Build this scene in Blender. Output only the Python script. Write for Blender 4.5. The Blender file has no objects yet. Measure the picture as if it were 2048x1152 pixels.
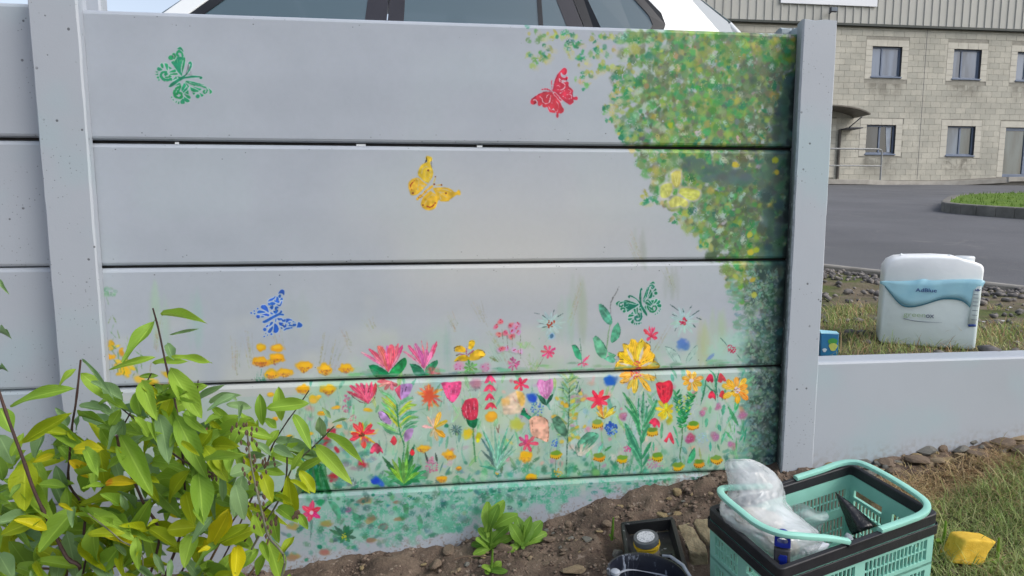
import bpy, bmesh, math, random
import numpy as np
from mathutils import Vector, Matrix, Euler

random.seed(7)
rng = np.random.default_rng(7)
scene = bpy.context.scene
COL = scene.collection
PI = math.pi

# ---------------------------------------------------------------- camera
CAM_C = np.array([0.8089914715665147, -1.7078003939841433, 1.0254553593859177])
CAM_R = np.array([0.9925002948036032, -0.1222328560707335, -0.0015145004294104952])
CAM_D = np.array([-0.01579851631812843, -0.11597488643926455, -0.9931264937547202])
CAM_F = np.array([0.12121704375583975, 0.9857022646885765, -0.11703620675202951])
FPX = 1300.0                                             # focal length in photo pixels (photo 2048 x 1152)
cam_data = bpy.data.cameras.new('camera'); cam = bpy.data.objects.new('camera', cam_data); COL.objects.link(cam)
cam_data.sensor_width = 36.0; cam_data.lens = FPX / 2048 * 36.0; cam_data.clip_start = 0.02; cam_data.clip_end = 2000
M4 = Matrix.Identity(4)
for i in range(3):
    M4[i][0] = CAM_R[i]; M4[i][1] = -CAM_D[i]; M4[i][2] = -CAM_F[i]; M4[i][3] = CAM_C[i]
cam.matrix_world = M4
scene.camera = cam

# ---------------------------------------------------------------- overcast daylight
world = bpy.data.worlds.new("World"); scene.world = world; world.use_nodes = True
wn = world.node_tree; wn.nodes.clear()
sky = wn.nodes.new('ShaderNodeTexSky'); sky.sky_type = 'NISHITA'; sky.sun_disc = False
SUN_EL, SUN_AZ = math.radians(42), math.radians(122)
sky.sun_elevation = SUN_EL; sky.sun_rotation = SUN_AZ
sky.air_density = 1.0; sky.dust_density = 3.0; sky.ozone_density = 1.0
hsv = wn.nodes.new('ShaderNodeHueSaturation'); hsv.inputs['Saturation'].default_value = 0.60   # cloud veil greys the blue
bgn = wn.nodes.new('ShaderNodeBackground'); bgn.inputs['Strength'].default_value = 0.14
won = wn.nodes.new('ShaderNodeOutputWorld')
wn.links.new(sky.outputs[0], hsv.inputs['Color']); wn.links.new(hsv.outputs[0], bgn.inputs['Color']); wn.links.new(bgn.outputs[0], won.inputs['Surface'])
sl = bpy.data.lights.new('sun', 'SUN'); sl.energy = 0.65; sl.angle = math.radians(34); sl.color = (1.0, 0.99, 0.975)
sun = bpy.data.objects.new('sun', sl); COL.objects.link(sun)
sd = Vector((math.sin(SUN_AZ) * math.cos(SUN_EL), math.cos(SUN_AZ) * math.cos(SUN_EL), math.sin(SUN_EL)))
sun.rotation_euler = sd.to_track_quat('Z', 'Y').to_euler()
vs = scene.view_settings
vs.view_transform = 'Standard'; vs.look = 'None'; vs.exposure = 0.70; vs.gamma = 1.0; vs.use_curve_mapping = False

# ---------------------------------------------------------------- helpers
def ray(px, py): return CAM_F + CAM_R * (px - 1024.0) / FPX + CAM_D * (py - 576.0) / FPX
def onY(px, py, Y): r = ray(px, py); return CAM_C + r * (Y - CAM_C[1]) / r[1]
def onZ(px, py, Z): r = ray(px, py); return CAM_C + r * (Z - CAM_C[2]) / r[2]
def at(px, py, d): return CAM_C + ray(px, py) * d

BX = [-3, -.3, .313, .777, 1.067, 1.318, 1.552, 1.806, 1.904, 2.149, 2.588, 4.5, 9]
BZ = [-.12, .06, .076, .101, .159, .214, .26, .292, .299, .313, .35, .46, .6]
def gz(x, y):
    """Height of the bank in front of the wall."""
    y = np.minimum(y, 0.0)
    return np.interp(x, BX, BZ) + .12 * np.maximum(y, -1.2) + .02 * np.minimum(y + 1.2, 0)
def onG(px, py, h=0.0):
    r = ray(px, py); lo, hi = .4, 6.0
    for _ in range(60):
        m = (lo + hi) / 2; P = CAM_C + r * m
        if P[2] > gz(P[0], P[1]) + h: lo = m
        else: hi = m
    return CAM_C + r * lo
def yz(x, y):
    """Height of the yard behind the wall: level verge, then the tarmac climbs."""
    return .59 + .0708 * np.maximum(0, np.asarray(y, float) - 1.55)

def link_mesh(name, verts, faces, mat=None, parent=None, smooth=False, uvs=None, sharp=None):
    me = bpy.data.meshes.new(name)
    me.from_pydata([tuple(map(float, v)) for v in verts], [], faces); me.update()
    if smooth:
        me.polygons.foreach_set('use_smooth', [True] * len(me.polygons))
        if sharp is not None: me.set_sharp_from_angle(angle=math.radians(sharp))
    return link(name, me, mat, parent)
def link(name, me, mat=None, parent=None):
    o = bpy.data.objects.new(name, me); COL.objects.link(o)
    if mat is not None and len(me.materials) == 0: me.materials.append(mat)
    if parent is not None: o.parent = parent
    return o
def fast_mesh(name, V, F, mat=None, parent=None, smooth=False):
    """V (n,3) array, F (m,k) index array -> object, quickly."""
    V = np.asarray(V, np.float32); F = np.asarray(F, np.int32); me = bpy.data.meshes.new(name)
    me.vertices.add(len(V)); me.vertices.foreach_set('co', V.ravel())
    k = F.shape[1]; me.loops.add(F.size); me.loops.foreach_set('vertex_index', F.ravel())
    me.polygons.add(len(F)); me.polygons.foreach_set('loop_start', np.arange(len(F), dtype=np.int32) * k)
    try: me.polygons.foreach_set('loop_total', np.full(len(F), k, np.int32))
    except Exception: pass
    if smooth: me.polygons.foreach_set('use_smooth', np.ones(len(F), bool))
    me.update(calc_edges=True); me.validate()
    return link(name, me, mat, parent)
def tag(o, label=None, cat=None, group=None, kind=None):
    if label: o['label'] = label
    if cat: o['category'] = cat
    if group: o['group'] = group
    if kind: o['kind'] = kind
    return o
def thing(name, loc, label, cat, group=None, rot=None):
    o = bpy.data.objects.new(name, None); COL.objects.link(o); o.location = tuple(map(float, loc)); o.empty_display_size = .05
    if rot is not None:
        if isinstance(rot, Matrix): o.rotation_euler = rot.to_euler()
        else: o.rotation_euler = rot
    return tag(o, label, cat, group)

class MB:
    """Collects verts and faces for one mesh."""
    def __init__(s): s.v = []; s.f = []
    def add(s, v, f):
        n = len(s.v); s.v += [tuple(map(float, p)) for p in v]; s.f += [tuple(n + i for i in q) for q in f]; return s
    def box(s, x0, x1, y0, y1, z0, z1):
        return s.add([(x0, y0, z0), (x1, y0, z0), (x1, y1, z0), (x0, y1, z0), (x0, y0, z1), (x1, y0, z1), (x1, y1, z1), (x0, y1, z1)],
                     [(0, 3, 2, 1), (4, 5, 6, 7), (0, 1, 5, 4), (1, 2, 6, 5), (2, 3, 7, 6), (3, 0, 4, 7)])
    def tube(s, pts, r, n=8, caps=True, flat=1.0, up=(0, 0, 1)):
        P = [Vector(p) for p in pts]; rr = r if hasattr(r, '__len__') else [r] * len(P); base = len(s.v)
        for i, p in enumerate(P):
            t = (P[min(i + 1, len(P) - 1)] - P[max(i - 1, 0)]).normalized()
            a = t.cross(Vector(up));
            if a.length < 1e-3: a = t.cross(Vector((1, 0, 0)))
            a.normalize(); b = a.cross(t).normalized()
            for k in range(n):
                an = 2 * PI * k / n
                q = p + a * math.cos(an) * rr[i] + b * math.sin(an) * rr[i] * flat; s.v.append(tuple(q))
        for i in range(len(P) - 1):
            for k in range(n):
                s.f.append((base + i * n + k, base + i * n + (k + 1) % n, base + (i + 1) * n + (k + 1) % n, base + (i + 1) * n + k))
        if caps:
            s.f.append(tuple(base + k for k in range(n))[::-1]); s.f.append(tuple(base + (len(P) - 1) * n + k for k in range(n)))
        return s
    def lathe(s, prof, n=32, c=(0, 0, 0), cap0=True, cap1=True):
        base = len(s.v)
        for r, z in prof:
            for k in range(n): s.v.append((c[0] + r * math.cos(2 * PI * k / n), c[1] + r * math.sin(2 * PI * k / n), c[2] + z))
        for i in range(len(prof) - 1):
            for k in range(n): s.f.append((base + i * n + k, base + i * n + (k + 1) % n, base + (i + 1) * n + (k + 1) % n, base + (i + 1) * n + k))
        if cap0: s.f.append(tuple(base + k for k in range(n))[::-1])
        if cap1: s.f.append(tuple(base + (len(prof) - 1) * n + k for k in range(n)))
        return s
    def prism(s, poly, y0, y1):
        """Polygon in x,z extruded along y (poly counter-clockwise seen from -y)."""
        n = len(poly); v = [(x, y0, z) for x, z in poly] + [(x, y1, z) for x, z in poly]
        f = [tuple(range(n)), tuple(range(2 * n - 1, n - 1, -1))] + [(i, i + n, (i + 1) % n + n, (i + 1) % n) for i in range(n)]
        return s.add(v, f)
    def slab(s, poly, z0, z1):
        n = len(poly); v = [(x, y, z0) for x, y in poly] + [(x, y, z1) for x, y in poly]
        f = [tuple(range(n))[::-1], tuple(range(n, 2 * n))] + [(i, (i + 1) % n, (i + 1) % n + n, i + n) for i in range(n)]
        return s.add(v, f)
    def build(s, name, mat=None, parent=None, smooth=False, sharp=40, bevel=0, seg=2, subdiv=0):
        o = link_mesh(name, s.v, s.f, mat, parent, smooth, sharp=sharp if smooth else None)
        if bevel:
            m = o.modifiers.new('bevel', 'BEVEL'); m.width = bevel; m.segments = seg; m.limit_method = 'ANGLE'; m.angle_limit = math.radians(35)
            o.data.polygons.foreach_set('use_smooth', [True] * len(o.data.polygons)); o.data.set_sharp_from_angle(angle=math.radians(45))
        if subdiv:
            m = o.modifiers.new('subsurf', 'SUBSURF'); m.levels = m.render_levels = subdiv
        return o

# ---------------------------------------------------------------- node materials
def srgb(r, g, b):
    f = lambda c: (c / 255) / 12.92 if c / 255 <= .04045 else ((c / 255 + .055) / 1.055) ** 2.4
    return (f(r), f(g), f(b), 1)
class Mat:
    def __init__(s, name, rough=.6, spec=.5):
        s.m = bpy.data.materials.new(name); s.m.use_nodes = True; s.nt = s.m.node_tree
        s.b = s.nt.nodes['Principled BSDF']; s.b.inputs['Roughness'].default_value = rough; s.b.inputs['Specular IOR Level'].default_value = spec
        s.co = None
    def n(s, t, **kw):
        nd = s.nt.nodes.new(t)
        for k, v in kw.items():
            if k.startswith('i_'):
                key = k[2:].replace('_', ' '); key = int(key) if key.isdigit() else key
                nd.inputs[key].default_value = v
            else: setattr(nd, k, v)
        return nd
    def l(s, a, b): s.nt.links.new(a, b)
    def coord(s, which='Object'):
        if s.co is None or s.co[0] != which: s.co = (which, s.n('ShaderNodeTexCoord').outputs[which])
        return s.co[1]
    def pos(s): return s.n('ShaderNodeNewGeometry').outputs['Position']
    def noise(s, scale, detail=4, rough=.55, vec=None, dist=0.0, dim='3D'):
        nd = s.n('ShaderNodeTexNoise', noise_dimensions=dim); nd.inputs['Scale'].default_value = scale; nd.inputs['Detail'].default_value = detail
        nd.inputs['Roughness'].default_value = rough; nd.inputs['Distortion'].default_value = dist
        s.l(vec if vec is not None else s.coord(), nd.inputs['Vector']); return nd.outputs[0]
    def voro(s, scale, vec=None, feature='F1', out='Distance'):
        nd = s.n('ShaderNodeTexVoronoi', feature=feature); nd.inputs['Scale'].default_value = scale
        s.l(vec if vec is not None else s.coord(), nd.inputs['Vector']); return nd.outputs[out]
    def ramp(s, fac, stops, interp='LINEAR'):
        nd = s.n('ShaderNodeValToRGB'); cr = nd.color_ramp; cr.interpolation = interp
        while len(cr.elements) < len(stops): cr.elements.new(.5)
        for e, (p, c) in zip(cr.elements, stops):
            e.position = p; e.color = c if len(c) == 4 else (*c, 1)
        s.l(fac, nd.inputs[0]); return nd.outputs[0]
    def mix(s, fac, a, b, mode='MIX'):
        nd = s.n('ShaderNodeMix', data_type='RGBA', blend_type=mode)
        for inp, v in ((nd.inputs[0], fac), (nd.inputs[6], a), (nd.inputs[7], b)):
            if hasattr(v, 'is_linked') or hasattr(v, 'links'): s.l(v, inp)
            else: inp.default_value = v if not hasattr(v, '__len__') or len(v) == 4 else (*v, 1)
        return nd.outputs[2]
    def math(s, op, a, b=0.0, clamp=False):
        nd = s.n('ShaderNodeMath', operation=op, use_clamp=clamp)
        for inp, v in ((nd.inputs[0], a), (nd.inputs[1], b)):
            if hasattr(v, 'links'): s.l(v, inp)
            else: inp.default_value = v
        return nd.outputs[0]
    def remap(s, v, a, b, c=0.0, d=1.0):
        nd = s.n('ShaderNodeMapRange', interpolation_type='SMOOTHSTEP'); s.l(v, nd.inputs[0])
        for i, q in enumerate((a, b, c, d)): nd.inputs[1 + i].default_value = q
        return nd.outputs[0]
    def sep(s, v):
        nd = s.n('ShaderNodeSeparateXYZ'); s.l(v, nd.inputs[0]); return nd.outputs
    def color(s, c):
        if hasattr(c, 'links'): s.l(c, s.b.inputs['Base Color'])
        else: s.b.inputs['Base Color'].default_value = c
        return s
    def rough(s, c):
        if hasattr(c, 'links'): s.l(c, s.b.inputs['Roughness'])
        else: s.b.inputs['Roughness'].default_value = c
        return s
    def bump(s, h, strength=.3, dist=.01):
        nd = s.n('ShaderNodeBump'); nd.inputs['Strength'].default_value = strength; nd.inputs['Distance'].default_value = dist
        s.l(h, nd.inputs['Height']); s.l(nd.outputs[0], s.b.inputs['Normal']); return s
    def rnd(s): return s.n('ShaderNodeObjectInfo').outputs['Random']
def vary(name, c, c2=None, scale=8, rough=.6, bump=0.0, bscale=60, spec=.4, dist=.004):
    """Two-tone noise material with fine relief."""
    m = Mat(name, rough, spec); c2 = c2 or tuple(x * .75 for x in c[:3]) + (1,)
    m.color(m.ramp(m.noise(scale, 6), [(.32, c2), (.68, c)]))
    if bump: m.bump(m.noise(bscale, 5), bump, dist)
    return m.m
# ---------------------------------------------------------------- mural paint (numpy brush, wall millimetres)
MW, MH = 1800, 1560            # raster of the painted bay: x from -5 mm, z from -0.05 m, 1 mm per texel
MX0, MZ0 = -0.005, -0.05
rngm = np.random.default_rng(11)

def value_noise(h, w, cell, seed):
    r = np.random.default_rng(seed)
    gh, gw = int(h / cell) + 3, int(w / cell) + 3
    g = r.random((gh, gw), dtype=np.float32)
    ys = np.arange(h, dtype=np.float32) / cell; xs = np.arange(w, dtype=np.float32) / cell
    yi = ys.astype(int); xi = xs.astype(int)
    fy = ys - yi; fx = xs - xi
    fy = (fy * fy * (3 - 2 * fy))[:, None]; fx = (fx * fx * (3 - 2 * fx))[None, :]
    a = g[yi][:, xi]; b = g[yi][:, xi + 1]; c = g[yi + 1][:, xi]; d = g[yi + 1][:, xi + 1]
    return (a * (1 - fx) + b * fx) * (1 - fy) + (c * (1 - fx) + d * fx) * fy

N3 = value_noise(MH, MW, 3.2, 1); N6 = value_noise(MH, MW, 7, 2); N16 = value_noise(MH, MW, 17, 3)
N50 = value_noise(MH, MW, 50, 4); N160 = value_noise(MH, MW, 160, 5)
NSP = 0.45 * N3 + 0.35 * N6 + 0.2 * N16                 # sponge grain
PAINT = np.zeros((MH, MW, 3), np.float32)

def sstep(a, b, x):
    t = np.clip((x - a) / (b - a), 0, 1)
    return t * t * (3 - 2 * t)

def wpx(p):                                             # photo pixel -> raster column, row (row 0 at the bottom)
    P = onY(p[0], p[1], 0.0)
    return ((P[0] - MX0) * 1000.0, (P[2] - MZ0) * 1000.0)

MOTIF = None                                            # polygons of the motif being painted
MOTIFS = []
def begin(name, label=None):
    global MOTIF
    MOTIF = dict(name=name, label=label, polys=[]); MOTIFS.append(MOTIF)
def end():
    global MOTIF
    MOTIF = None

def blend(x0, x1, y0, y1, a, col):
    s = PAINT[y0:y1, x0:x1]
    s += (np.asarray(col, np.float32) / 255.0 - s) * a[..., None]

def win(xa, xb, ya, yb):
    x0 = max(0, int(xa)); x1 = min(MW, int(xb) + 2); y0 = max(0, int(ya)); y1 = min(MH, int(yb) + 2)
    return x0, x1, y0, y1

def jit(col, k=6):
    return np.clip(np.asarray(col, float) + rngm.normal(0, k, 3) + rngm.normal(0, k), 0, 255)

def dab(p, rx, ry=None, col=(0, 0, 0), rot=0.0, a=0.9, soft=0.35, grain=0.35, rec=True):
    """Elliptic brush dab; radii in photo pixels, grain makes it broken like a dry sponge."""
    ry = rx if ry is None else ry
    cx, cy = wpx(p); k = 1.27
    rx, ry = rx * k, ry * k
    R = max(rx, ry) * 1.35 + 3
    x0, x1, y0, y1 = win(cx - R, cx + R, cy - R, cy + R)
    if x1 <= x0 or y1 <= y0: return
    X = np.arange(x0, x1, dtype=np.float32)[None, :] - cx; Y = np.arange(y0, y1, dtype=np.float32)[:, None] - cy
    c, s = math.cos(rot), math.sin(rot)
    u = (X * c + Y * s) / rx; v = (-X * s + Y * c) / ry
    d = np.sqrt(u * u + v * v) + (N6[y0:y1, x0:x1] - .5) * .5 + (N16[y0:y1, x0:x1] - .5) * .4
    al = 1 - sstep(1 - soft, 1 + soft * .6, d)
    if grain > 0:
        al = al * sstep(grain - .22, grain + .12, NSP[y0:y1, x0:x1] + (1 - d) * .18)
    blend(x0, x1, y0, y1, al * a, col)
    if rec and MOTIF is not None:
        t = np.linspace(0, 2 * math.pi, 15)[:-1]
        MOTIF['polys'].append([(cx + rx * math.cos(q) * c - ry * math.sin(q) * s, cy + rx * math.cos(q) * s + ry * math.sin(q) * c) for q in t])

def spline(pts, n):
    P = np.asarray(pts, float)
    if len(P) == 2:
        t = np.linspace(0, 1, n)[:, None]; return P[0] * (1 - t) + P[1] * t
    Q = np.vstack([2 * P[0] - P[1], P, 2 * P[-1] - P[-2]]); out = []
    m = max(2, n // (len(P) - 1) + 1)
    for i in range(len(P) - 1):
        p0, p1, p2, p3 = Q[i:i + 4]
        t = np.linspace(0, 1, m, endpoint=(i == len(P) - 2))[:, None]
        out.append(.5 * (2 * p1 + (p2 - p0) * t + (2 * p0 - 5 * p1 + 4 * p2 - p3) * t * t + (3 * p1 - p0 - 3 * p2 + p3) * t ** 3))
    return np.vstack(out)

PROF = {'line': lambda t: np.ones_like(t), 'lens': lambda t: np.sin(np.pi * np.clip(t * .92 + .06, 0, 1)) ** .75,
        'petal': lambda t: np.clip(.22 + 1.15 * t, 0, 1) * np.sqrt(np.clip(1 - ((t - .62) / .40).clip(0, 1) ** 2.4, 0, 1)),
        'taper': lambda t: 1 - .85 * t, 'grow': lambda t: .15 + .85 * t}

def stroke(pts, w, col, prof='line', a=.9, streak=.35, soft=1.7, rec=True):
    """Brush stroke along photo-pixel points; w = full width in photo pixels."""
    S = spline([wpx(p) for p in pts], 22)
    n = len(S); t = np.linspace(0, 1, n); hw = np.maximum(.55, PROF[prof](t) * w * .5 * 1.27)
    m = hw.max() + 3
    x0, x1, y0, y1 = win(S[:, 0].min() - m, S[:, 0].max() + m, S[:, 1].min() - m, S[:, 1].max() + m)
    if x1 <= x0 or y1 <= y0: return
    X = np.arange(x0, x1, dtype=np.float32)[None, :]; Y = np.arange(y0, y1, dtype=np.float32)[:, None]
    best = np.full((y1 - y0, x1 - x0), 1e9, np.float32); lat = np.zeros_like(best); H = np.ones_like(best)
    for i in range(n - 1):
        ax, ay = S[i]; bx, by = S[i + 1]; dx, dy = bx - ax, by - ay; L2 = dx * dx + dy * dy + 1e-9
        q = np.clip(((X - ax) * dx + (Y - ay) * dy) / L2, 0, 1)
        ex = X - ax - q * dx; ey = Y - ay - q * dy
        h = hw[i] + (hw[i + 1] - hw[i]) * q
        d = np.sqrt(ex * ex + ey * ey) - h
        k = d < best
        best = np.where(k, d, best); H = np.where(k, h, H)
        lat = np.where(k, (ex * dy - ey * dx) / math.sqrt(L2), lat)
    al = 1 - sstep(-soft, soft * .6, best + (N3[y0:y1, x0:x1] - .5) * 2.2 + (N6[y0:y1, x0:x1] - .5) * 1.2)
    if streak > 0:
        ph = rngm.random() * 50
        wob = (N16[y0:y1, x0:x1] - .5) * 5
        fr = np.sin(lat * 1.25 + ph + wob) * .42 + np.sin(lat * 2.9 + ph * 2 + wob) * .14 + (N6[y0:y1, x0:x1] - .5) * 1.3
        shade = np.clip(fr, -1, 1)
        c0 = np.asarray(col, np.float32) / 255
        tint = c0 * (1 + shade[..., None] * streak * .30) + np.clip(shade, 0, 1)[..., None] * streak * .12
        s = PAINT[y0:y1, x0:x1]; s += (np.clip(tint, 0, 1) - s) * (al * a)[..., None]
    else:
        blend(x0, x1, y0, y1, al * a, col)
    if rec and MOTIF is not None and hw.max() > 1.1:
        T = np.gradient(S, axis=0); T /= np.linalg.norm(T, axis=1)[:, None] + 1e-9; Nn = np.c_[-T[:, 1], T[:, 0]]
        st = max(1, n // 8); idx = list(range(0, n, st)); idx = idx if idx[-1] == n - 1 else idx + [n - 1]
        MOTIF['polys'].append(('strip', [tuple(S[i] + Nn[i] * hw[i]) for i in idx], [tuple(S[i] - Nn[i] * hw[i]) for i in idx]))

def poly(pts, col, a=.95, soft=1.1, streak=.25, smooth=True, rec=True, grow=0.0):
    W = np.array([wpx(p) for p in pts])
    if smooth and len(W) > 3:
        C_ = np.vstack([W, W[:1]]); C_ = spline(C_, 4 * len(W))[:-1]
    else: C_ = W
    m = 4 + grow
    x0, x1, y0, y1 = win(C_[:, 0].min() - m, C_[:, 0].max() + m, C_[:, 1].min() - m, C_[:, 1].max() + m)
    if x1 <= x0 or y1 <= y0: return
    X = np.arange(x0, x1, dtype=np.float32)[None, :] + 0 * np.arange(y0, y1, dtype=np.float32)[:, None]
    Y = np.arange(y0, y1, dtype=np.float32)[:, None] + 0 * X
    ins = np.zeros(X.shape, bool); dd = np.full(X.shape, 1e9, np.float32)
    for i in range(len(C_)):
        ax, ay = C_[i]; bx, by = C_[(i + 1) % len(C_)]
        if abs(by - ay) > 1e-9:
            ins ^= ((ay > Y) != (by > Y)) & (X < (bx - ax) * (Y - ay) / (by - ay) + ax)
        dx, dy = bx - ax, by - ay; q = np.clip(((X - ax) * dx + (Y - ay) * dy) / (dx * dx + dy * dy + 1e-9), 0, 1)
        dd = np.minimum(dd, (X - ax - q * dx) ** 2 + (Y - ay - q * dy) ** 2)
    sd = np.sqrt(dd); sd = np.where(ins, -sd, sd) - grow
    al = 1 - sstep(-soft, soft, sd + (N3[y0:y1, x0:x1] - .5) * .8)
    c0 = np.asarray(col, np.float32) / 255
    sh = ((N6[y0:y1, x0:x1] - .5) * .8 + (N16[y0:y1, x0:x1] - .5))[..., None] * streak
    s = PAINT[y0:y1, x0:x1]; s += (np.clip(c0 * (1 + sh), 0, 1) - s) * (al * a)[..., None]
    if rec and MOTIF is not None:
        MOTIF['polys'].append([tuple(q) for q in W])

def Zf(ox, oy, s):
    def f(x, y=None):
        if y is None: return [(ox + a / s, oy + b / s) for a, b in x]
        return (ox + x / s, oy + y / s)
    return f
c1, c2, c3, c4 = Zf(480, 560, 4.8), Zf(680, 620, 4.8), Zf(880, 600, 4.8), Zf(1080, 560, 4.8)
c5, c6, c7, c8 = Zf(1240, 600, 4.8), Zf(680, 740, 4.8), Zf(920, 740, 4.8), Zf(1180, 730, 4.8)
b1, b2, b3 = Zf(290, 80, 8.23), Zf(1040, 120, 8.864), Zf(800, 300, 8.864)
b4, b5, b6 = Zf(490, 570, 10.47), Zf(1220, 550, 10.475), Zf(1300, 320, 10.47)
k7, k5 = Zf(400, 650, 2.294), Zf(420, 940, 4.267)

BASE = (158, 164, 172)
def paint_mural():
    PAINT[:] = np.asarray(BASE, np.float32) / 255
    PAINT[:] += ((N160 - .5) * .022 + (N50 - .5) * .012 + (N16 - .5) * .006)[..., None]
    R = np.arange(MH, dtype=np.float32)[:, None]; Cc = np.arange(MW, dtype=np.float32)[None, :]
    def wash(col, m): blend(0, MW, 0, MH, m, col)
    # paler patch in the middle and greenish washes towards the flower border
    wash((176, 177, 175), .9 * np.exp(-(((Cc - 1050) / 420) ** 2 + ((R - 950) / 230) ** 2)) * (.5 + N160))
    wash((158, 170, 173), .2 * sstep(.55, .8, N160) * (R > 300))
    low = sstep(790, 560, R + (N50 - .5) * 190 + (N160 - .5) * 120)
    wash((178, 181, 177), low * .8 * (R > 600)); wash((166, 180, 173), low * .75 * (R > 326) * (R <= 600))
    xs = sstep(330, 700, Cc + (N160 - .5) * 300)
    p4 = sstep(640, 600, R) * sstep(322, 330, R) * xs
    col_n = value_noise(4, MW, 14, 21)[1][None, :]      # vertical brush pulls
    wash((162, 190, 176), p4 * (.25 + .55 * sstep(.35, .8, col_n + (N50 - .5) * .7)) * .85)
    wash((176, 186, 184), p4 * sstep(.55, .8, N50) * .5)
    wash((118, 166, 148), sstep(470, 340, R + (N50 - .5) * 120) * sstep(322, 330, R) * xs * .75 * (.45 + .55 * sstep(.3, .6, NSP)))
    for i in range(520):                                 # scumbled sage and mint ground behind the flowers
        x, y = rngm.uniform(600, 1490), rngm.uniform(755, 960)
        dab((x, y), rngm.uniform(12, 34), rngm.uniform(14, 40), jit([(158, 188, 172), (146, 176, 152), (134, 170, 152), (182, 190, 186), (164, 180, 150), (178, 184, 184)][rngm.integers(6)], 6), 0, .34, .9, .34, rec=False)
    for i in range(150):
        x, y = rngm.uniform(720, 1480), rngm.uniform(650, 742)
        dab((x, y), rngm.uniform(12, 34), rngm.uniform(14, 40), jit([(156, 184, 172), (152, 176, 152), (176, 184, 180)][rngm.integers(3)], 5), 0, .25 * max(0.1, (y - 640) / 100), .9, .34, rec=False)
    # bottom board: teal sponge that stops short of the soil
    soil = np.interp(np.arange(MW) / 1000 + MX0, [.3, .777, 1.067, 1.318, 1.552, 1.806], [.076, .101, .159, .214, .26, .292])
    edge = (soil[None, :] - MZ0) * 1000
    b5m = sstep(330, 322, R) * sstep(22, 62, R - edge + (N16 - .5) * 55 + (N50 - .5) * 40) * sstep(380, 620, Cc)
    wash((112, 166, 148), b5m * (.35 + .6 * sstep(.36, .56, NSP + (N50 - .5) * .5)))
    wash((78, 148, 124), b5m * sstep(.5, .66, NSP + (N50 - .5) * .9) * .7)
    wash((160, 184, 178), b5m * sstep(.54, .74, N50) * .7)
    # soft vertical streaks of grass mist
    for x, y0, y1, w, col in [(305, 560, 690, 26, (150, 170, 158)), (330, 600, 720, 20, (150, 170, 160)), (400, 590, 700, 26, (148, 168, 168)), (890, 655, 742, 10, (128, 158, 152)),
                              (1165, 560, 690, 30, (150, 160, 148)), (1130, 600, 690, 22, (150, 172, 158)), (1280, 470, 540, 20, (146, 152, 142)), (1345, 540, 600, 20, (140, 148, 140)), (590, 600, 690, 40, (158, 166, 168)),
                              (1440, 620, 720, 26, (150, 172, 140)), (1410, 650, 735, 30, (160, 168, 130))]:
        for _ in range(5):
            dx = rngm.normal(0, w * .3)
            stroke([(x + dx, y0 + rngm.normal(0, 10)), (x + dx * 1.3 + 3, y1)], w * .7, jit(col, 3), 'lens', a=.28, streak=0, soft=8, rec=False)
    # thin wheat ears
    for x, y, dx, dy in [(560, 700, -14, -48), (640, 730, 10, -60), (660, 735, 14, -50), (500, 730, -12, -60), (310, 700, 6, -60), (910, 655, -14, -26), (965, 640, -16, -34), (1140, 640, 20, -70),
                         (1280, 520, -24, -50), (1345, 570, -10, -34), (1310, 700, 24, -44), (1000, 700, -22, -36), (470, 742, 0, -60), (1015, 730, -16, -30), (700, 690, -16, -32), (745, 660, -10, -20)]:
        for _ in range(7):
            ox, oy = rngm.normal(0, 4), rngm.normal(0, 5)
            stroke([(x + ox, y + oy), (x + ox + dx * .5, y + oy + dy * .45)] , 2.0, jit((146, 142, 116), 8), 'taper', a=.36, streak=0, rec=False)
            stroke([(x + ox + dx * .4, y + oy + dy * .4), (x + ox * 1.6 + dx, y + oy + dy)], 2.2, jit((150, 146, 122), 8), 'taper', a=.32, streak=0, rec=False)
    lap = value_noise(MH, 4, 46, 31)[:, :1] - .5
    PAINT[:] *= (1 + (lap * .022 + (value_noise(MH, MW, 9, 33) - .5) * .010))[..., None]
    wash((126, 116, 108), sstep(46, 4, R - edge + (N16 - .5) * 40) * sstep(.5, .7, NSP + (N50 - .5) * .3) * .8 * (R < 330))
    paint_tree(); paint_butterflies(); paint_upper(); paint_lower(); paint_base()
    lum = PAINT.mean(2, keepdims=True); PAINT[:] = np.clip(lum + (PAINT - lum) * 1.16, 0, 1)      # the tubes were bright
    specks()

def inpoly(x, y, P):
    ins = False
    for i in range(len(P)):
        ax, ay = P[i]; bx, by = P[i - 1]
        if (ay > y) != (by > y) and x < (bx - ax) * (y - ay) / (by - ay) + ax: ins = not ins
    return ins

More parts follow.
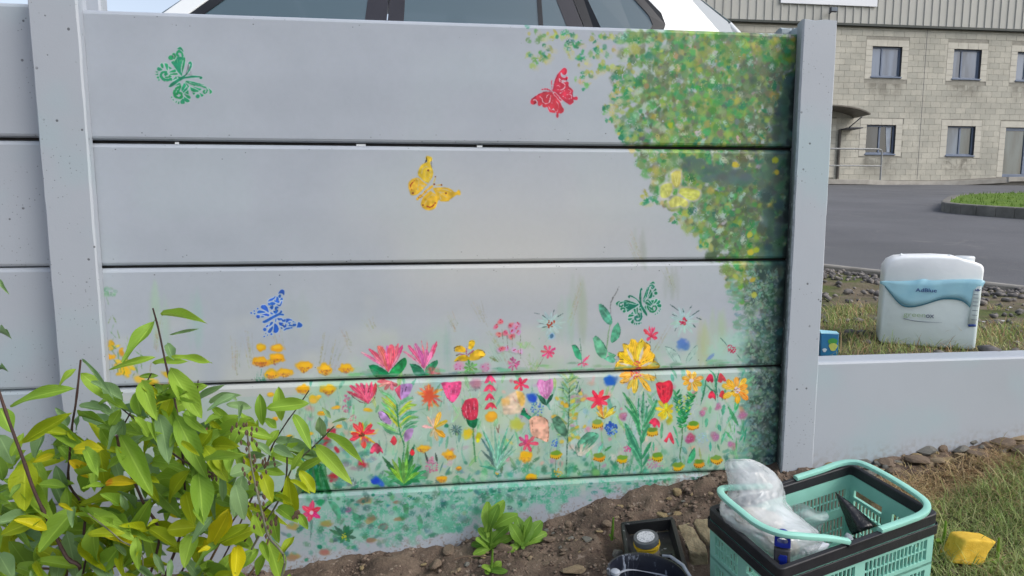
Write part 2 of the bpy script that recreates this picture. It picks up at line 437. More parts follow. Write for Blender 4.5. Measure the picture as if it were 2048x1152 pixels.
def paint_tree():
    begin('painted_tree', 'sponged tree crown in greens and yellows with dark trunk along the post')
    CR = [(1225, 60), (1605, 66), (1600, 150), (1588, 330), (1575, 520), (1566, 620), (1480, 610), (1452, 570), (1425, 515), (1385, 470), (1330, 415), (1285, 350), (1262, 300), (1230, 262), (1222, 200), (1232, 150), (1225, 95)]
    MOTIF['polys'].append([wpx(p) for p in [(1270, 64), (1560, 68), (1552, 610), (1490, 600), (1400, 470), (1300, 330), (1250, 230)]])
    # faint halo of mint behind the leaves
    for _ in range(300):
        x, y = rngm.uniform(1260, 1600), rngm.uniform(60, 620)
        if inpoly(x - 12, y, CR): dab((x, y), rngm.uniform(12, 24), None, jit((150, 176, 158), 6), 0, .35, .8, .42, rec=False)
    G = [(62, 126, 84), (46, 118, 80), (92, 130, 74), (112, 134, 78), (138, 146, 96), (88, 108, 94), (76, 98, 88), (104, 126, 98), (38, 110, 74), (126, 142, 96)]
    wts = np.array([12, 10, 14, 9, 4, 13, 12, 14, 7, 7.]); wts /= wts.sum()
    n = 0; vn = value_noise(700, 1700, 52, 77)
    while n < 4300:
        x, y = rngm.uniform(1210, 1606), rngm.uniform(58, 640)
        if not inpoly(x, y, CR): continue
        inner = sstep(1215, 1400, x - max(0, y - 290) * .62 + rngm.normal(0, 14))
        if rngm.random() > .10 + .90 * inner: continue
        n += 1
        g = G[rngm.choice(len(G), p=wts)]
        if vn[int(y) % 700, int(x) % 1700] > .56 and rngm.random() < .75 * inner: g = (66, 90, 80) if rngm.random() < .6 else (84, 104, 90)
        r = rngm.uniform(3.5, 10) if n > 1500 else rngm.uniform(8, 16)
        g = (g[0] * .95 + 16, g[1] * .97 + 10, g[2] * .84 + 8)
        dab((x, y), r, r * rngm.uniform(.6, 1.1), jit(g, 8), rngm.uniform(0, 3), rngm.uniform(.5, .95), .5, rngm.uniform(.30, .52), rec=False)
    for _ in range(80):                                 # bright yellow leaf tips and pale glints
        x, y = rngm.uniform(1240, 1590), rngm.uniform(64, 620)
        if inpoly(x, y, CR):
            dab((x, y), rngm.uniform(5, 11), rngm.uniform(5, 11), jit([(160, 160, 88), (146, 160, 74), (176, 164, 92), (128, 150, 70)][rngm.integers(4)], 6), rngm.uniform(0, 3), .62, .6, .42, rec=False)
    for _ in range(330):                                 # dry sponge prints: broken greens over bare wall colour
        x, y = rngm.uniform(1225, 1600), rngm.uniform(64, 620)
        if inpoly(x, y, CR): dab((x, y), rngm.uniform(5, 13), rngm.uniform(4, 10), jit([(158, 172, 164), (150, 170, 154), (44, 116, 78), (34, 104, 72), (164, 166, 160)][rngm.integers(5)], 8), rngm.uniform(0, 3), .8, .5, .56, rec=False)
    # loose twigs to the left
    for x, y, n, sx, sy in [(1075, 75, 8, 22, 10), (1115, 72, 12, 22, 8), (1090, 105, 14, 12, 20), (1070, 122, 8, 14, 10), (1150, 92, 14, 18, 20), (1170, 115, 10, 20, 10), (1205, 75, 12, 22, 8), (1205, 100, 10, 16, 14),
                            (1215, 135, 16, 18, 10), (1185, 150, 6, 10, 6), (1232, 185, 12, 10, 14), (1160, 145, 7, 12, 12), (1210, 215, 8, 10, 8), (1225, 240, 10, 8, 12), (1245, 265, 12, 12, 12), (1290, 390, 8, 10, 18),
                            (1310, 400, 6, 6, 8), (1345, 440, 6, 12, 8), (1400, 485, 8, 12, 12), (1168, 172, 5, 10, 5), (1250, 160, 14, 16, 26)]:
        for _ in range(n):
            q = (x + rngm.normal(0, sx * .6), y + rngm.normal(0, sy * .6))
            dab(q, rngm.uniform(4, 9), rngm.uniform(3, 7), jit([(44, 120, 86), (100, 140, 90), (160, 162, 110), (60, 130, 100), (150, 150, 80), (34, 104, 76)][rngm.integers(6)], 8), rngm.uniform(0, 3), .8, .45, .50, rec=False)
            if rngm.random() < .5: dab((q[0] + 6, q[1] + 4), 8, 6, jit((170, 172, 140), 5), 0, .4, .6, .4, rec=False)
    # limb and trunk
    for _ in range(60):
        t = rngm.random()
        q = (1372 + t * 165 + rngm.normal(0, 6), 322 + 34 * math.sin(t * 2.6) + rngm.normal(0, 7))
        dab(q, 15, 9, jit((76, 98, 90), 6), .2, .6, .6, .25, rec=False)
    for _ in range(650):
        t = rngm.random() ** .9; y = 150 + t * 785
        xl = np.interp(y, [150, 260, 320, 430, 520, 600, 700, 800, 935], [1578, 1544, 1526, 1522, 1516, 1496, 1492, 1498, 1500])
        xr = np.interp(y, [60, 935], [1598, 1558])
        x = xl + (xr - xl) * rngm.random() ** .8
        dab((x, y), rngm.uniform(9, 17), rngm.uniform(9, 15), jit([(78, 104, 92), (62, 86, 80), (92, 116, 104), (54, 74, 70)][rngm.integers(4)], 7), rngm.uniform(0, 3), .62, .6, .34, rec=False)
    for _ in range(820):                                 # pale broken sponge marks on the dark trunk
        y = rngm.uniform(540, 935); x = rngm.uniform(1492, 1556 - (y - 540) * .02)
        dab((x, y), rngm.uniform(3, 8), rngm.uniform(2, 5), jit((122, 150, 136) if rngm.random() < .75 else (150, 168, 156), 8), rngm.uniform(0, 3), .65, .4, .52, rec=False)
    for _ in range(260):                                 # feathered left edge of trunk
        y = rngm.uniform(560, 930); x = np.interp(y, [560, 700, 800, 930], [1470, 1484, 1494, 1490]) + rngm.normal(0, 8)
        dab((x, y), rngm.uniform(4, 10), rngm.uniform(3, 6), jit((112, 150, 134), 8), 0, .6, .5, .45, rec=False)
    for _ in range(120):
        y = rngm.uniform(150, 935); x = np.interp(y, [60, 935], [1596, 1557]) - abs(rngm.normal(0, 5))
        dab((x, y), 7, 9, (40, 50, 50), 0, .6, .6, .3, rec=False)
    for x, y in [(1500, 505), (1512, 500), (1505, 560), (1550, 320), (1552, 345), (1508, 590), (1340, 250), (1470, 330), (1500, 470)]:
        dab((x, y), 8, 7, jit((176, 164, 60), 8), 0, .85, .4, .3, rec=False)
    end()

def shapes(cv, polys, col, halo, strokes=(), dots=()):
    for P in polys: poly(cv(P), halo, a=.5, grow=2.0, soft=1.5, rec=False)
    for P, w in strokes: stroke(cv(P), w + 3, halo, a=.5, streak=0, rec=False)
    for (x, y, r) in dots: dab(cv(x, y), r + 1.5, None, halo, 0, .5, .3, 0, rec=False)
    for P in polys: poly(cv(P), jit(col, 3), smooth=True, soft=.7)
    for P, w in strokes: stroke(cv(P), w, jit(col, 3), streak=.15, soft=.8)
    for (x, y, r) in dots: dab(cv(x, y), r, None, jit(col, 3), 0, .95, .2, 0)

GB_P = [[(385,775),(440,710),(560,630),(640,590),(700,530),(735,450),(745,400),(720,400),(715,380),(740,358),(765,375),(768,430),(730,510),(690,570),(660,610),(780,592),(890,600),(940,620),(925,645),(895,640),(890,620),(780,625),(680,635),(600,660),(500,730),(430,775)],
 [(425,365),(465,350),(510,325),(525,290),(600,285),(620,330),(600,420),(590,520),(610,560),(600,590),(540,530),(490,450),(450,400)],[(645,275),(660,330),(645,430),(615,540),(605,500),(620,400)],[(530,150),(575,118),(610,145),(630,200),(590,165)],[(445,235),(480,220),(510,270),(490,320),(465,310),(480,270)],
 [(250,410),(280,385),(300,420),(300,470),(270,450)],[(320,385),(375,410),(370,510),(340,450)],[(195,480),(220,450),(285,495),(220,510)],[(170,520),(225,530),(190,540)],[(170,575),(215,555),(215,585)],[(190,620),(215,600),(235,640),(200,635)],
 [(390,440),(440,470),(400,490)],[(400,530),(490,490),(500,530),(410,540)],[(410,560),(520,550),(530,575),(420,575)],[(320,605),(380,605),(400,580),(440,605),(400,625),(340,630)],[(450,665),(510,600),(530,640)],[(530,600),(580,615),(560,640)],
 [(640,890),(740,930),(740,970),(690,950)],[(640,940),(730,1000),(700,1030),(650,1000)],[(585,1000),(630,970),(650,1045),(590,1050)],[(540,1050),(560,1010),(560,1060)],[(490,1030),(530,1000),(520,1030)],[(450,980),(480,985),(465,1005)],[(520,840),(585,790),(560,860),(530,890)],
 [(600,800),(640,720),(670,760),(610,850)],[(620,850),(690,780),(700,810),(640,870)],[(650,880),(710,830),(720,900)],[(510,750),(560,710),(600,735)],[(650,690),(720,760),(715,790)],
 [(690,675),(780,690),(970,745),(800,720)],[(745,780),(880,840),(830,860),(760,840)],[(780,770),(930,810),(900,835)],[(780,870),(830,880),(800,905)],[(890,870),(960,910),(930,935),(905,890)],[(1040,790),(1100,855),(1060,895),(1065,850)]]
GB_S = [([(550,265),(525,240),(530,205),(570,190),(605,230),(620,290),(605,350)], 3.6), ([(360,560),(330,575),(345,535),(290,540),(265,590),(300,650),(360,665),(430,650)], 4.6), ([(520,890),(550,870),(590,890),(600,930),(560,960),(500,930),(480,870),(520,800),(580,770)], 4.6), ([(680,690),(780,735),(900,755),(1000,790),(1020,840),(990,880),(955,850),(985,835)], 2.8)]
GB_D = [(427,297,4), (870,925,4), (230,662,1.5), (438,945,1.5)]
GB_L = [[(525,310),(540,390)],[(580,320),(570,380)],[(470,380),(490,330)],[(600,330),(590,470)]]

def paint_butterflies():
    begin('painted_butterfly', 'stencilled mid green butterfly alone on the top board')
    shapes(b1, GB_P, (36, 128, 88), (160, 186, 176), GB_S, GB_D)
    for L in GB_L: stroke(b1(L), 1.3, (150, 196, 150), streak=0, rec=False)
    end()
    # same stencil turned, near the tall stem
    A = np.array([b1(*q) for q in [(385,775),(740,380),(920,625),(575,120),(1100,855)]]); B = np.array([b5(*q) for q in [(770,860),(390,455),(645,300),(125,600),(905,140)]])
    M = np.linalg.lstsq(np.c_[A, np.ones(5)], B, rcond=None)[0]
    def b5t(x, y=None):
        if y is None: return [tuple(np.array([p[0], p[1], 1]) @ M) for p in b1(x)]
        p = b1(x, y); return tuple(np.array([p[0], p[1], 1]) @ M)
    begin('painted_butterfly', 'stencilled dark green butterfly above the big yellow daisy')
    shapes(b5t, GB_P, (24, 104, 78), (156, 186, 178), [(p, w * .85) for p, w in GB_S], [(x, y, r * .85) for x, y, r in GB_D])
    for L in GB_L: stroke(b5t(L), 1.2, (156, 190, 176), streak=0, rec=False)
    end()
    begin('painted_butterfly', 'stencilled crimson butterfly beside the loose tree twigs')
    red, lt = (178, 48, 66), (200, 170, 178)
    shapes(b2, [[(575,560),(590,470),(615,360),(660,260),(720,190),(780,143),(815,160),(830,200),(815,250),(780,270),(745,250),(725,225),(715,260),(740,310),(800,320),(815,300),(840,310),(840,340),(800,365),(750,355),(735,400),(800,400),(820,390),(855,405),(860,470),(935,540),(925,600),(940,660),(1000,655),(1020,685),(1000,715),(940,710),(945,750),(890,795),(830,770),(740,700),(620,590)],
        [(570,575),(480,570),(380,585),(280,640),(205,700),(180,740),(200,785),(245,790),(285,770),(290,740),(260,725),(270,705),(310,740),(310,790),(340,820),(375,800),(390,785),(400,830),(440,845),(480,840),(520,920),(560,935),(600,940),(640,935),(640,1010),(660,1028),(680,1000),(680,950),(720,950),(765,920),(770,870),(745,840),(700,740),(640,640),(600,600)]], red, (190, 150, 165),
        [([(560,370),(555,450),(570,545)], 1.8), ([(390,525),(470,520),(550,555)], 1.8)])
    for L, w in [([(690,330),(700,380),(760,410),(795,455),(775,510),(720,535),(655,530)],2),([(640,465),(680,455),(700,480)],1.3),([(705,590),(790,545)],1.2),([(760,650),(820,690),(890,690),(910,640),(870,610),(830,620)],1.6),([(850,520),(900,560),(880,590)],1.4),
                 ([(350,655),(390,690),(400,740),(460,780),(520,740),(540,640)],2),([(470,665),(480,630),(520,615)],1.3),([(560,770),(580,710)],1.2),([(640,740),(680,810),(660,910),(620,915),(590,870)],1.6),([(500,820),(540,890),(580,880)],1.4),([(230,715),(270,710),(300,750)],1.3),([(690,330),(740,375),(800,385)],2.2)]:
        stroke(b2(L), w, lt, streak=0, soft=.8, rec=False)
    stroke(b2([(605,590),(720,730)]), 6.5, lt, streak=0); stroke(b2([(612,600),(715,720)]), 3.4, red, streak=0)
    stroke(b2([(585,560),(600,470),(630,360),(700,220)]), 1.4, (120, 30, 50), streak=0, rec=False)
    stroke(b2([(560,565),(440,572),(320,620),(210,700)]), 1.4, (120, 30, 50), streak=0, rec=False)
    end()
    begin('painted_butterfly', 'stencilled amber butterfly with brown spots on the second board')
    ye = (200, 164, 52)
    shapes(b3, [[(500,590),(570,480),(580,380),(540,270),(530,220),(560,190),(560,140),(480,110),(455,150),(480,210),(430,240),(370,280),(325,370),(320,450),(370,500),(430,560)],[(480,620),(400,560),(320,500),(230,510),(160,570),(145,650),(170,740),(200,800),(300,790),(400,700)],
        [(540,730),(480,770),(400,860),(370,950),(390,1010),(450,1060),(530,1070),(620,1030),(660,930),(690,860),(640,800)],[(580,680),(680,670),(800,670),(900,700),(960,750),(1000,745),(1030,715),(1065,740),(1060,800),(1000,800),(950,830),(880,880),(850,910),(720,910),(680,850),(620,760)]], ye, (182, 172, 140),
        [([(305,870),(400,790),(490,700),(570,650)], 4.5), ([(590,600),(625,480)], 1.6), ([(640,630),(735,620)], 1.6)])
    for L in [[(380,420),(400,340),(470,300),(540,350)],[(450,540),(450,440),(480,330)],[(500,560),(540,460),(540,380)],[(330,600),(330,540),(300,520)],[(420,640),(330,620),(310,720)],[(640,700),(780,700),(900,740)],[(700,760),(760,800),(840,850)],[(480,860),(560,800),(640,820)],[(430,960),(480,890),(560,900)],[(560,720),(600,820)],[(380,650),(470,640)],[(440,590),(360,520)],[(660,740),(770,760)],[(720,880),(700,800)]]:
        stroke(b3(L), 1.7, (182, 174, 150), streak=0, a=.75, rec=False)
    for L in [[(250,550),(200,600),(180,650),(205,705)],[(475,1000),(530,1020),(580,990),(625,945)]]: stroke(b3(L), 2.4, (136, 50, 28), streak=0)
    for x, y, r in [(497,362,2.2),(812,772,2.4),(625,478,1.7),(605,612,1.8),(732,622,1.8),(228,770,1.8),(403,980,1.8)]: dab(b3(x, y), r, None, (110, 60, 40), 0, .95, .3, 0, rec=False)
    for i in range(7):
        x, y = 330 + i * 23, 850 - i * 18
        stroke(b3([(x - 12, y - 18), (x + 12, y + 18)]), 1.2, (128, 78, 40), streak=0, rec=False)
    end()
    begin('painted_butterfly', 'stencilled royal blue butterfly over the marigold row')
    shapes(b4, [[(690,180),(730,120),(780,100),(815,130),(810,215),(770,180)],[(1080,895),(1110,790),(1170,810),(1195,850),(1160,890)],[(360,785),(380,760),(470,710),(600,640),(720,580),(740,540),(770,545),(765,580),(740,600),(800,615),(805,640),(760,640),(720,640),(600,700),(480,770),(400,800)],
        [(320,470),(350,430),(420,430),(470,490),(490,580),(440,550),(350,500)],[(245,580),(280,540),(350,545),(420,575),(350,590),(260,600)],[(350,625),(430,605),(495,620),(490,655),(430,650)],[(225,660),(250,635),(300,640),(300,690),(250,700)],[(320,670),(360,655),(400,670),(350,685)],
        [(590,990),(610,820),(650,830),(695,900),(690,970),(640,1010)],[(470,980),(500,930),(575,870),(570,930),(530,1000),(490,1010)],[(490,880),(530,790),(575,780),(570,820)],[(430,870),(480,835),(475,880),(440,890)],[(470,350),(520,300),(590,270),(630,235),(620,280),(560,330)],
        [(640,330),(660,250),(700,290),(690,330),(720,350),(690,380),(600,340)],[(690,240),(710,210),(745,215),(740,270),(700,270)],[(725,310),(770,270),(785,300),(770,320)],[(650,400),(720,420),(760,345),(770,370),(730,450),(690,440)],[(510,380),(560,360),(630,380),(610,420),(570,430),(590,470),(560,520),(510,470),(560,440),(520,410)],
        [(475,390),(510,380),(520,420),(490,430)],[(610,490),(640,455),(700,470),(660,510),(690,540),(650,600),(600,590),(590,550),(640,540)],[(675,700),(760,700),(790,730),(840,720),(840,770),(780,770),(760,740),(700,745),(680,730)],[(860,710),(940,715),(985,745),(920,755),(870,790),(850,780)],
        [(700,790),(740,790),(800,800),(770,830),(830,850),(850,810),(860,870),(820,900),(780,860),(720,850)],[(890,790),(960,790),(930,820),(990,850),(1000,820),(1060,820),(1060,860),(1010,870),(890,865),(920,840)],[(990,780),(1060,790),(1000,760)],[(740,890),(780,905),(770,935)],[(800,950),(860,905),(970,890),(985,910),(880,930),(820,960)],
        [(525,570),(590,610),(560,620),(530,600)],[(630,720),(650,710),(645,780),(628,770)]], (44, 88, 168), (162, 182, 210), [],
        [(410,935,3.6),(125,590,1.5),(187,550,1.2),(195,603,1.5),(262,500,1.8),(545,1035,2.1),(465,1055,1.2),(428,1022,1.0),(398,1082,1.4)])
    end()
    begin('painted_butterfly', 'pale lemon butterfly at the edge of the sponged tree')
    for P in [[(440,300),(480,260),(560,230),(640,260),(630,480),(580,570),(520,570),(460,470)],[(220,560),(300,510),(460,500),(450,650),(400,760),(300,800),(220,760)],[(390,880),(450,820),(560,760),(760,850),(790,940),(720,990),(620,960),(440,1000)],[(600,690),(650,600),(850,600),(1030,660),(1020,780),(900,850),(760,810)]]:
        poly(b6(P), (176, 172, 160), a=.7, grow=5, soft=4, rec=False)
    for P in [[(440,300),(480,260),(560,230),(640,260),(630,480),(580,570),(520,570),(460,470)],[(220,560),(300,510),(460,500),(450,650),(400,760),(300,800),(220,760)],[(390,880),(450,820),(560,760),(760,850),(790,940),(720,990),(620,960),(440,1000)],[(600,690),(650,600),(850,600),(1030,660),(1020,780),(900,850),(760,810)]]:
        poly(b6(P), jit((188, 190, 98), 4), a=.78, soft=2.2)
    for L in [[(500,300),(550,540)],[(600,300),(560,540)],[(300,560),(380,740)],[(640,680),(1000,700)],[(650,740),(960,790)],[(500,830),(480,980)],[(600,800),(640,940)]]:
        stroke(b6(L), 1.4, (196, 196, 130), streak=0, a=.8, rec=False)
    end()

def petals(cv, base, tips, w, cols, prof='petal', a=.92, bend=0.0, streak=.5):
    for i, tp in enumerate(tips):
        ww = tp[2] if len(tp) > 2 else w
        col = tp[3] if len(tp) > 3 else cols[i % len(cols)]
        mx, my = (base[0] + tp[0]) / 2, (base[1] + tp[1]) / 2
        dx, dy = tp[0] - base[0], tp[1] - base[1]
        q = (mx - dy * bend, my + dx * bend)
        stroke(cv([base, q, (tp[0], tp[1])]), ww / 4.8, jit(col, 8), prof, a, streak)
        ox, oy = rngm.normal(0, ww * .14), rngm.normal(0, ww * .14)
        lit = tuple(min(255, c * .72 + 68) for c in col); drk = tuple(c * .72 for c in col)
        stroke(cv([(base[0] * .7 + tp[0] * .3 + ox, base[1] * .7 + tp[1] * .3 + oy), (base[0] * .12 + tp[0] * .88 + ox, base[1] * .12 + tp[1] * .88 + oy)]), ww / 4.8 * .30, jit(lit, 8), 'lens', .55, 0, rec=False)
        stroke(cv([(base[0], base[1]), (base[0] * .45 + tp[0] * .55 - ox, base[1] * .45 + tp[1] * .55 - oy)]), ww / 4.8 * .26, jit(drk, 8), 'taper', .5, 0, rec=False)

def star(cv, c, r, n, w, col, rot=0.0, inner=0.0, prof='petal', streak=.4, jr=.15):
    if inner < .05: dab(cv(*c), r * .42 / 4.8, None, jit(col, 4), 0, .9, .4, .1)
    for i in range(n):
        an = rot + 2 * math.pi * i / n + rngm.normal(0, .06); rr = r * (1 + rngm.normal(0, jr)); w_ = w * 1.25
        stroke(cv([(c[0] + math.cos(an) * r * inner, c[1] + math.sin(an) * r * inner), (c[0] + math.cos(an) * rr, c[1] + math.sin(an) * rr)]), w_ / 4.8, jit(col, 9), prof, .92, streak)
        stroke(cv([(c[0] + math.cos(an + .06) * rr * .35, c[1] + math.sin(an + .06) * rr * .35), (c[0] + math.cos(an + .05) * rr * .9, c[1] + math.sin(an + .05) * rr * .9)]), w_ / 4.8 * .3, jit(tuple(min(255, q * .72 + 64) for q in col), 8), 'lens', .5, 0, rec=False)

def dots(cv, c, r, n, rr, col, a=.9):
    for _ in range(n):
        an, d = rngm.uniform(0, 6.28), r * math.sqrt(rngm.random())
        dab(cv(c[0] + math.cos(an) * d, c[1] + math.sin(an) * d), rr, rr * rngm.uniform(.6, 1.1), jit(col, 8), rngm.uniform(0, 3), a, .35, .1)

def bud(cv, x, y, rx, ry, col=(204, 156, 44), low=(142, 92, 80), teeth=True):
    k = 4.8
    for _ in range(5):
        dab(cv(x + rngm.normal(0, rx * .12), y + rngm.normal(0, ry * .1)), rx / k * rngm.uniform(.8, 1.0), ry / k * rngm.uniform(.75, .95), jit(col, 7), 0, .8, .5, .22)
    if teeth:
        for i in range(9):
            u = (i - 4) / 4.6
            stroke(cv([(x + u * rx * .8, y + ry * .15), (x + u * rx * .55, y + ry * (1.15 - .5 * u * u))]), 1.9, jit(low, 9), 'taper', .75, .2, rec=False)
    dab(cv(x, y - ry * .25), rx / k * .75, ry / k * .5, jit((220, 174, 54), 6), 0, .7, .6, .3, rec=False)

def leafpoly(cv, P, col, out=(22, 60, 48)):
    poly(cv(P), jit(col, 5), streak=.5)
    stroke(cv(P[:max(3, len(P) * 2 // 3)]), 1.3, out, 'lens', .75, 0, rec=False)
    stroke(cv([P[0], P[len(P) // 2]]), 1.0, tuple(min(255, c + 40) for c in col), 'lens', .5, 0, rec=False)

def blob(cv, x, y, r, col, n=5, a=.6, grain=.35, ry=None):
    for _ in range(n):
        dab(cv(x + rngm.normal(0, r * .25), y + rngm.normal(0, r * .22)), r / 4.8 * rngm.uniform(.6, .95), (ry or r) / 4.8 * rngm.uniform(.5, .9), jit(col, 8), rngm.uniform(0, 3), a, .6, grain)

PINK, CRIM, ROSE, RED = (204, 96, 126), (186, 66, 92), (214, 92, 108), (196, 52, 72)
GRN, DGR, TEAL, OLV = (46, 128, 84), (28, 92, 68), (86, 152, 124), (130, 150, 62)

def paint_upper():
    # marigold row on the third board
    begin('painted_marigolds', 'row of orange painted marigold heads under the blue butterfly')
    for x, y, rx, ry, t in [(195,655,42,38,0),(355,655,56,40,0),(195,785,82,52,1),(340,755,74,56,1),(300,910,62,50,1),(420,890,80,46,1),(615,835,70,52,1),(815,860,66,52,1),(1015,845,66,50,1)]: bud(c1, x, y, rx, ry, teeth=t)
    end()
    for _ in range(22):
        x = 155 + rngm.random() * 90
        stroke(c1([(x, 985 + rngm.normal(0, 5)), (x + rngm.normal(0, 12), 915 + rngm.normal(0, 26))]), 1.8, jit((76, 140, 114), 8), 'taper', .7, 0, rec=False)
    begin('painted_marigolds', 'yellow painted marigolds climbing beside the left post')
    for x, y, r in [(262,756,17),(322,753,15),(230,690,8),(228,713,9),(246,742,9),(240,728,7)]: blob(lambda a, b: (a, b), x, y, r * 4.8 * .9, (206, 168, 44), 5, .8, .3, r * 3)
    end()
    for _ in range(70):
        x, y = rngm.uniform(215, 300), rngm.uniform(600, 760)
        if x - 215 < (y - 590) * .6: stroke([(x, y), (x + rngm.normal(-3, 5), y - rngm.uniform(8, 18))], 2.6, jit([(110, 140, 110), (130, 150, 120), (90, 130, 70)][rngm.integers(3)], 8), 'lens', .6, 0, rec=False)
    for _ in range(14): dab((216 + rngm.normal(0, 6), 585 + rngm.normal(0, 7)), 5, 4, jit((126, 156, 136), 6), 0, .6, .4, .5)
    # lotus pair
    begin('painted_lotus', 'larger pink painted lotus with two dark green leaves')
    leafpoly(c2, [(272,535),(340,532),(460,600),(474,648),(400,655),(340,648),(300,600)], (34, 122, 80)); leafpoly(c2, [(460,640),(480,590),(560,500),(622,460),(638,520),(590,600),(520,648)], (34, 126, 82))
    petals(c2, (462,588), [(205,408,34,(204,140,156)),(236,430,34,(196,110,130)),(280,378,46,(202,86,110)),(325,440,40,(208,120,130)),(595,345,44,(196,76,116)),(556,330,46,(206,90,130)),(570,420,36,(210,120,150)),(400,350,44,(206,120,150)),(450,345,42,(190,110,160)),(370,352,74,(216,92,106)),(490,345,84,(214,96,110)),(430,400,30,(202,100,150))], 50, [ROSE], bend=.04)
    for L in [[(345,400),(430,560)],[(520,380),(480,560)],[(420,380),(450,540)]]: stroke(c2(L), 1.2, (150, 60, 84), 'lens', .7, 0, rec=False)
    end()
    begin('painted_lotus', 'smaller mauve pink painted lotus right of the larger one')
    leafpoly(c2, [(668,520),(740,530),(800,580),(806,634),(720,628)], (40, 120, 84)); leafpoly(c2, [(808,634),(830,550),(920,485),(937,515),(890,590),(842,634)], (44, 124, 84))
    petals(c2, (805,560), [(610,400,30,(206,130,150)),(655,345,44,(204,92,122)),(720,330,56,(200,120,156)),(780,300,20,(206,120,140)),(835,295,18,(206,120,140)),(760,390,60,(186,96,156)),(830,390,60,(194,100,156)),(900,330,34,(200,120,150)),(925,310,40,(202,78,104)),(880,400,40,(206,110,150))], 44, [PINK], bend=.04)
    end()
    begin('painted_thistle', 'small salmon thistle at the foot of the lotus pair')
    for i in range(16):
        an = -2.6 + i * .17; stroke(c2([(880,625),(880 + math.cos(an) * 95, 625 + math.sin(an) * 85)]), 2.6, jit((186, 96, 104), 10), 'lens', .75, .3)
    end()
    begin('painted_lily', 'yellow painted lily with purple stamens and black petal tips')
    for P in [[(1100,400),(1110,352),(1160,345),(1200,372),(1195,408)],[(1228,372),(1240,300),(1285,294),(1292,330),(1262,378)],[(1245,425),(1310,382),(1360,385),(1395,430),(1370,452),(1310,482),(1240,482)],[(1092,495),(1130,450),(1200,430),(1244,470),(1200,492)]]: poly(c2(P), jit((208, 168, 44), 5), streak=.4)
    for L in [[(1098,400),(1100,365),(1150,347)],[(1240,305),(1262,296),(1284,306)],[(1335,385),(1375,395),(1392,432)],[(1345,450),(1378,448)],[(1110,440),(1150,425)],[(1096,495),(1140,488)]]: stroke(c2(L), 2.0, (58, 52, 34), 'lens', .85, 0, rec=False)
    for L in [[(1215,348),(1210,450)],[(1120,420),(1215,434)],[(1290,382),(1210,444)]]: stroke(c2(L), 3, (150, 84, 112), 'lens', .9, .2, rec=False)
    end()
    begin('painted_clover', 'two pale mauve clover heads with green leaves under the lily')
    for x in (1140, 1395): blob(c2, x, 556, 54, (188, 146, 172), 6, .6, .35); dots(c2, (x, 560), 45, 10, 1.6, (180, 90, 130))
    star(c2, (1250,550), 62, 9, 22, (88, 142, 76), .3, .1); end()
    for L in [[(1500,480),(1370,360)],[(1510,490),(1350,420)],[(1490,470),(1430,330)],[(1500,500),(1470,300)]]: stroke(c2(L), 2.4, (140, 172, 158), 'taper', .6, 0, rec=False)
    for _ in range(10): stroke(c2([(1500 + rngm.normal(0, 25), 500), (1460 + rngm.normal(0, 20), 445)]), 2, jit((110, 126, 92), 8), 'lens', .6, 0, rec=False)
    begin('painted_phlox', 'cluster of dusty pink phlox florets left of the aqua flower')
    for x, y, col in [(530,250,0),(585,210,0),(560,335,0),(622,320,0),(670,240,0),(720,262,1),(745,312,1),(690,342,0),(640,462,1),(572,474,1),(700,480,1),(760,490,1),(700,300,1),(600,470,0),(745,240,1)]:
        blob(c3, x, y, 34, [(194, 112, 124), (186, 150, 176)][col], 4, .7, .36); dots(c3, (x, y), 22, 3, 1.8, (170, 70, 90))
    for L in [[(590,250),(605,420)],[(690,340),(692,460)],[(770,330),(770,560)],[(640,330),(650,480)]]: stroke(c3(L), 1.6, (90, 100, 80), 'lens', .7, 0)
    end()
    begin('painted_aster', 'dark pink aster touching the seam under the phlox'); star(c3, (705,612), 58, 11, 18, (176, 84, 126), .1, .1); end()
    for _ in range(26): stroke(c3([(820 + rngm.normal(0, 40), 470), (800 + rngm.normal(0, 40), 400)]), 3, jit((150, 180, 140), 8), 'lens', .4, 0, rec=False)
    def aqua(cv, c, r, lines, n, dc, label, dr=42):
        begin('painted_flower', label)
        for i in range(13):
            an = i * .483 + rngm.normal(0, .08); rr = r * rngm.uniform(.8, 1.1)
            stroke(cv([c, (c[0] + math.cos(an) * rr, c[1] + math.sin(an) * rr)]), 9, jit((156, 190, 182), 5), 'lens', .55, .3, soft=3)
        for L in lines: stroke(cv(L), 2.2, (52, 74, 74), 'lens', .85, 0, rec=False)
        dots(cv, c, dr, n, 2.0, dc); end()
    aqua(c3, (1060,230), 135, [[(985,150),(1035,187)],[(1095,90),(1075,168)],[(950,225),(1015,237)],[(975,264),(1020,258)],[(1180,130),(1120,165)],[(900,125),(950,135)]], 20, (152, 72, 60), 'pale aqua flower with rust dots in its centre')
    blob(c3, 1070, 345, 45, (140, 176, 190), 4, .5); dab(c3(1070, 348), 4, 5, (60, 96, 120), 0, .8)
    for L in [[(1000,410),(1050,350)],[(1110,340),(1080,300)],[(960,360),(940,390)]]: stroke(c3(L), 2, (120, 160, 140), 'lens', .6, 0, rec=False)
    begin('painted_flower', 'small rose star flower under the rust dotted aqua flower'); star(c3, (1042,502), 56, 8, 24, (200, 76, 106), .2); stroke(c3([(995,550),(930,660)]), 1.8, (110, 96, 80), 'lens', .8, 0); end()
    for _ in range(30): stroke(c3([(880 + rngm.normal(0, 26), 680), (880 + rngm.normal(0, 60), 560 + rngm.normal(0, 30))]), 3, jit((140, 164, 126), 8), 'taper', .4, 0, rec=False)
    begin('painted_flower', 'pink blossom with one green leaf on a thin stem')
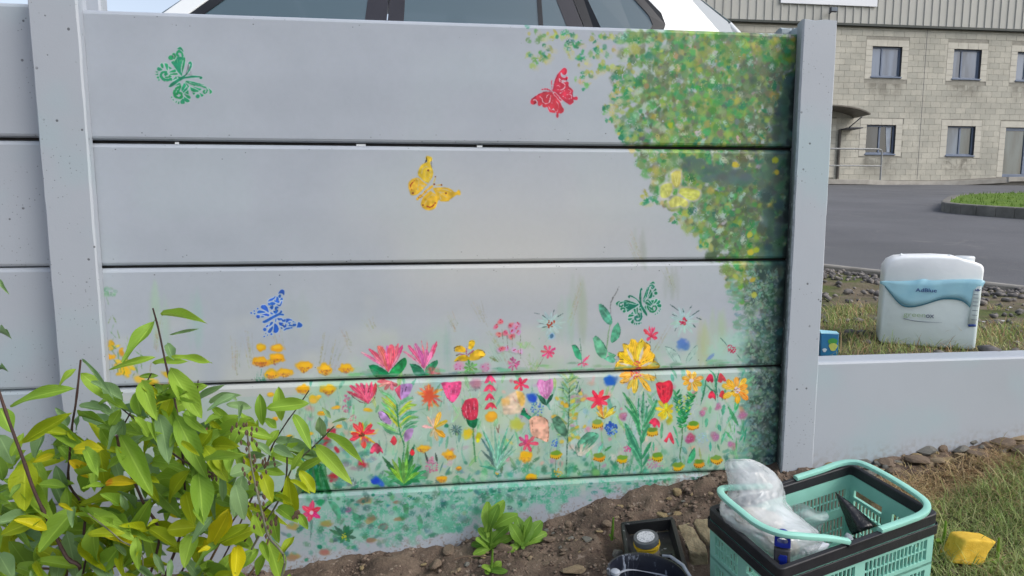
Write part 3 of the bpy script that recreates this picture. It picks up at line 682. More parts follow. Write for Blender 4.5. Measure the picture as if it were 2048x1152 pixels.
    leafpoly(c3, [(1262,440),(1300,436),(1345,500),(1357,572),(1300,547)], (72, 152, 112)); stroke(c3([(1340,370),(1352,500),(1356,655)]), 1.7, (70, 110, 90), 'line', .85, 0)
    petals(c3, (1365,608), [(1430,535,26),(1395,560,26),(1320,625,22),(1422,622,24),(1385,640,20)], 24, [(204, 86, 118)]); end()
    begin('painted_stem', 'tall leafy stem with grey tip beside the dark green butterfly')
    stroke(c4([(690,400),(662,470),(645,600),(628,720)]), 2.8, (116, 146, 112), 'line', .85, .2); stroke(c4([(757,62),(730,120),(690,190),(672,270),(690,400)]), 3.4, (98, 100, 100), 'lens', .85, .5)
    for P in [[(560,236),(592,236),(660,310),(692,400),(665,430),(610,390),(568,300)],[(745,410),(770,470),(750,560),(690,602),(675,560),(700,460)],[(505,560),(540,540),(600,600),(642,680),(612,757),(540,700)],[(612,760),(680,725),(722,772),(690,797)],[(650,692),(720,722),(700,745),(655,720)]]: leafpoly(c4, P, (86, 154, 122), (30, 74, 62))
    end()
    begin('painted_flower', 'small crimson blossom between the dark butterfly and the big daisy')
    petals(c4, (1062,545), [(1000,480,40),(1048,450,22),(1075,445,22),(1100,456,22),(1125,505,34),(1118,562,38),(1030,578,38)], 30, [(206, 68, 100), (196, 60, 96)]); stroke(c4([(1060,560),(1055,605)]), 1.4, (60, 80, 60), 'line', .8, 0); end()
    begin('painted_daisy', 'upper half of the big yellow daisy cut by the board seam')
    poly(c4([(715,872),(722,812),(762,762),(738,722),(755,690),(800,682),(790,612),(850,622),(870,572),(910,574),(935,602),(970,570),(1012,600),(1052,622),(1062,682),(1102,722),(1096,770),(1150,822),(1085,866)]), (214, 172, 56), streak=.5)
    petals(c4, (925,845), [(735,820,56),(760,705,60),(805,620,62),(885,575,66),(975,572,66),(1050,640,62),(1096,735,58),(1140,822,40)], 60, [(218, 178, 62), (210, 166, 46)])
    for L, w in [([(832,662),(900,790)], 34), ([(988,650),(948,790)], 34), ([(765,800),(890,830)], 30), ([(1070,795),(970,830)], 30)]: stroke(c4(L), w / 4.8, (200, 196, 192), 'lens', .85, .3, rec=False)
    for L in [[(790,612),(835,622),(848,690)],[(868,610),(890,572)],[(955,605),(985,575)],[(1020,602),(1060,640),(1052,700)],[(757,690),(802,690)],[(725,760),(805,765)],[(1100,722),(1085,790)],[(1090,800),(1152,824)],[(716,850),(740,806)],[(750,788),(880,797)],[(1030,770),(960,800)]]: stroke(c4(L), 1.5, (70, 62, 40), 'lens', .8, 0, rec=False)
    dots(c4, (925,828), 46, 26, 1.7, (192, 78, 90)); end()
    aqua(c5, (605,205), 150, [[(480,45),(565,107)],[(690,55),(660,95)],[(765,100),(670,162)],[(600,85),(613,122)],[(735,172),(780,190)],[(700,235),(727,267)],[(500,140),(540,155)],[(540,262),(525,300)]], 24, (170, 54, 84), 'pale aqua flower with crimson dots and long dark lashes', 36)
    begin('painted_bluebell', 'blurred blue bloom below the lashed aqua flower'); blob(c5, 602, 430, 56, (84, 112, 166), 7, .45, .2, 72); end()
    for P in [[(435,450),(500,470),(560,530),(590,605),(520,600),(450,520)],[(745,430),(700,470),(640,560),(635,605),(690,560),(745,480)]]:
        poly(c5(P), (158, 184, 174), a=.6, rec=False); stroke(c5(P[:4]), 1.5, (70, 100, 96), 'lens', .7, 0, rec=False)
    for L in [[(480,500),(545,600)],[(440,470),(520,590)],[(715,520),(660,590)]]: stroke(c5(L), 1.4, (96, 130, 122), 'lens', .6, 0, rec=False)
    for _ in range(9): dab(c5(rngm.uniform(900, 1170), rngm.uniform(350, 600)), 24, 22, (156, 188, 178), 0, .35, .7, 0, rec=False)
    begin('painted_flower', 'little crimson dotted centre beside the trunk on the third board'); dots(c5, (1070,470), 42, 30, 1.9, (176, 56, 80)); end()
    for L in [[(965,365),(1027,437)],[(1115,510),(1152,562)]]: stroke(c5(L), 2.6, (52, 90, 84), 'lens', .8, 0, rec=False)
    begin('painted_bluebell', 'slanting blue smear at the seam near the trunk'); stroke(c5([(902,520),(825,590)]), 10, (92, 116, 180), 'lens', .6, .3, soft=4); end()
    for _ in range(60):                                   # soft green foot along the third seam
        x = rngm.uniform(700, 1480); y = np.interp(x, [400, 1560], [766, 729]) - abs(rngm.normal(0, 7))
        dab((x, y), rngm.uniform(8, 20), rngm.uniform(2, 5), jit((116, 158, 130), 10), 0, .55, .6, .35, rec=False)

def paint_lower():
    # background grasses on the fourth board
    for _ in range(330):
        x = rngm.uniform(560, 1500); y = rngm.uniform(800, 950) - (x - 600) * .02
        L = rngm.uniform(20, 60)
        stroke([(x, y), (x + rngm.normal(0, 6), y - L * .5), (x + rngm.normal(0, 14), y - L)], rngm.uniform(3, 7), jit([(126, 172, 150), (96, 158, 128), (150, 184, 166), (110, 150, 120), (168, 184, 160)][rngm.integers(5)], 8), 'taper', .42, .5, rec=False)
    for _ in range(230):
        x = rngm.uniform(620, 1490); y = np.interp(x, [600, 1450], [985, 942]) - abs(rngm.normal(0, 16)) - 3
        dab((x, y), rngm.uniform(4, 14), rngm.uniform(3, 8), jit([(60, 132, 104), (84, 150, 122), (50, 112, 86), (120, 168, 146)][rngm.integers(4)], 9), rngm.uniform(0, 3), .6, .5, .46, rec=False)
    for _ in range(210):
        x = rngm.uniform(610, 1485); y = rngm.uniform(770, 945) - (x - 600) * .02; k = rngm.random()
        if k < .5:
            a_ = rngm.normal(0, .5); L = rngm.uniform(14, 34); stroke([(x, y), (x + math.sin(a_) * L * .5, y - L * .55), (x + math.sin(a_) * L, y - L)], rngm.uniform(5, 10), jit([(84, 152, 118), (112, 164, 120), (64, 134, 104), (142, 170, 104)][rngm.integers(4)], 9), 'lens', .55, .6, rec=False)
        else: dab((x, y), rngm.uniform(4, 11), rngm.uniform(4, 9), jit([(196, 120, 140), (206, 172, 90), (176, 140, 170), (206, 160, 140), (150, 176, 190), (196, 190, 186), (190, 90, 110)][rngm.integers(7)], 9), rngm.uniform(0, 3), .5, .7, .42, rec=False)
    begin('painted_marigolds', 'second row of orange marigold heads just under the seam')
    for x, y, rx, ry in [(605,1050,70,46),(845,1055,68,46)]: bud(c1, x, y, rx, ry)
    for x, y, rx, ry in [(520,340,40,34),(625,380,36,22),(560,405,36,20),(765,390,36,20),(640,465,26,16),(495,500,42,18),(410,515,34,24),(345,430,26,18),(325,322,28,22),(545,330,30,20)]: bud(k7, x, y, rx * 1.0, ry * 1.0, (200, 168, 72), (160, 140, 110), False)
    end()
    begin('painted_lotus', 'crimson painted lotus under the larger pink one')
    petals(c6, (268,322), [(65,205,36,(160,70,88)),(95,150,44,(178,74,98)),(120,230,36,(170,80,104)),(155,138,44,(196,84,116)),(200,132,42,(186,66,94)),(250,130,40,(204,90,120)),(300,128,46,(192,70,100)),(342,135,44,(190,66,96)),(235,210,40,(210,100,130)),(310,210,36,(204,84,112))], 42, [CRIM], bend=.05)
    for L in [[(75,215),(180,300),(270,326)],[(350,180),(330,270),(275,326)],[(230,150),(235,240)],[(290,150),(265,220)]]: stroke(c6(L), 1.6, (80, 36, 46), 'lens', .75, 0, rec=False)
    end()
    begin('painted_flower', 'brownish pink half flower hanging from the seam'); petals(c6, (500,120), [(360,118,34),(375,160,36),(430,188,44),(500,192,44),(540,150,40)], 40, [(180, 88, 96), (196, 120, 130)], bend=.05); end()
    begin('painted_tulip', 'lilac and pink tulip beneath the seam'); poly(c6([(522,190),(580,148),(590,285),(560,260)]), (196, 84, 112), streak=.5); poly(c6([(580,150),(600,138),(692,138),(672,222),(605,292),(575,250)]), (172, 134, 186), streak=.4)
    for L in [[(640,150),(622,210)],[(600,180),(590,250)]]: stroke(c6(L), 2, (60, 40, 70), 'lens', .8, 0, rec=False)
    end()
    begin('painted_plant', 'tall yellow green leafy plant with a broad leaf rosette')
    S = [((545,330),(480,262),(385,205)),((550,400),(470,318),(400,262)),((552,460),(470,380),(392,310)),((556,520),(470,430),(405,380)),((560,345),(630,285),(705,268)),((562,425),(645,350),(735,335)),((566,490),(655,420),(745,400)),((572,545),(660,465),(752,455)),((584,600),(665,520),(765,490)),((590,560),(520,480),(430,400)),((560,620),(470,590),(400,535)),((545,590),(440,540),(350,502)),((600,640),(680,560),(740,540))]
    for i, L in enumerate(S): stroke(c6(L), 9.0, jit([(104, 164, 124), (140, 176, 76), (84, 148, 110), (120, 170, 100)][i % 4], 6), 'lens', .9, .5)
    for L in [((540,360),(490,310),(440,250)),((552,470),(500,400),(440,345)),((570,440),(640,380),(700,360)),((575,520),(640,460),(690,440)),((580,380),(650,320),(690,300)),((560,550),(520,500),(470,440))]: stroke(c6(L), 4.5, jit((188, 190, 62), 6), 'lens', .8, .4)
    for L in [((550,430),(520,370)),((600,520),(680,450)),((610,560),(720,500)),((545,500),(480,440))]: stroke(c6(L), 2.2, (46, 110, 78), 'lens', .8, 0)
    stroke(c6([(545,330),(556,480),(575,600),(612,720),(600,860)]), 3.4, (52, 116, 80), 'line', .85, .3)
    T = [(405,830,(36,70,54)),(440,905,(44,110,66)),(420,965,(60,130,80)),(450,1025,(70,140,90)),(500,860,(112,150,60)),(560,835,(72,140,70)),(650,720,(56,120,70)),(712,715,(40,96,66)),(700,835,(60,128,80)),(780,920,(44,120,76)),(842,965,(60,134,84)),(835,1035,(76,144,96)),(640,850,(120,160,70)),(720,900,(90,146,70)),(480,940,(120,156,60)),(760,985,(110,160,80)),(600,860,(84,140,66)),(470,1080,(50,120,84)),(770,1080,(50,124,90))]
    for x, y, col in T: stroke(c6([(612,1105), ((612 + x) / 2 + (x - 612) * .08, (1105 + y) / 2 - 30), (x, y)]), 9.5, jit(col, 6), 'lens', .92, .6)
    end()
    begin('painted_bud', 'lilac bud outlined in black left of the leafy plant'); poly(c6([(362,410),(402,396),(462,450),(492,512),(458,520),(400,482)]), (170, 138, 186), streak=.4)
    for L in [[(365,410),(385,470),(440,515)],[(400,396),(450,430),(495,505)]]: stroke(c6(L), 2, (46, 40, 60), 'lens', .85, 0, rec=False)
    end()
    begin('painted_bud', 'lilac bud right of the leafy plant'); poly(c6([(610,620),(642,572),(702,566),(682,650),(624,692)]), (172, 138, 184), streak=.4); end()
    begin('painted_daisy', 'red and yellow daisy with a dark dotted centre')
    star(c6, (212,622), 135, 9, 22, (208, 168, 50), .5, .1, 'lens')
    petals(c6, (212,622), [(130,520,46),(190,508,48),(300,528,50),(325,585,46),(232,745,56),(100,672,52),(105,610,40),(270,690,30)], 46, [(206, 60, 72), (198, 48, 60)])
    dots(c6, (210,625), 26, 14, 1.8, (92, 60, 40)); end()
    begin('painted_bell', 'rose bell flower beside the red and yellow daisy'); poly(c6([(285,802),(300,742),(345,700),(392,742),(412,802),(385,785),(360,806),(335,785),(310,804)]), (200, 76, 106), streak=.6); end()
    begin('painted_bud', 'small red bud left of the plant stem'); poly(c6([(480,690),(512,632),(545,680),(520,725)]), (178, 58, 70), streak=.5); end()
    begin('painted_bud', 'small red bud on the right of the plant stem'); poly(c6([(665,800),(690,758),(716,800),(690,825)]), (186, 50, 60), streak=.4); end()
    begin('painted_thistle', 'orange and red thistle burst under the seam')
    for i in range(46):
        an = rngm.uniform(0, 6.28); r = rngm.uniform(70, 145); yy = 250 + math.sin(an) * r
        if yy < 105: yy = 105
        stroke(c6([(860 + math.cos(an) * 18, 250 + math.sin(an) * 18), (860 + math.cos(an) * r, yy)]), 5, jit([(206, 150, 62), (198, 112, 66), (190, 84, 70)][min(2, i // 16)], 10), 'lens', .72, .4, soft=2)
    blob(c6, 850, 250, 70, (188, 84, 66), 6, .5, .25); end()
    begin('painted_tulip', 'bright pink tulip beside the orange thistle'); poly(c6([(968,130),(1000,118),(1060,122),(1120,112),(1164,122),(1152,220),(1110,288),(1078,312),(1022,262)]), (200, 78, 124), streak=.4)
    for L in [[(1005,150),(1040,260)],[(1060,140),(1070,290)],[(1120,140),(1095,270)],[(1030,135),(1060,270)]]: stroke(c6(L), 2.2, (214, 130, 168), 'lens', .8, 0, rec=False)
    stroke(c6([(985,190),(1030,275),(1080,315),(1130,245)]), 1.5, (90, 40, 60), 'lens', .8, 0, rec=False); end()
    begin('painted_tulip', 'crimson tulip with white streaks and a green cup')
    stroke(c6([(1275,545),(1282,700),(1300,880)]), 4, (70, 124, 84), 'line', .85, .4); leafpoly(c6, [(1205,466),(1312,466),(1302,548),(1272,558),(1230,532)], (28, 118, 78))
    poly(c6([(1200,292),(1260,274),(1312,280),(1326,362),(1312,462),(1250,484),(1190,452),(1166,372)]), (190, 56, 82), streak=.4)
    for L in [[(1215,310),(1210,440)],[(1240,330),(1262,470)],[(1285,300),(1290,440)],[(1195,380),(1225,460)]]: stroke(c6(L), 1.7, (214, 160, 172), 'lens', .8, 0, rec=False)
    stroke(c6([(1165,370),(1178,440),(1210,490)]), 2.2, (80, 60, 70), 'lens', .8, 0, rec=False); end()
    begin('painted_bleeding_heart', 'column of four crimson heart shaped blooms')
    for x, y, s in [(1440,98,58),(1435,178,60),(1435,264,48),(1445,350,60)]:
        poly(c6([(x - s, y + 30), (x - s * .55, y - 18), (x, y - 38), (x + s * .6, y - 16), (x + s, y + 28), (x + s * .45, y + 12), (x + s * .3, y + 34), (x, y + 6), (x - s * .45, y + 30)]), jit((204, 60, 98), 5), streak=.4, smooth=True)
    end()
    bud(c6, 1450, 450, 54, 54, (206, 158, 66), (170, 120, 90), False)
    begin('painted_thistle', 'mauve grey thistle head at the seam'); blob(c6, 1300, 130, 62, (160, 122, 140), 6, .6, .38, 52)
    for i in range(8): stroke(c6([(1300 + (i - 4) * 12, 165), (1300 + (i - 4) * 16, 205)]), 1.3, (90, 90, 96), 'taper', .7, 0, rec=False)
    end()
    begin('painted_lily', 'faded pink and yellow lily left of the dark aster')
    petals(c6, (900,560), [(840,450,36,(196,170,160)),(900,470,40,(200,170,165)),(790,540,40,(206,172,168)),(960,410,56,(206,164,62)),(1020,490,50,(204,168,70)),(1000,640,60,(206,170,62)),(930,680,40,(206,176,150)),(870,640,40,(208,180,165))], 40, [PINK]); end()
    begin('painted_aster', 'dark slate aster between the lily and the crimson tulip')
    for i in range(12):
        an = i * .52; stroke(c6([(1110,575),(1110 + math.cos(an) * 62, 575 + math.sin(an) * 58)]), 2.6, jit((64, 92, 98), 8), 'lens', .85, 0)
    dab(c6(1022, 535), 5, 5, (36, 112, 82)); end()
    blob(c6, 1230, 610, 50, (200, 182, 52), 5, .7); blob(c6, 1330, 640, 40, (170, 170, 50), 5, .7); dab(c6(1322, 680), 4, 5, (206, 206, 40))
    for x, y, rx, ry in [(805,755,66,42),(1050,815,60,55),(985,1050,58,34),(1140,945,30,28)]: bud(c6, x, y, rx, ry, (200, 154, 62), (150, 100, 70))
    begin('painted_heather', 'speckled pink heather stalk between dark blades')
    dots(c6, (880,930), 62, 60, 1.8, (176, 110, 140), .75); dots(c6, (860,860), 40, 26, 1.8, (186, 130, 156), .75); end()
    for L in [[(815,790),(840,890)],[(915,800),(935,900)]]: stroke(c6(L), 5, (52, 66, 60), 'lens', .85, .2)
    for L in [[(990,880),(950,1000)],[(1060,930),(1010,1000)]]: stroke(c6(L), 4, (80, 120, 120), 'lens', .8, .2)
    begin('painted_hyacinth', 'short cobalt blue hyacinth at the fourth seam'); blob(c6, 345, 1060, 40, (40, 82, 170), 6, .8, .25, 62); blob(c6, 400, 1100, 32, (52, 96, 176), 4, .7, .35); end()
    begin('painted_poppy', 'dark red poppies among deep green stems beside the shrub')
    for _ in range(26): stroke(k7([(520 + rngm.normal(0, 34), 770), (525 + rngm.normal(0, 40), 560 + rngm.normal(0, 30))]), 9, jit((34, 92, 62), 9), 'taper', .7, .5)
    for x, y, r in [(575,530,34),(600,490,20),(525,610,30),(625,575,20),(610,700,28),(745,630,28)]: blob(k7, x, y, r * 1.5, (166, 46, 60), 5, .75, .3)
    end()
    begin('painted_poppy', 'dark crimson bloom half hidden by the shrub leaves'); blob(Zf(0, 500, 1.766), 760, 630, 60, (120, 40, 62), 8, .8, .25); blob(Zf(0, 500, 1.766), 800, 615, 40, (130, 40, 64), 4, .8, .25); end()
    for _ in range(50): dab((rngm.uniform(620, 760), rngm.uniform(880, 975)), rngm.uniform(5, 12), rngm.uniform(4, 8), jit([(130, 120, 132), (84, 140, 124), (110, 150, 140)][rngm.integers(3)], 8), 0, .6, .5, .45, rec=False)
    dots(c6, (60,370), 40, 16, 2, (176, 110, 136), .7); dots(c6, (60,270), 36, 14, 2, (176, 110, 136), .7); dots(c6, (130,470), 40, 14, 2, (186, 120, 140), .7)
    # ---- c7 group
    begin('painted_plant', 'teal sword leaved plant right of the crimson tulip')
    for x, y, col in [(200,548,(70,132,110)),(240,600,(110,166,146)),(190,640,(72,110,104)),(195,765,(80,104,104)),(330,545,(110,160,140)),(380,620,(130,176,158)),(465,535,(104,162,138)),(525,605,(84,146,120)),(515,730,(120,170,150)),(470,690,(64,116,100)),(250,905,(96,160,130)),(445,890,(104,160,138)),(300,760,(130,178,160)),(420,780,(140,184,166)),(180,920,(60,140,108)),(540,760,(110,164,140))]:
        stroke(c7([(352,965), ((352 + x) / 2 + (352 - x) * .12, (965 + y) / 2), (x, y)]), 6.5, jit(col, 6), 'lens', .88, .6)
    dots(c7, (350,1000), 14, 6, 1.6, (190, 170, 80)); end()
    for L in [[(345,545),(375,620)],[(375,525),(365,600)]]: stroke(c7(L), 2.4, (120, 90, 84), 'lens', .8, 0)
    begin('painted_rose', 'soft peach and yellow rose')
    poly(c7([(408,282),(500,220),(560,200),(622,250),(622,340),(580,412),(470,430),(412,418)]), (206, 182, 160), a=.85, soft=4, streak=.3); poly(c7([(535,202),(602,222),(622,300),(592,352),(560,300)]), (214, 176, 92), a=.85, soft=3); blob(c7, 445, 300, 44, (212, 186, 120), 4, .6, .2)
    for L in [[(500,250),(540,320)],[(520,290),(580,330)]]: stroke(c7(L), 1.6, (190, 120, 120), 'lens', .7, 0, rec=False)
    end()
    begin('painted_flower', 'small red star flower above the peach rose'); star(c7, (580,138), 72, 6, 30, (202, 56, 84), .4); end()
    begin('painted_cornflower', 'cobalt cornflower left of the lilac pink tulip'); blob(c7, 690, 265, 52, (40, 82, 168), 8, .75, .28, 64); dots(c7, (735,370), 66, 46, 1.7, (64, 104, 176), .75); end()
    begin('painted_tulip', 'lilac pink tulip with white streaks and two dark leaves')
    leafpoly(c7, [(735,238),(800,268),(826,335),(780,318)], (38, 98, 78)); leafpoly(c7, [(828,342),(850,270),(892,233),(880,285)], (34, 92, 72))
    poly(c7([(734,132),(762,92),(820,108),(880,88),(893,170),(850,262),(822,282),(762,222)]), (198, 128, 176), streak=.35)
    for L in [[(760,120),(800,230)],[(800,120),(820,250)],[(850,110),(835,230)],[(745,150),(775,210)]]: stroke(c7(L), 1.8, (220, 190, 212), 'lens', .8, 0, rec=False)
    end()
    begin('painted_plant', 'tall olive feathery plant with broad grey green leaves')
    for _ in range(70):
        t = rngm.random(); y = 80 + t * 620; s = rngm.choice([-1, 1]); Ln = rngm.uniform(50, 120)
        stroke(c7([(1040 - t * 14, y), (1040 + s * Ln * .5, y - 40), (1040 + s * Ln, y - rngm.uniform(30, 90))]), 5, jit([(132, 158, 92), (110, 158, 128), (92, 146, 116), (150, 160, 90), (120, 168, 140)][rngm.integers(5)], 8), 'lens', .6, .5)
    for _ in range(20): dab(c7(1040 + rngm.normal(0, 70), rngm.uniform(200, 720)), 4, 6, jit((190, 164, 62), 8), rngm.uniform(0, 3), .7, .4, .3)
    leafpoly(c7, [(1090,812),(1130,700),(1228,602),(1332,622),(1290,702),(1200,772)], (88, 136, 110), (54, 90, 76)); leafpoly(c7, [(880,472),(950,452),(1022,562),(1012,642),(930,592)], (92, 138, 112), (60, 100, 84))
    for i in range(7): stroke(c7([(1110 + i * 22, 790 - i * 22), (1160 + i * 24, 700 - i * 12)]), 1.5, (60, 104, 84), 'lens', .7, 0, rec=False)
    stroke(c7([(1050,180),(1045,400),(1030,700),(1020,1030)]), 2.0, (56, 96, 78), 'line', .85, 0)
    for L in [[(1140,110),(1110,200)],[(1165,180),(1115,240)],[(980,150),(1000,220)],[(1035,400),(1050,480)]]: stroke(c7(L), 2.2, (40, 84, 84), 'lens', .8, 0)
    for _ in range(12): stroke(c7([(1160 + rngm.normal(0, 20), 830), (1200 + rngm.normal(0, 60), 700)]), 6, jit((196, 188, 176), 5), 'lens', .5, .3)
    end()
    begin('painted_flower', 'large red seven petalled star flower'); star(c7, (1330,288), 112, 7, 40, (206, 54, 80), -.35, 0, 'lens', .3, .08); dab(c7(1330, 290), 8, 8, (206, 54, 80), 0, .9, .3, 0); end()
    begin('painted_lily', 'yellow and orange lily tucked under the large red star')
    petals(c7, (1380,470), [(1320,345,34,(210,150,52)),(1345,340,30,(206,120,50)),(1400,350,40,(206,176,56)),(1470,370,46,(196,180,62)),(1490,400,30,(190,176,80)),(1310,410,30,(196,180,80))], 34, [(204, 172, 56)])
    for L in [[(1440,375),(1492,350),(1480,385)],[(1330,450),(1385,470)],[(1300,370),(1345,400)]]: stroke(c7(L), 1.5, (60, 60, 40), 'lens', .8, 0, rec=False)
    end()
    begin('painted_tulip', 'salmon tulip lying sideways with a dark green stalk')
    leafpoly(c7, [(578,432),(612,368),(640,420),(690,462),(668,486),(620,450)], (26, 116, 78))
    poly(c7([(660,482),(700,452),(762,445),(832,482),(852,572),(842,692),(762,662),(684,622)]), (212, 166, 146), streak=.35)
    for L in [[(760,442),(830,480),(852,570),(840,690)],[(740,450),(745,480)],[(690,490),(700,600)],[(690,640),(780,665)],[(640,600),(690,640)]]: stroke(c7(L), 1.5, (110, 70, 50), 'lens', .75, 0, rec=False)
    end()
    blob(c7, 555, 530, 72, (176, 182, 88), 7, .6, .3, 62); blob(c7, 420, 480, 0.1, (0, 0, 0), 0)
    begin('painted_flower', 'raspberry star flower above a yellow marigold'); star(c7, (640,705), 88, 7, 34, (188, 72, 104), .2, 0, 'petal', .3); end()
    begin('painted_marigolds', 'pair of yellow marigolds below the raspberry star'); bud(c7, 630, 835, 70, 56, (208, 166, 46), (170, 120, 60)); bud(c7, 675, 1030, 62, 42, (206, 156, 44), (170, 110, 60)); end()
    def poppy(cv, x, y, rx=62, ry=44, stem=True):
        if stem: stroke(cv([(x + 2, y + ry), (x, y + ry + 95)]), 1.7, (84, 112, 100), 'line', .8, 0)
        for _ in range(4): dab(cv(x, y + ry * .2), rx / 4.8, ry / 4.8 * .9, jit((198, 156, 48), 7), 0, .85, .35, .15)
        for _ in range(4): dab(cv(x + rngm.normal(0, 5), y - ry * .35), rx / 4.8 * .85, ry / 4.8 * .55, jit((104, 140, 62), 8), 0, .75, .4, .25)
        for i in range(6): dab(cv(x - rx * .8 + i * rx * .32, y + ry * (.55 + .35 * math.sin(i * .63))), 1.4, 1.6, (110, 66, 40), 0, .85, .3, 0, rec=False)
    begin('painted_poppy', 'three round yellow and green seed poppies on thin stems')
    for x, y in [(915,815),(1335,838),(1562,858)]: poppy(c7, x, y)
    end()
    dots(c7, (910,700), 40, 20, 1.7, (70, 104, 180), .8); dots(c7, (940,990), 40, 16, 1.8, (186, 160, 60), .8); blob(c7, 1300, 990, 60, (110, 156, 100), 5, .6)
    begin('painted_hyacinth', 'cobalt blue speckled hyacinth in the middle of the fourth board'); dots(c7, (1452,560), 62, 60, 2.5, (46, 84, 162), .85); dots(c7, (1450,600), 50, 16, 2.2, (100, 136, 190), .8); end()
    begin('painted_clover', 'mauve clover right of the large red star'); blob(c7, 1562, 455, 44, (158, 112, 148), 6, .65, .33); end()
    begin('painted_cornflower', 'round cobalt cornflower left of the big daisy petals'); blob(c8, 195, 150, 62, (44, 86, 170), 8, .6, .25, 66); end()
    for L in [[(1320,780),(1370,705)],[(1385,780),(1450,730)],[(1240,960),(1270,870)],[(1420,870),(1450,830)],[(640,890),(655,980)],[(960,880),(965,930)],[(1620,1000),(1625,930)],[(1270,880),(1285,950)]]: stroke(c7(L), 5, jit((90, 150, 124), 8), 'lens', .8, .4)
    # ---- c8 group
    begin('painted_daisy', 'lower half of the big yellow daisy cut by the board seam')
    petals(c4, (925,900), [(770,925,60),(775,985,66),(845,1045,58,(204,170,90)),(905,1080,72),(985,1000,34,(204,198,190)),(1055,1065,64),(1092,960,58),(1110,940,40),(860,960,30,(204,198,186)),(1000,940,34,(206,190,130))], 60, [(212, 170, 66), (206, 164, 62)])
    for L in [[(1040,900),(1075,990)],[(985,990),(1040,1070)],[(945,1000),(920,1075)],[(1105,900),(1112,960)],[(775,985),(830,985)]]: stroke(c4(L), 1.8, (86, 70, 46), 'lens', .75, 0, rec=False)
    dots(c4, (920,905), 48, 22, 1.8, (190, 76, 92)); end()
    begin('painted_plant', 'big green plant with long serrated leaves under the daisy')
    for L, w in [([(480,640),(420,430),(310,258)], 60), ([(480,680),(440,520),(335,395)], 60), ([(500,560),(505,400),(512,258)], 40), ([(500,620),(590,460),(642,335)], 78), ([(490,900),(400,720),(335,560)], 92), ([(490,980),(430,850),(345,735)], 50), ([(500,900),(550,800),(585,740)], 44), ([(520,560),(540,470),(545,400)], 34), ([(470,560),(460,420),(468,300)], 16), ([(500,980),(545,900),(560,840)], 40), ([(490,760),(520,660),(580,560)], 60)]:
        stroke(c8(L), w / 4.8, jit((70, 146, 108), 8), 'lens', .88, .6)
        stroke(c8(L), w / 14, jit((36, 104, 76), 6), 'lens', .6, 0)
    for _ in range(26):
        x, y = rngm.uniform(330, 620), rngm.uniform(300, 820)
        if abs(x - 480) < 140 - (y - 300) * .1: stroke(c8([(x, y), (x + rngm.normal(0, 10), y + 26)]), 2.6, jit((34, 100, 72), 8), 'lens', .7, 0, rec=False)
    stroke(c8([(492,1030),(490,900),(482,640)]), 4, (62, 132, 98), 'line', .8, .4); end()
    begin('painted_tulip', 'tall scarlet tulip right of the big daisy'); poly(c8([(628,182),(660,165),(700,168),(760,148),(792,190),(786,282),(742,362),(702,372),(652,292)]), (188, 42, 62), streak=.35)
    for L in [[(680,180),(690,340)],[(735,170),(725,350)],[(770,200),(750,320)]]: stroke(c8(L), 2.4, (210, 84, 96), 'lens', .7, 0, rec=False)
    for L in [[(640,190),(668,230)],[(690,175),(715,350)]]: stroke(c8(L), 1.3, (90, 20, 34), 'lens', .7, 0, rec=False)
    end()
    begin('painted_flower', 'lemon yellow ragged flower under the scarlet tulip'); star(c8, (725,435), 88, 8, 36, (200, 180, 48), .1); blob(c8, 700, 490, 44, (196, 178, 52), 4, .7); blob(c8, 760, 540, 40, (150, 158, 56), 4, .7)
    for L in [[(725,450),(715,490)],[(735,440),(750,470)]]: stroke(c8(L), 1.5, (110, 90, 40), 'lens', .8, 0, rec=False)
    end()
    begin('painted_flower', 'square amber flower with a white centre'); star(c8, (972,152), 90, 8, 44, (216, 160, 58), .4, .1, 'petal', .5); star(c8, (972,152), 70, 6, 16, (198, 132, 44), .1, .2, 'lens'); dab(c8(972, 150), 4.6, 4.6, (206, 200, 212), 0, .95, .3, 0); end()
    begin('painted_bell', 'two tiers of hanging red bells on a green stem')
    for L in [[(1150,48),(1198,120),(1195,240)],[(1238,58),(1208,180),(1222,310)],[(1112,190),(1160,235),(1200,260)],[(1110,145),(1090,260),(1055,400)],[(1200,240),(1200,350)]]: stroke(c8(L), 4.6, jit((44, 120, 84), 6), 'lens', .9, .3)
    for P in [[(1108,140),(1140,90),(1172,100),(1182,150),(1165,172),(1150,155),(1130,165)],[(1222,160),(1236,90),(1262,85),(1305,145),(1290,160),(1272,150),(1255,172)],[(1130,310),(1142,270),(1170,250),(1200,290),(1198,330),(1175,315),(1150,325)],[(1235,300),(1255,250),(1282,255),(1302,330),(1280,325),(1262,318)]]: poly(c8(P), jit((198, 58, 80), 5), streak=.4)
    end()
    begin('painted_flower', 'round amber flower beside the dark trunk'); star(c8, (1410,240), 118, 10, 54, (214, 160, 54), .2, .1, 'petal', .5); dots(c8, (1408,240), 30, 16, 2.6, (204, 196, 212)); dots(c8, (1408,240), 24, 6, 1.3, (90, 60, 90))
    for L in [[(1355,190),(1345,150)],[(1430,125),(1425,150)],[(1345,260),(1370,250)]]: stroke(c8(L), 1.8, (90, 70, 30), 'lens', .8, 0, rec=False)
    end()
    begin('painted_plant', 'bright green forked plant between scarlet tulip and red bells')
    stroke(c8([(870,930),(862,860),(880,720),(885,600)]), 3.2, (70, 112, 76), 'line', .85, .3)
    for arm in ([(885,600),(860,440),(830,285)], [(890,560),(930,430),(985,290)]):
        S_ = spline(arm, 18)
        for i, q in enumerate(S_):
            for s in (-1, 1):
                stroke(c8([tuple(q), (q[0] + s * rngm.uniform(25, 52), q[1] - rngm.uniform(10, 50))]), 4.4, jit([(34, 128, 78), (60, 150, 96), (30, 104, 66)][rngm.integers(3)], 8), 'lens', .9, .3)
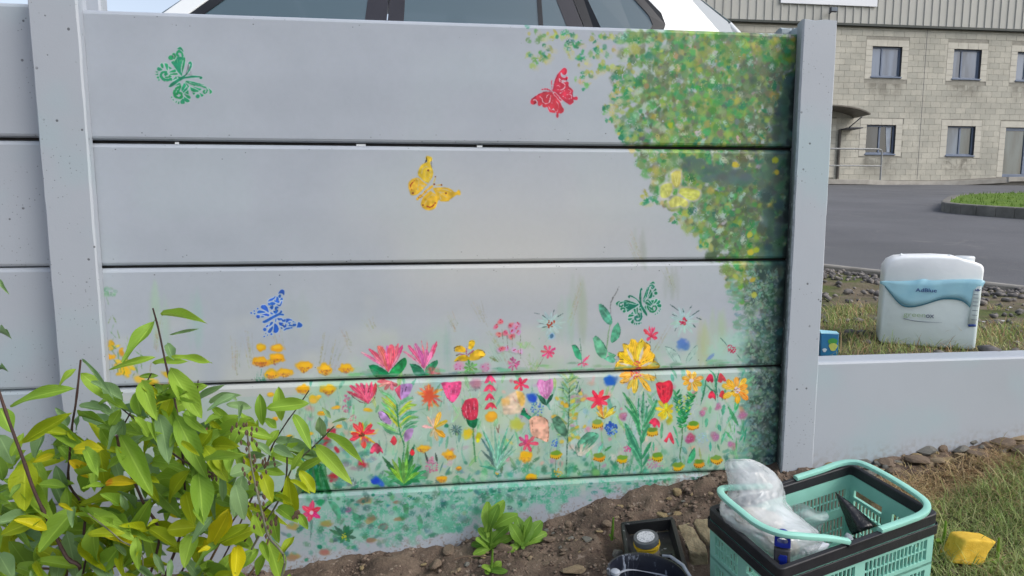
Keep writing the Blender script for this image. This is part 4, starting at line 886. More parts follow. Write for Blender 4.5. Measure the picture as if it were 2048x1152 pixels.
    for _ in range(16): dab(c8(rngm.uniform(830, 990), rngm.uniform(300, 480)), 2.2, 3, (176, 190, 80), rngm.uniform(0, 3), .8, .4, 0)
    end()
    for x, y, r, ry, lab in [(318,498,46,50,'mauve clover left of the serrated plant'),(1455,480,52,54,'dusty mauve clover near the dark trunk'),(955,702,50,62,'raspberry clover right of the forked plant'),(1200,690,46,50,'greyish mauve clover on a thin stem'),(1365,772,48,40,'pinkish clover low beside the trunk'),(1230,402,34,38,'small rose clover under the red bells'),(1078,462,34,34,'small lilac clover left of the rose one')]:
        begin('painted_clover', lab); blob(c8, x, y, r, (164, 116, 142) if lab[0] != 'r' else (170, 82, 116), 6, .62, .35, ry); dots(c8, (x, y), r * .6, 10, 1.6, (180, 130, 156), .6); end()
        stroke(c8([(x + 2, y + ry), (x + rngm.normal(0, 16), y + ry + 100)]), 2, (112, 156, 134), 'line', .6, 0, rec=False)
    dots(c8, (590,950), 52, 40, 1.8, (170, 126, 150), .7); dots(c8, (640,950), 60, 30, 1.8, (176, 140, 160), .7); dots(c8, (1075,700), 60, 40, 1.6, (150, 176, 200), .6); dots(c8, (355,810), 34, 24, 1.9, (186, 96, 136), .85)
    begin('painted_bell', 'crimson bell over a yellow seed poppy'); poly(c8([(560,560),(590,520),(630,512),(668,555),(662,605),(640,575),(615,600),(595,572)]), (200, 56, 86), streak=.4); end()
    begin('painted_bell', 'red bell left of the forked stem'); poly(c8([(706,730),(735,690),(768,645),(802,720),(802,762),(775,735),(755,700),(735,745)]), (204, 64, 84), streak=.4); end()
    begin('painted_poppy', 'scattered yellow and green seed poppies along the foot of the fourth board')
    for x, y, s in [(600,640,0),(645,880,0),(985,580,0),(70,565,0),(1210,905,0),(1050,942,1),(840,975,0)]: poppy(c8, x, y, 60, 46, s)
    end()
    begin('painted_leaf', 'broad green leaf under the raspberry clover'); leafpoly(c8, [(930,942),(960,850),(1000,795),(1008,880),(962,942)], (70, 150, 108)); end()
    for L, w in [([(1395,360),(1385,440)], 30), ([(1325,405),(1375,500),(1420,580)], 44), ([(1425,370),(1395,440)], 26), ([(1470,550),(1455,650),(1400,640)], 34), ([(1385,570),(1380,690)], 14), ([(1298,640),(1255,760)], 30), ([(1300,640),(1370,720)], 30), ([(1120,510),(1110,600)], 40), ([(1150,740),(1155,830)], 32), ([(1480,640),(1430,740)], 30), ([(1500,600),(1470,760)], 22), ([(1230,570),(1250,640)], 40), ([(1270,480),(1285,380)], 44), ([(1220,760),(1245,830)], 22), ([(690,560),(680,720)], 34), ([(800,590),(840,700)], 30), ([(820,700),(850,780)], 22), ([(605,740),(610,830)], 26), ([(75,850),(130,760)], 26), ([(140,830),(205,780)], 24), ([(1400,700),(1405,850)], 22), ([(1130,960),(1140,860)], 24), ([(420,1030),(420,980)], 14), ([(310,1050),(312,970)], 10), ([(90,1000),(95,940)], 10)]:
        stroke(c8(L), w / 4.8, jit((74, 148, 112), 9), 'lens', .85, .5, rec=False)

def paint_base():
    begin('painted_flower', 'dark pink star flower with white heart on the bottom board')
    star(k5, (858,362), 92, 6, 44, (184, 52, 92), -1.5, 0, 'lens', .3, .05); dab(k5(862, 365), 4, 5, (206, 200, 206), 0, .9, .4, .2); stroke(k5([(862,440),(862,520),(855,600)]), 7, (84, 120, 112), 'taper', .8, .4); end()
    for x, y, rx, ry in [(712,492,62,36),(992,458,70,36),(1312,262,84,36),(1372,425,58,36),(980,702,62,38),(715,738,78,46),(1370,602,52,28),(1620,422,50,26),(1590,275,40,20),(1480,485,40,36)]:
        for _ in range(5): dab(k5(x + rngm.normal(0, rx * .2), y + rngm.normal(0, ry * .2)), rx / 4.27 * .8, ry / 4.27 * .8, jit((138, 128, 92) if rngm.random() < .6 else (128, 104, 96), 8), 0, .6, .5, .35, rec=False)
    begin('painted_flower', 'dark green open flower with yellow stamens on the bottom board')
    for x, y in [(1015,510),(1045,610),(1090,500),(1150,470),(1180,480),(1225,510),(1245,580),(1190,615),(1110,625),(1060,480)]: stroke(k5([(1150,572),(x, y)]), 9, jit((44, 92, 72), 7), 'lens', .85, .3)
    dots(k5, (1148,572), 28, 16, 1.9, (150, 160, 66)); end()
    for _ in range(150):
        x = rngm.uniform(545, 1050); t = rngm.random(); top = np.interp(x, [600, 1450], [990, 947]); bot = np.interp(x, [500, 850, 1059], [1135, 1085, 1035])
        y = top + 8 + (bot - top - 12) * t
        dab((x, y), rngm.uniform(5, 13), rngm.uniform(4, 9), jit([(60, 128, 100), (92, 142, 124), (50, 100, 84), (112, 140, 132), (84, 116, 110)][rngm.integers(5)], 8), rngm.uniform(0, 3), .6, .5, .45, rec=False)
    for P in [[(1005,270),(1060,275),(1110,340),(1105,420),(1040,340)],[(1215,360),(1290,400),(1270,450),(1220,430)],[(1790,380),(1815,450),(1780,520),(1770,440)],[(1645,300),(1690,290),(1690,370),(1655,365)]]: poly(k5(P), jit((66, 138, 108), 6), a=.75, streak=.5, rec=False)
    for x, y, r in [(940,275,34),(935,660,26),(820,770,24),(1390,215,16),(1180,345,30)]: dab(k5(x, y), r / 4.27, r / 4.27 * .9, jit((28, 104, 74) if x != 1180 else (150, 110, 132), 8), 0, .8, .4, .3, rec=False)
    for _ in range(90):                                   # rows of curly sponge marks under the seam
        x = rngm.uniform(600, 1450); y = np.interp(x, [600, 1450], [997, 953]) + abs(rngm.normal(0, 12))
        dab((x, y), rngm.uniform(4, 9), rngm.uniform(2, 5), jit((40, 120, 92), 10), 0, .6, .4, .52, rec=False)
    for x0, y0 in [(1360, 972), (1395, 966), (1420, 962)]: dab((x0, y0), 9, 7, (70, 110, 100), 0, .7, .4, .35, rec=False)

def specks():
    """Air holes of the cast concrete, along the board edges."""
    for k in range(5):
        zt = 1.5 - .305 * k
        for _ in range(60 if k < 3 else 14):
            x = rngm.uniform(20, 1780); off = abs(rngm.normal(0, 16)) + 7
            y = (zt - MZ0) * 1000 - off if rngm.random() < .5 else (zt - .305 - MZ0) * 1000 + off
            xi, yi = int(x), int(np.clip(y, 1, MH - 3))
            r = int(rngm.integers(1, 3))
            s = PAINT[yi:yi + r, xi:xi + r + int(rngm.integers(0, 2))]; s *= rngm.uniform(.45, .8)
# ================================================================ materials shared by the site
K_PAINT = 1.17                                            # photo paint value -> albedo
def paint_mat():
    m = Mat('mural paint', .48, .35)
    tex = m.n('ShaderNodeTexImage', extension='EXTEND', interpolation='Cubic'); tex.image = MURAL_IMG
    m.l(m.n('ShaderNodeUVMap').outputs[0], tex.inputs[0])
    sc = m.n('ShaderNodeVectorMath', operation='SCALE'); sc.inputs[3].default_value = K_PAINT
    m.l(tex.outputs[0], sc.inputs[0]); m.color(sc.outputs[0])
    h = m.math('ADD', m.math('MULTIPLY', m.noise(420, 3, vec=m.pos()), .5), m.math('MULTIPLY', m.noise(38, 4, vec=m.pos()), .9))
    m.bump(h, .16, .0016); m.rough(m.ramp(m.noise(30, 3, vec=m.pos()), [(.3, (.40,) * 3), (.7, (.58,) * 3)]))
    return m.m
def wall_paint(name, smear=False, pits=True):
    m = Mat(name, .5, .35); p = m.pos()
    base = np.array(srgb(*BASE)[:3]) * K_PAINT
    c = m.ramp(m.noise(2.2, 4, vec=p), [(.3, tuple(base * .95)), (.7, tuple(base * 1.04))])
    c = m.mix(m.remap(m.noise(3.1, 3, vec=p), .5, .72), c, (base[0] * .92, base[1] * 1.04, base[2] * 1.02, 1))
    pit = m.voro(38, vec=p); size = m.noise(60, 1, vec=p)
    hole = m.math('MULTIPLY', m.remap(m.math('ADD', pit, m.math('MULTIPLY', size, -.10)), .05, .10, 1, 0), m.remap(m.noise(13, 2, vec=p), .50, .58))
    if pits: c = m.mix(m.math('MULTIPLY', hole, .75), c, (.05, .05, .055, 1))
    if pits:
        fine = m.math('MULTIPLY', m.remap(m.math('ADD', m.voro(92, vec=p), m.math('MULTIPLY', m.noise(150, 2, vec=p), -.16)), .02, .07, 1, 0), m.remap(m.noise(7, 2, vec=p), .46, .56)); c = m.mix(m.math('MULTIPLY', fine, .55), c, (.10, .10, .105, 1))
    h = m.math('ADD', m.math('MULTIPLY', m.noise(240, 4, vec=p), .6), m.math('MULTIPLY', m.noise(45, 4, vec=p), .8))
    if pits: h = m.math('SUBTRACT', h, m.math('MULTIPLY', hole, 2.5))
    if smear:                                            # tree paint brushed over the reveal of the post
        x, y, z = m.sep(p)
        near = m.math('MULTIPLY', m.math('MULTIPLY', m.math('LESS_THAN', x, 1.80), m.math('GREATER_THAN', y, -.0492)), m.remap(y, -.052, -.012, .25, 1))
        top = m.math('MULTIPLY', m.remap(z, 1.25, 1.1, 0, 1), .9)
        msk = m.math('MULTIPLY', near, m.remap(m.math('ADD', m.noise(62, 4, vec=p), m.math('MULTIPLY', near, .22)), .50, .62))
        up = m.math('MULTIPLY', msk, m.remap(z, 1.30, 1.0, .25, 1))
        c = m.mix(m.math('MULTIPLY', up, .9), c, (.025, .035, .035, 1))
    if not pits:                                         # rain splashed soil on the foot of the low wall
        x, y, z = m.sep(p); ft = m.math('SUBTRACT', z, m.math('MULTIPLY', m.math('SUBTRACT', x, 1.9), .078))
        c = m.mix(m.math('MULTIPLY', m.remap(m.math('ADD', ft, m.math('MULTIPLY', m.noise(20, 4, vec=p), .10)), .34, .42, 1, 0), m.remap(m.noise(70, 4, vec=p), .42, .62, .0, .42)), c, (.24, .205, .17, 1))
    m.color(c).bump(h, .16, .0018)
    return m.m

# ================================================================ mural picture
paint_mural()
MURAL_IMG = bpy.data.images.new('mural_paint', MW, MH)
px = np.ones((MH, MW, 4), np.float32); px[..., :3] = np.clip(PAINT, 0, 1)
MURAL_IMG.pixels.foreach_set(px.ravel()); MURAL_IMG.update(); MURAL_IMG.pack()
M_MURAL = paint_mat(); M_WALL = wall_paint('lilac grey wall paint'); M_POST = wall_paint('lilac grey post paint'); M_POST2 = wall_paint('post paint with overspill', True); M_LOW = wall_paint('fresh lilac grey paint', pits=False)

# ================================================================ ground
def vnoise(x, y, s, seed):
    r = np.random.default_rng(seed); g = r.random((256, 256)); x = x / s + 1000; y = y / s + 1000
    xi = np.floor(x).astype(int); yi = np.floor(y).astype(int); fx = x - xi; fy = y - yi
    fx = fx * fx * (3 - 2 * fx); fy = fy * fy * (3 - 2 * fy)
    G = lambda a, b: g[a % 256, b % 256]
    return (G(xi, yi) * (1 - fx) + G(xi + 1, yi) * fx) * (1 - fy) + (G(xi, yi + 1) * (1 - fx) + G(xi + 1, yi + 1) * fx) * fy - .5
def relief(x, y): return .030 * vnoise(x, y, .22, 1) + .020 * vnoise(x, y, .07, 2) + .014 * vnoise(x, y, .026, 3) + .008 * vnoise(x, y, .012, 4)

def sheet(name, xs, ys, hf, mat):
    X, Y = np.meshgrid(xs, ys); Z = hf(X, Y); n, k = X.shape
    V = np.c_[X.ravel(), Y.ravel(), Z.ravel()]
    i = np.arange(n * k).reshape(n, k); F = np.c_[i[:-1, :-1].ravel(), i[:-1, 1:].ravel(), i[1:, 1:].ravel(), i[1:, :-1].ravel()]
    return fast_mesh(name, V, F, mat, smooth=True)

msoil = Mat('bank soil', .95, .2); p = msoil.pos()
c = msoil.ramp(msoil.noise(9, 8, .7, vec=p), [(.3, (.055, .040, .034)), (.5, (.130, .096, .074)), (.7, (.215, .165, .125))])
c = msoil.mix(msoil.remap(msoil.noise(60, 4, vec=p), .60, .72), c, (.28, .225, .18, 1))
x_, y_, z_ = msoil.sep(p)
gm = msoil.remap(msoil.math('ADD', x_, msoil.math('MULTIPLY', msoil.noise(7, 3, vec=p), .35)), 1.95, 2.12)
c = msoil.mix(msoil.math('MULTIPLY', msoil.math('MULTIPLY', gm, msoil.remap(y_, -.22, -.10, .85, 0)), 1.0), c, msoil.ramp(msoil.noise(30, 4, vec=p), [(.35, (.05, .055, .022)), (.65, (.13, .10, .05))]))
msoil.color(c).bump(msoil.noise(170, 5, vec=p), .9, .006)
xs = np.r_[np.linspace(-400, -4, 14), np.linspace(-3.4, -1, 14), np.arange(-.95, 3.3, .011), np.linspace(3.4, 6, 16), np.linspace(8, 400, 14)]
ys = np.r_[np.linspace(-400, -3, 12), np.linspace(-2.6, -1.3, 8), np.arange(-1.25, .035, .011)]
def hfront(X, Y):
    near = np.clip((Y + 2.5) / 1.2, 0, 1)
    h = gz(np.clip(X, -3, 9), np.maximum(Y, -2.5)) + relief(X, Y) * near
    ledge = .014 * np.exp(-((Y + .03) / .06) ** 2) * (vnoise(X, Y, .05, 9) + .4)
    t_ = ((X > 1.235) & (X < 1.415) & (Y > -.46) & (Y < -.085)) | ((X > 1.36) & (X < 1.90) & (Y > -.70) & (Y < -.28))      # pressed flat under tray, kettle and crate
    return h + ledge * near - .022 * t_
tag(sheet('ground', xs, ys, hfront, msoil.m), kind='structure')

# yard behind the wall
def yz2(x, y):
    s = lambda a, b, v: np.clip((v - a) / (b - a), 0, 1) ** 2 * (3 - 2 * np.clip((v - a) / (b - a), 0, 1))
    return yz(x, y) + .12 * s(2.4, 1.9, np.asarray(x, float)) * s(.25, 1.1, np.asarray(y, float))
myard = Mat('verge earth', .95, .2); p = myard.pos()
c = myard.ramp(myard.noise(5, 6, .65, vec=p), [(.3, (.10, .085, .055)), (.6, (.17, .14, .10)), (.8, (.20, .18, .15))])
c = myard.mix(myard.remap(myard.noise(3.3, 4, vec=p), .45, .62), c, (.09, .11, .035, 1))
myard.color(c).bump(myard.noise(60, 5, vec=p), .8, .01)
xs = np.r_[np.linspace(-400, -8, 10), np.linspace(-6, 1.6, 30), np.arange(1.7, 6, .03), np.linspace(6.3, 40, 40), np.linspace(60, 400, 8)]
ys = np.r_[np.array([.036]), np.arange(.05, 3.2, .03), np.linspace(3.4, 30, 40), np.linspace(40, 500, 8)]
tag(sheet('yard_ground', xs, ys, lambda X, Y: yz2(X, np.minimum(Y, 40)) + .02 * vnoise(X, Y, .3, 6) * (Y < 3) - .006, myard.m), kind='structure')

# tarmac with its near edge running away to the left
mroad = Mat('tarmac', .82, .35); p = mroad.pos()
c = mroad.ramp(mroad.noise(.6, 6, .6, vec=p), [(.3, (.092, .094, .102)), (.7, (.132, .135, .145))])
c = mroad.mix(mroad.remap(mroad.noise(120, 2, vec=p), .6, .7), c, (.17, .17, .17, 1))
c = mroad.mix(mroad.math('MULTIPLY', mroad.remap(mroad.noise(2.0, 4, vec=p, dist=1.8), .58, .72), .35), c, (.21, .205, .195, 1))
c = mroad.mix(mroad.math('MULTIPLY', mroad.remap(mroad.noise(.25, 2, vec=p), .5, .7), .5), c, (.075, .08, .082, 1))
mroad.color(c).bump(mroad.noise(260, 3, vec=p), .5, .006)
def eY(x): return 2.372 - (x - 3.44) * 1.33                # near edge of the tarmac, from the photo
V, F = [], []
cols = [(-300, 410), (-30, 60), (-6, 14), (2.2, 4.03), (2.6, 3.49), (3.0, 2.957), (3.44, 2.372), (3.725, 2.03), (4.083, 1.516), (4.5, .96), (5.0, .30), (5.2, .05)]
cols = [(2.2 - i, 4.03 + i * 1.2) for i in range(8, 0, -1)] + cols[3:] + [(6, .045), (8, .045), (14, .045), (40, .045), (300, .045)]
for x, y0 in cols:
    for t in np.linspace(0, 1, 14):
        y = y0 + (22.9 - y0) * t; V.append((x, y, float(yz2(x, y)) + .004 + .012 * min(1, t * 20) * (1 if x < 6 else 0)))
for i in range(len(cols) - 1):
    for j in range(13):
        a = i * 14 + j; F.append((a, a + 14, a + 15, a + 1))
tag(link_mesh('road', V, F, mroad.m, smooth=True), kind='structure')
# pale worn concrete edging between tarmac and verge
mkerb = vary('worn concrete', (.34, .32, .29, 1), (.20, .19, .17, 1), 9, .85, .5, 60)
def edging(pts, w, h, name, mat, up=None):
    mb = MB(); L = []
    for i, q in enumerate(pts):
        a = Vector(pts[max(i - 1, 0)]); b = Vector(pts[min(i + 1, len(pts) - 1)]); t = (b - a).normalized(); nrm = Vector((-t.y, t.x, 0))
        L.append((Vector(q) - nrm * w / 2, Vector(q) + nrm * w / 2))
    for (a, b) in L:
        z = (a.z + b.z) / 2; mb.v += [(a.x, a.y, z - .15), (a.x, a.y, z + h), (b.x, b.y, z + h), (b.x, b.y, z - .15)]
    for i in range(len(L) - 1):
        k = i * 4
        for j in range(4): mb.f.append((k + j, k + (j + 1) % 4, k + 4 + (j + 1) % 4, k + 4 + j))
    mb.f += [(0, 3, 2, 1), tuple(len(mb.v) - 4 + j for j in range(4))]
    return mb.build(name, mat, None, bevel=.012)
pts = []
for x in np.linspace(2.3, 5.1, 9): pts.append((x, eY(x) - .07, float(yz2(x, eY(x))) ))
tag(edging(pts, .07, .022, 'kerb', mkerb), kind='structure')

# grass island with its kerb
isl = [(9.35, 8.35), (8.62, 7.5), (8.45, 6.95), (8.55, 6.3), (8.75, 5.75), (9.4, 5.0), (10.5, 4.4), (14, 3.6), (22, 3.2), (22, 11.5), (16, 11.6), (12.6, 10.9), (10.9, 9.9)]
mgr = Mat('lawn', .9, .2); p = mgr.pos(); mgr.color(mgr.ramp(mgr.noise(4, 6, vec=p), [(.3, (.085, .16, .018)), (.7, (.15, .235, .035))])).bump(mgr.noise(90, 3, vec=p), .8, .02)
C0 = np.mean(isl, 0)
def inset(P, d): return [tuple(np.array(q) + (C0 - np.array(q)) / np.linalg.norm(C0 - np.array(q)) * d) for q in P]
S_ = spline(isl + [isl[0]], 60)[:-1]; S2 = inset(S_, .14)
ksec = thing('kerb', (0, 0, 0), None, None); tag(ksec, kind='structure')
nS = len(S_); j = 0
while j < nS:                                             # kerb stones of about a metre
    k = min(j + 2, nS); P = [S_[i % nS] for i in range(j, k + 1)]; Q = [S2[i % nS] for i in range(j, k + 1)]
    if np.linalg.norm(np.array(P[0]) - np.array(P[-1])) > .05:
        g = .012; P[0] = tuple(np.array(P[0]) * (1 - g) + np.array(P[1]) * g); Q[0] = tuple(np.array(Q[0]) * (1 - g) + np.array(Q[1]) * g)
        mb = MB(); V = []
        for a in (P, Q):
            for q in a: V.append((q[0], q[1], float(yz2(*q)) - .05))
            for q in a: V.append((q[0], q[1], float(yz2(*q)) + .15))
        m_ = len(P); f = []
        for i in range(m_ - 1):
            f += [(i, i + 1, m_ + i + 1, m_ + i), (2 * m_ + i + 1, 2 * m_ + i, 3 * m_ + i, 3 * m_ + i + 1), (m_ + i, m_ + i + 1, 3 * m_ + i + 1, 3 * m_ + i)]
        f += [(0, m_, 3 * m_, 2 * m_), (m_ - 1, 3 * m_ - 1, 4 * m_ - 1, 2 * m_ - 1)]
        mb.add(V, f); mb.build('kerb_stone', vary('kerb stone', (.20, .19, .17, 1), (.12, .115, .10, 1), 5, .9, .4) if j == 0 else bpy.data.materials['kerb stone'], ksec, bevel=.015)
    j = k
V = [(q[0], q[1], float(yz2(*q)) + .145) for q in S2]; V.append((C0[0], C0[1], float(yz2(*C0)) + .22)); n_ = len(V) - 1
tag(link_mesh('lawn', V, [(i, (i + 1) % n_, n_) for i in range(n_)], mgr.m, smooth=True), kind='structure')

# ================================================================ the post and panel wall
def set_uv(o):
    me = o.data; uv = me.uv_layers.new(name='UVMap'); co = np.zeros(len(me.vertices) * 3); me.vertices.foreach_get('co', co); co = co.reshape(-1, 3)
    li = np.zeros(len(me.loops), np.int32); me.loops.foreach_get('vertex_index', li)
    q = co[li]; uv.data.foreach_set('uv', np.c_[(q[:, 0] - MX0) * 1000 / MW, (q[:, 2] - MZ0) * 1000 / MH].astype(np.float32).ravel())
wall = thing('panel_wall', (0, 0, 0), 'lilac grey concrete post and panel wall painted with a flower and butterfly mural', 'wall')
def panel(x0, x1, z0, z1, mat, name='wall_panel', sag=0.0):
    prof = [(.009, z0), (.002, z0 + .003), (0, z0 + .008), (0, z1 - .010), (.003, z1 - .004), (.010, z1), (.045, z1), (.045, z0)]
    mb = MB(); n = len(prof); xsn = np.linspace(x0, x1, 13)
    for x in xsn:
        d = .0012 * math.sin(x * 5 + z0 * 9)
        for y, z in prof: mb.v.append((x, y + (d if y < .02 else 0), z))
    for i in range(12):
        for k in range(n): mb.f.append((i * n + k, i * n + (k + 1) % n, (i + 1) * n + (k + 1) % n, (i + 1) * n + k))
    mb.f += [tuple(range(n)), tuple(12 * n + k for k in range(n))[::-1]]
    o = mb.build(name, mat, wall); set_uv(o); return o
ZS = [1.5, 1.195, .890, .585, .281, -.03]
GAP = [.008, .0065, .006, .005]
main_panels = []
for k in range(5):
    z1 = ZS[k] - (0 if k == 0 else GAP[k - 1] * .5); z0 = ZS[k + 1] + (GAP[k] * .5 if k < 4 else 0)
    main_panels.append(panel(-.012, 1.803, z0, z1, M_MURAL))
    panel(-1.92, -.078, z0 + (.004 if k == 0 else 0), z1 + (.010 if k == 0 else .004), M_WALL)
mdark = vary('bare joint concrete', (.05, .05, .05, 1), (.03, .03, .03, 1), 30, .95, .3)
jm = MB()
for k in range(4):
    z = ZS[k + 1]
    if k == 0:                                           # daylight shows through a few short gaps in the top joint
        for a, b in ((-.01, .178), (.192, .62), (.645, .93), (.945, 1.80)): jm.box(a, b, .020, .032, z - .012, z + .012)
    else: jm.box(-.01, 1.80, .018, .03, z - .012, z + .012)
    jm.box(-1.9, -.08, .018, .03, z - .010, z + .014)
jm.build('joint_tongue', mdark, wall)

def post(xa, xb, zt, mat, taperL, taperR, seed):
    """H section: front flange proud of the boards, web, back flange; broken arrises on top."""
    r = random.Random(seed); mb = MB(); nz = 46; zs = np.linspace(-.25, zt, nz)
    def flange(x0, x1, y0, y1, tl, tr, top):
        base = len(mb.v); ring = 8
        for z in zs * (top - (-.25)) / (zt + .25) + (-.25) * (1 - (top + .25) / (zt + .25)):
            j = lambda a: r.uniform(-a, a)
            b = .004
            P = [(x0 + tl, y1), (x0 + j(.0007), y0 + b), (x0 + b + j(.0009), y0), (x0 + (x1 - x0) * .33, y0), (x0 + (x1 - x0) * .66, y0), (x1 - b + j(.0009), y0), (x1 + j(.0007), y0 + b), (x1 - tr, y1)]
            zz = z
            for i, (x, y) in enumerate(P): mb.v.append((x, y, zz + (r.uniform(-.006, .003) if z > top - .004 else 0)))
        for i in range(nz - 1):
            for k in range(ring):
                mb.f.append((base + i * ring + k, base + i * ring + (k + 1) % ring, base + (i + 1) * ring + (k + 1) % ring, base + (i + 1) * ring + k))
        c = len(mb.v); e = base + (nz - 1) * ring
        mb.v.append(((x0 + x1) / 2, (y0 + y1) / 2, top + .004))
        for k in range(ring): mb.f.append((e + k, e + (k + 1) % ring, c))
    flange(xa, xb, -.05, -.002, taperL, taperR, zt)
    mb.box((xa + xb) / 2 - .026, (xa + xb) / 2 + .026, -.003, .052, -.25, zt - .002)
    flange(xa - .006, xb + .004, .050, .095, .004, .004, zt + .006)
    return mb.build('post', mat, wall, smooth=True, sharp=32)
post(-.092, .0145, 1.545, M_POST, .012, .012, 3)
post(1.7785, 1.8755, 1.522, M_POST2, .0125, .012, 5)

# painted motifs: thin coats of paint standing on the boards
def motif_mesh(M):
    V, F = [], []; lay = 0
    for P in M['polys']:
        lay += 1; off = -.00012 - .000008 * lay
        if isinstance(P, tuple):
            a, b = P[1], P[2]; s = len(V)
            for q in a: V.append((q[0] / 1000 + MX0, off, q[1] / 1000 + MZ0))
            for q in b: V.append((q[0] / 1000 + MX0, off, q[1] / 1000 + MZ0))
            n = len(a)
            for i in range(n - 1): F.append((s + i, s + n + i, s + n + i + 1, s + i + 1))
        else:
            s = len(V)
            for q in P: V.append((q[0] / 1000 + MX0, off, q[1] / 1000 + MZ0))
            F.append(tuple(range(s, s + len(P))))
    return V, F
def clip_band(V, F, z0, z1):
    bm = bmesh.new(); vs_ = [bm.verts.new(v) for v in V]
    for f in F:
        try: bm.faces.new([vs_[i] for i in f])
        except ValueError: pass
    bmesh.ops.triangulate(bm, faces=[f for f in bm.faces if len(f.verts) > 4])
    for zz, nn in ((z0, (0, 0, -1)), (z1, (0, 0, 1))):
        g = bm.verts[:] + bm.edges[:] + bm.faces[:]
        if g: bmesh.ops.bisect_plane(bm, geom=g, plane_co=(0, 0, zz), plane_no=nn, clear_outer=True, dist=1e-6)
    bmesh.ops.recalc_face_normals(bm, faces=bm.faces)
    for f in bm.faces:
        f.normal_update()
        if f.normal.y > 0: f.normal_flip()
    return bm
for M in MOTIFS:
    if not M['polys']: continue
    V, F = motif_mesh(M); zv = np.array([v[2] for v in V])
    for k in range(5):
        hi = ZS[k] - (.012 if k == 0 else GAP[k - 1] * .5 + .0105); lo = ZS[k + 1] + (GAP[k] * .5 + .0085 if k < 4 else .04)
        area_in = np.mean((zv > lo) & (zv < hi))
        if area_in < .12: continue
        bm = clip_band(V, F, lo, hi)
        if len(bm.faces) == 0: bm.free(); continue
        me = bpy.data.meshes.new(M['name']); bm.to_mesh(me); bm.free()
        for v in me.vertices:                            # follow the slight waviness of the board
            v.co.y += .0012 * math.sin(v.co.x * 5 + (ZS[k + 1] + (GAP[k] * .5 if k < 4 else 0)) * 9) if v.co.y < .02 else 0
        o = link(M['name'], me, M_MURAL, main_panels[k]); set_uv(o)
        if M['label']: o['label'] = M['label']

# low wall right of the mural
low = thing('low_wall', (1.876, 0, 0), 'low smooth lilac grey wall beside the mural post with a plastic canister behind it', 'wall')
mb = MB(); prof = [(-.046, -.2), (-.046, .598), (-.043, .603), (-.036, .605), (.030, .605), (.034, .602), (.034, -.2)]
n = len(prof)
for x in np.linspace(-.004, 3.2, 9):
    for y, z in prof: mb.v.append((x, y, z - .002 * x))
for i in range(8):
    for k in range(n): mb.f.append((i * n + k, i * n + (k + 1) % n, (i + 1) * n + (k + 1) % n, (i + 1) * n + k))
mb.f += [tuple(range(n)), tuple(8 * n + k for k in range(n))[::-1]]
mb.build('wall_face', M_LOW, low)
# ================================================================ the building across the yard
BY = 23.0
bld = thing('block_building', (20, BY, 2.2), 'two storey pale blockwork building with ribbed grey cladding above its windows', 'building')
O3 = Vector((20, BY, 2.2))
def rel(mb):                                             # shift to the building's own origin
    mb.v = [(x - O3.x, y - O3.y, z - O3.z) for x, y, z in mb.v]; return mb
mblk = Mat('fair faced block', .9, .25); p = mblk.pos(); r_ = mblk.rnd()
cb = mblk.ramp(mblk.noise(1.1, 6, .6, vec=p), [(.3, (.40, .385, .33)), (.7, (.55, .53, .455))])
cb = mblk.mix(mblk.remap(r_, 0, 1, .0, .42), cb, (.335, .335, .295, 1))
cb = mblk.mix(mblk.math('MULTIPLY', mblk.remap(mblk.noise(14, 5, vec=p), .5, .7), .35), cb, (.28, .28, .25, 1))
bx_, by_, bz_ = mblk.sep(p)
def stain(m, x, z, cx, hw, ztop, zlen):                   # rain dirt washed down under a sill
    dx = m.math('ABSOLUTE', m.math('SUBTRACT', x, cx)); a = m.remap(dx, hw * .75, hw * 1.25, 1, 0)
    b = m.math('MULTIPLY', m.remap(z, ztop - zlen, ztop, 0, 1), m.math('LESS_THAN', z, ztop + .02)); return m.math('MULTIPLY', a, b)
tot = None
for cx, zt in [(18.86, 6.3), (22.4, 6.3), (25.2, 6.3), (18.8, 3.25), (22.4, 3.22)]:
    s_ = stain(mblk, bx_, bz_, cx, .72, zt, 1.1); tot = s_ if tot is None else mblk.math('MAXIMUM', tot, s_)
grime = mblk.math('MULTIPLY', tot, mblk.remap(mblk.noise(1.9, 5, .65, vec=p, dist=.6), .36, .62))
cb = mblk.mix(mblk.math('MULTIPLY', grime, .85), cb, (.16, .15, .125, 1))
cb = mblk.mix(mblk.math('MULTIPLY', mblk.remap(mblk.noise(.45, 5, vec=p), .5, .72), .5), cb, (.27, .27, .24, 1))
mblk.color(cb).bump(mblk.noise(30, 4, vec=p), .5, .01)
mmort = vary('mortar', (.34, .325, .28, 1), (.26, .25, .215, 1), 6, .95)
mpale = vary('pale dressed surround', (.58, .56, .485, 1), (.48, .46, .40, 1), 3, .9, .3, 30)
# openings x0,x1,z0,z1
WIN = [(18.24, 19.52, 6.34, 7.49), (21.78, 23.02, 6.34, 7.48), (24.63, 25.87, 6.33, 7.45), (18.19, 19.47, 3.32, 4.45), (21.75, 23.01, 3.29, 4.45), (14.7, 15.95, 6.34, 7.49), (28.1, 29.4, 6.33, 7.45), (28.1, 29.4, 3.29, 4.45), (11.2, 12.5, 6.34, 7.49)]
DOORS = [(24.39, 26.1, 2.42, 4.43), (15.3, 16.62, 2.36, 4.43)]
SUR = .28
mb = MB()
X0, X1, ZB, ZT = 9.0, 34.0, 1.6, 8.22
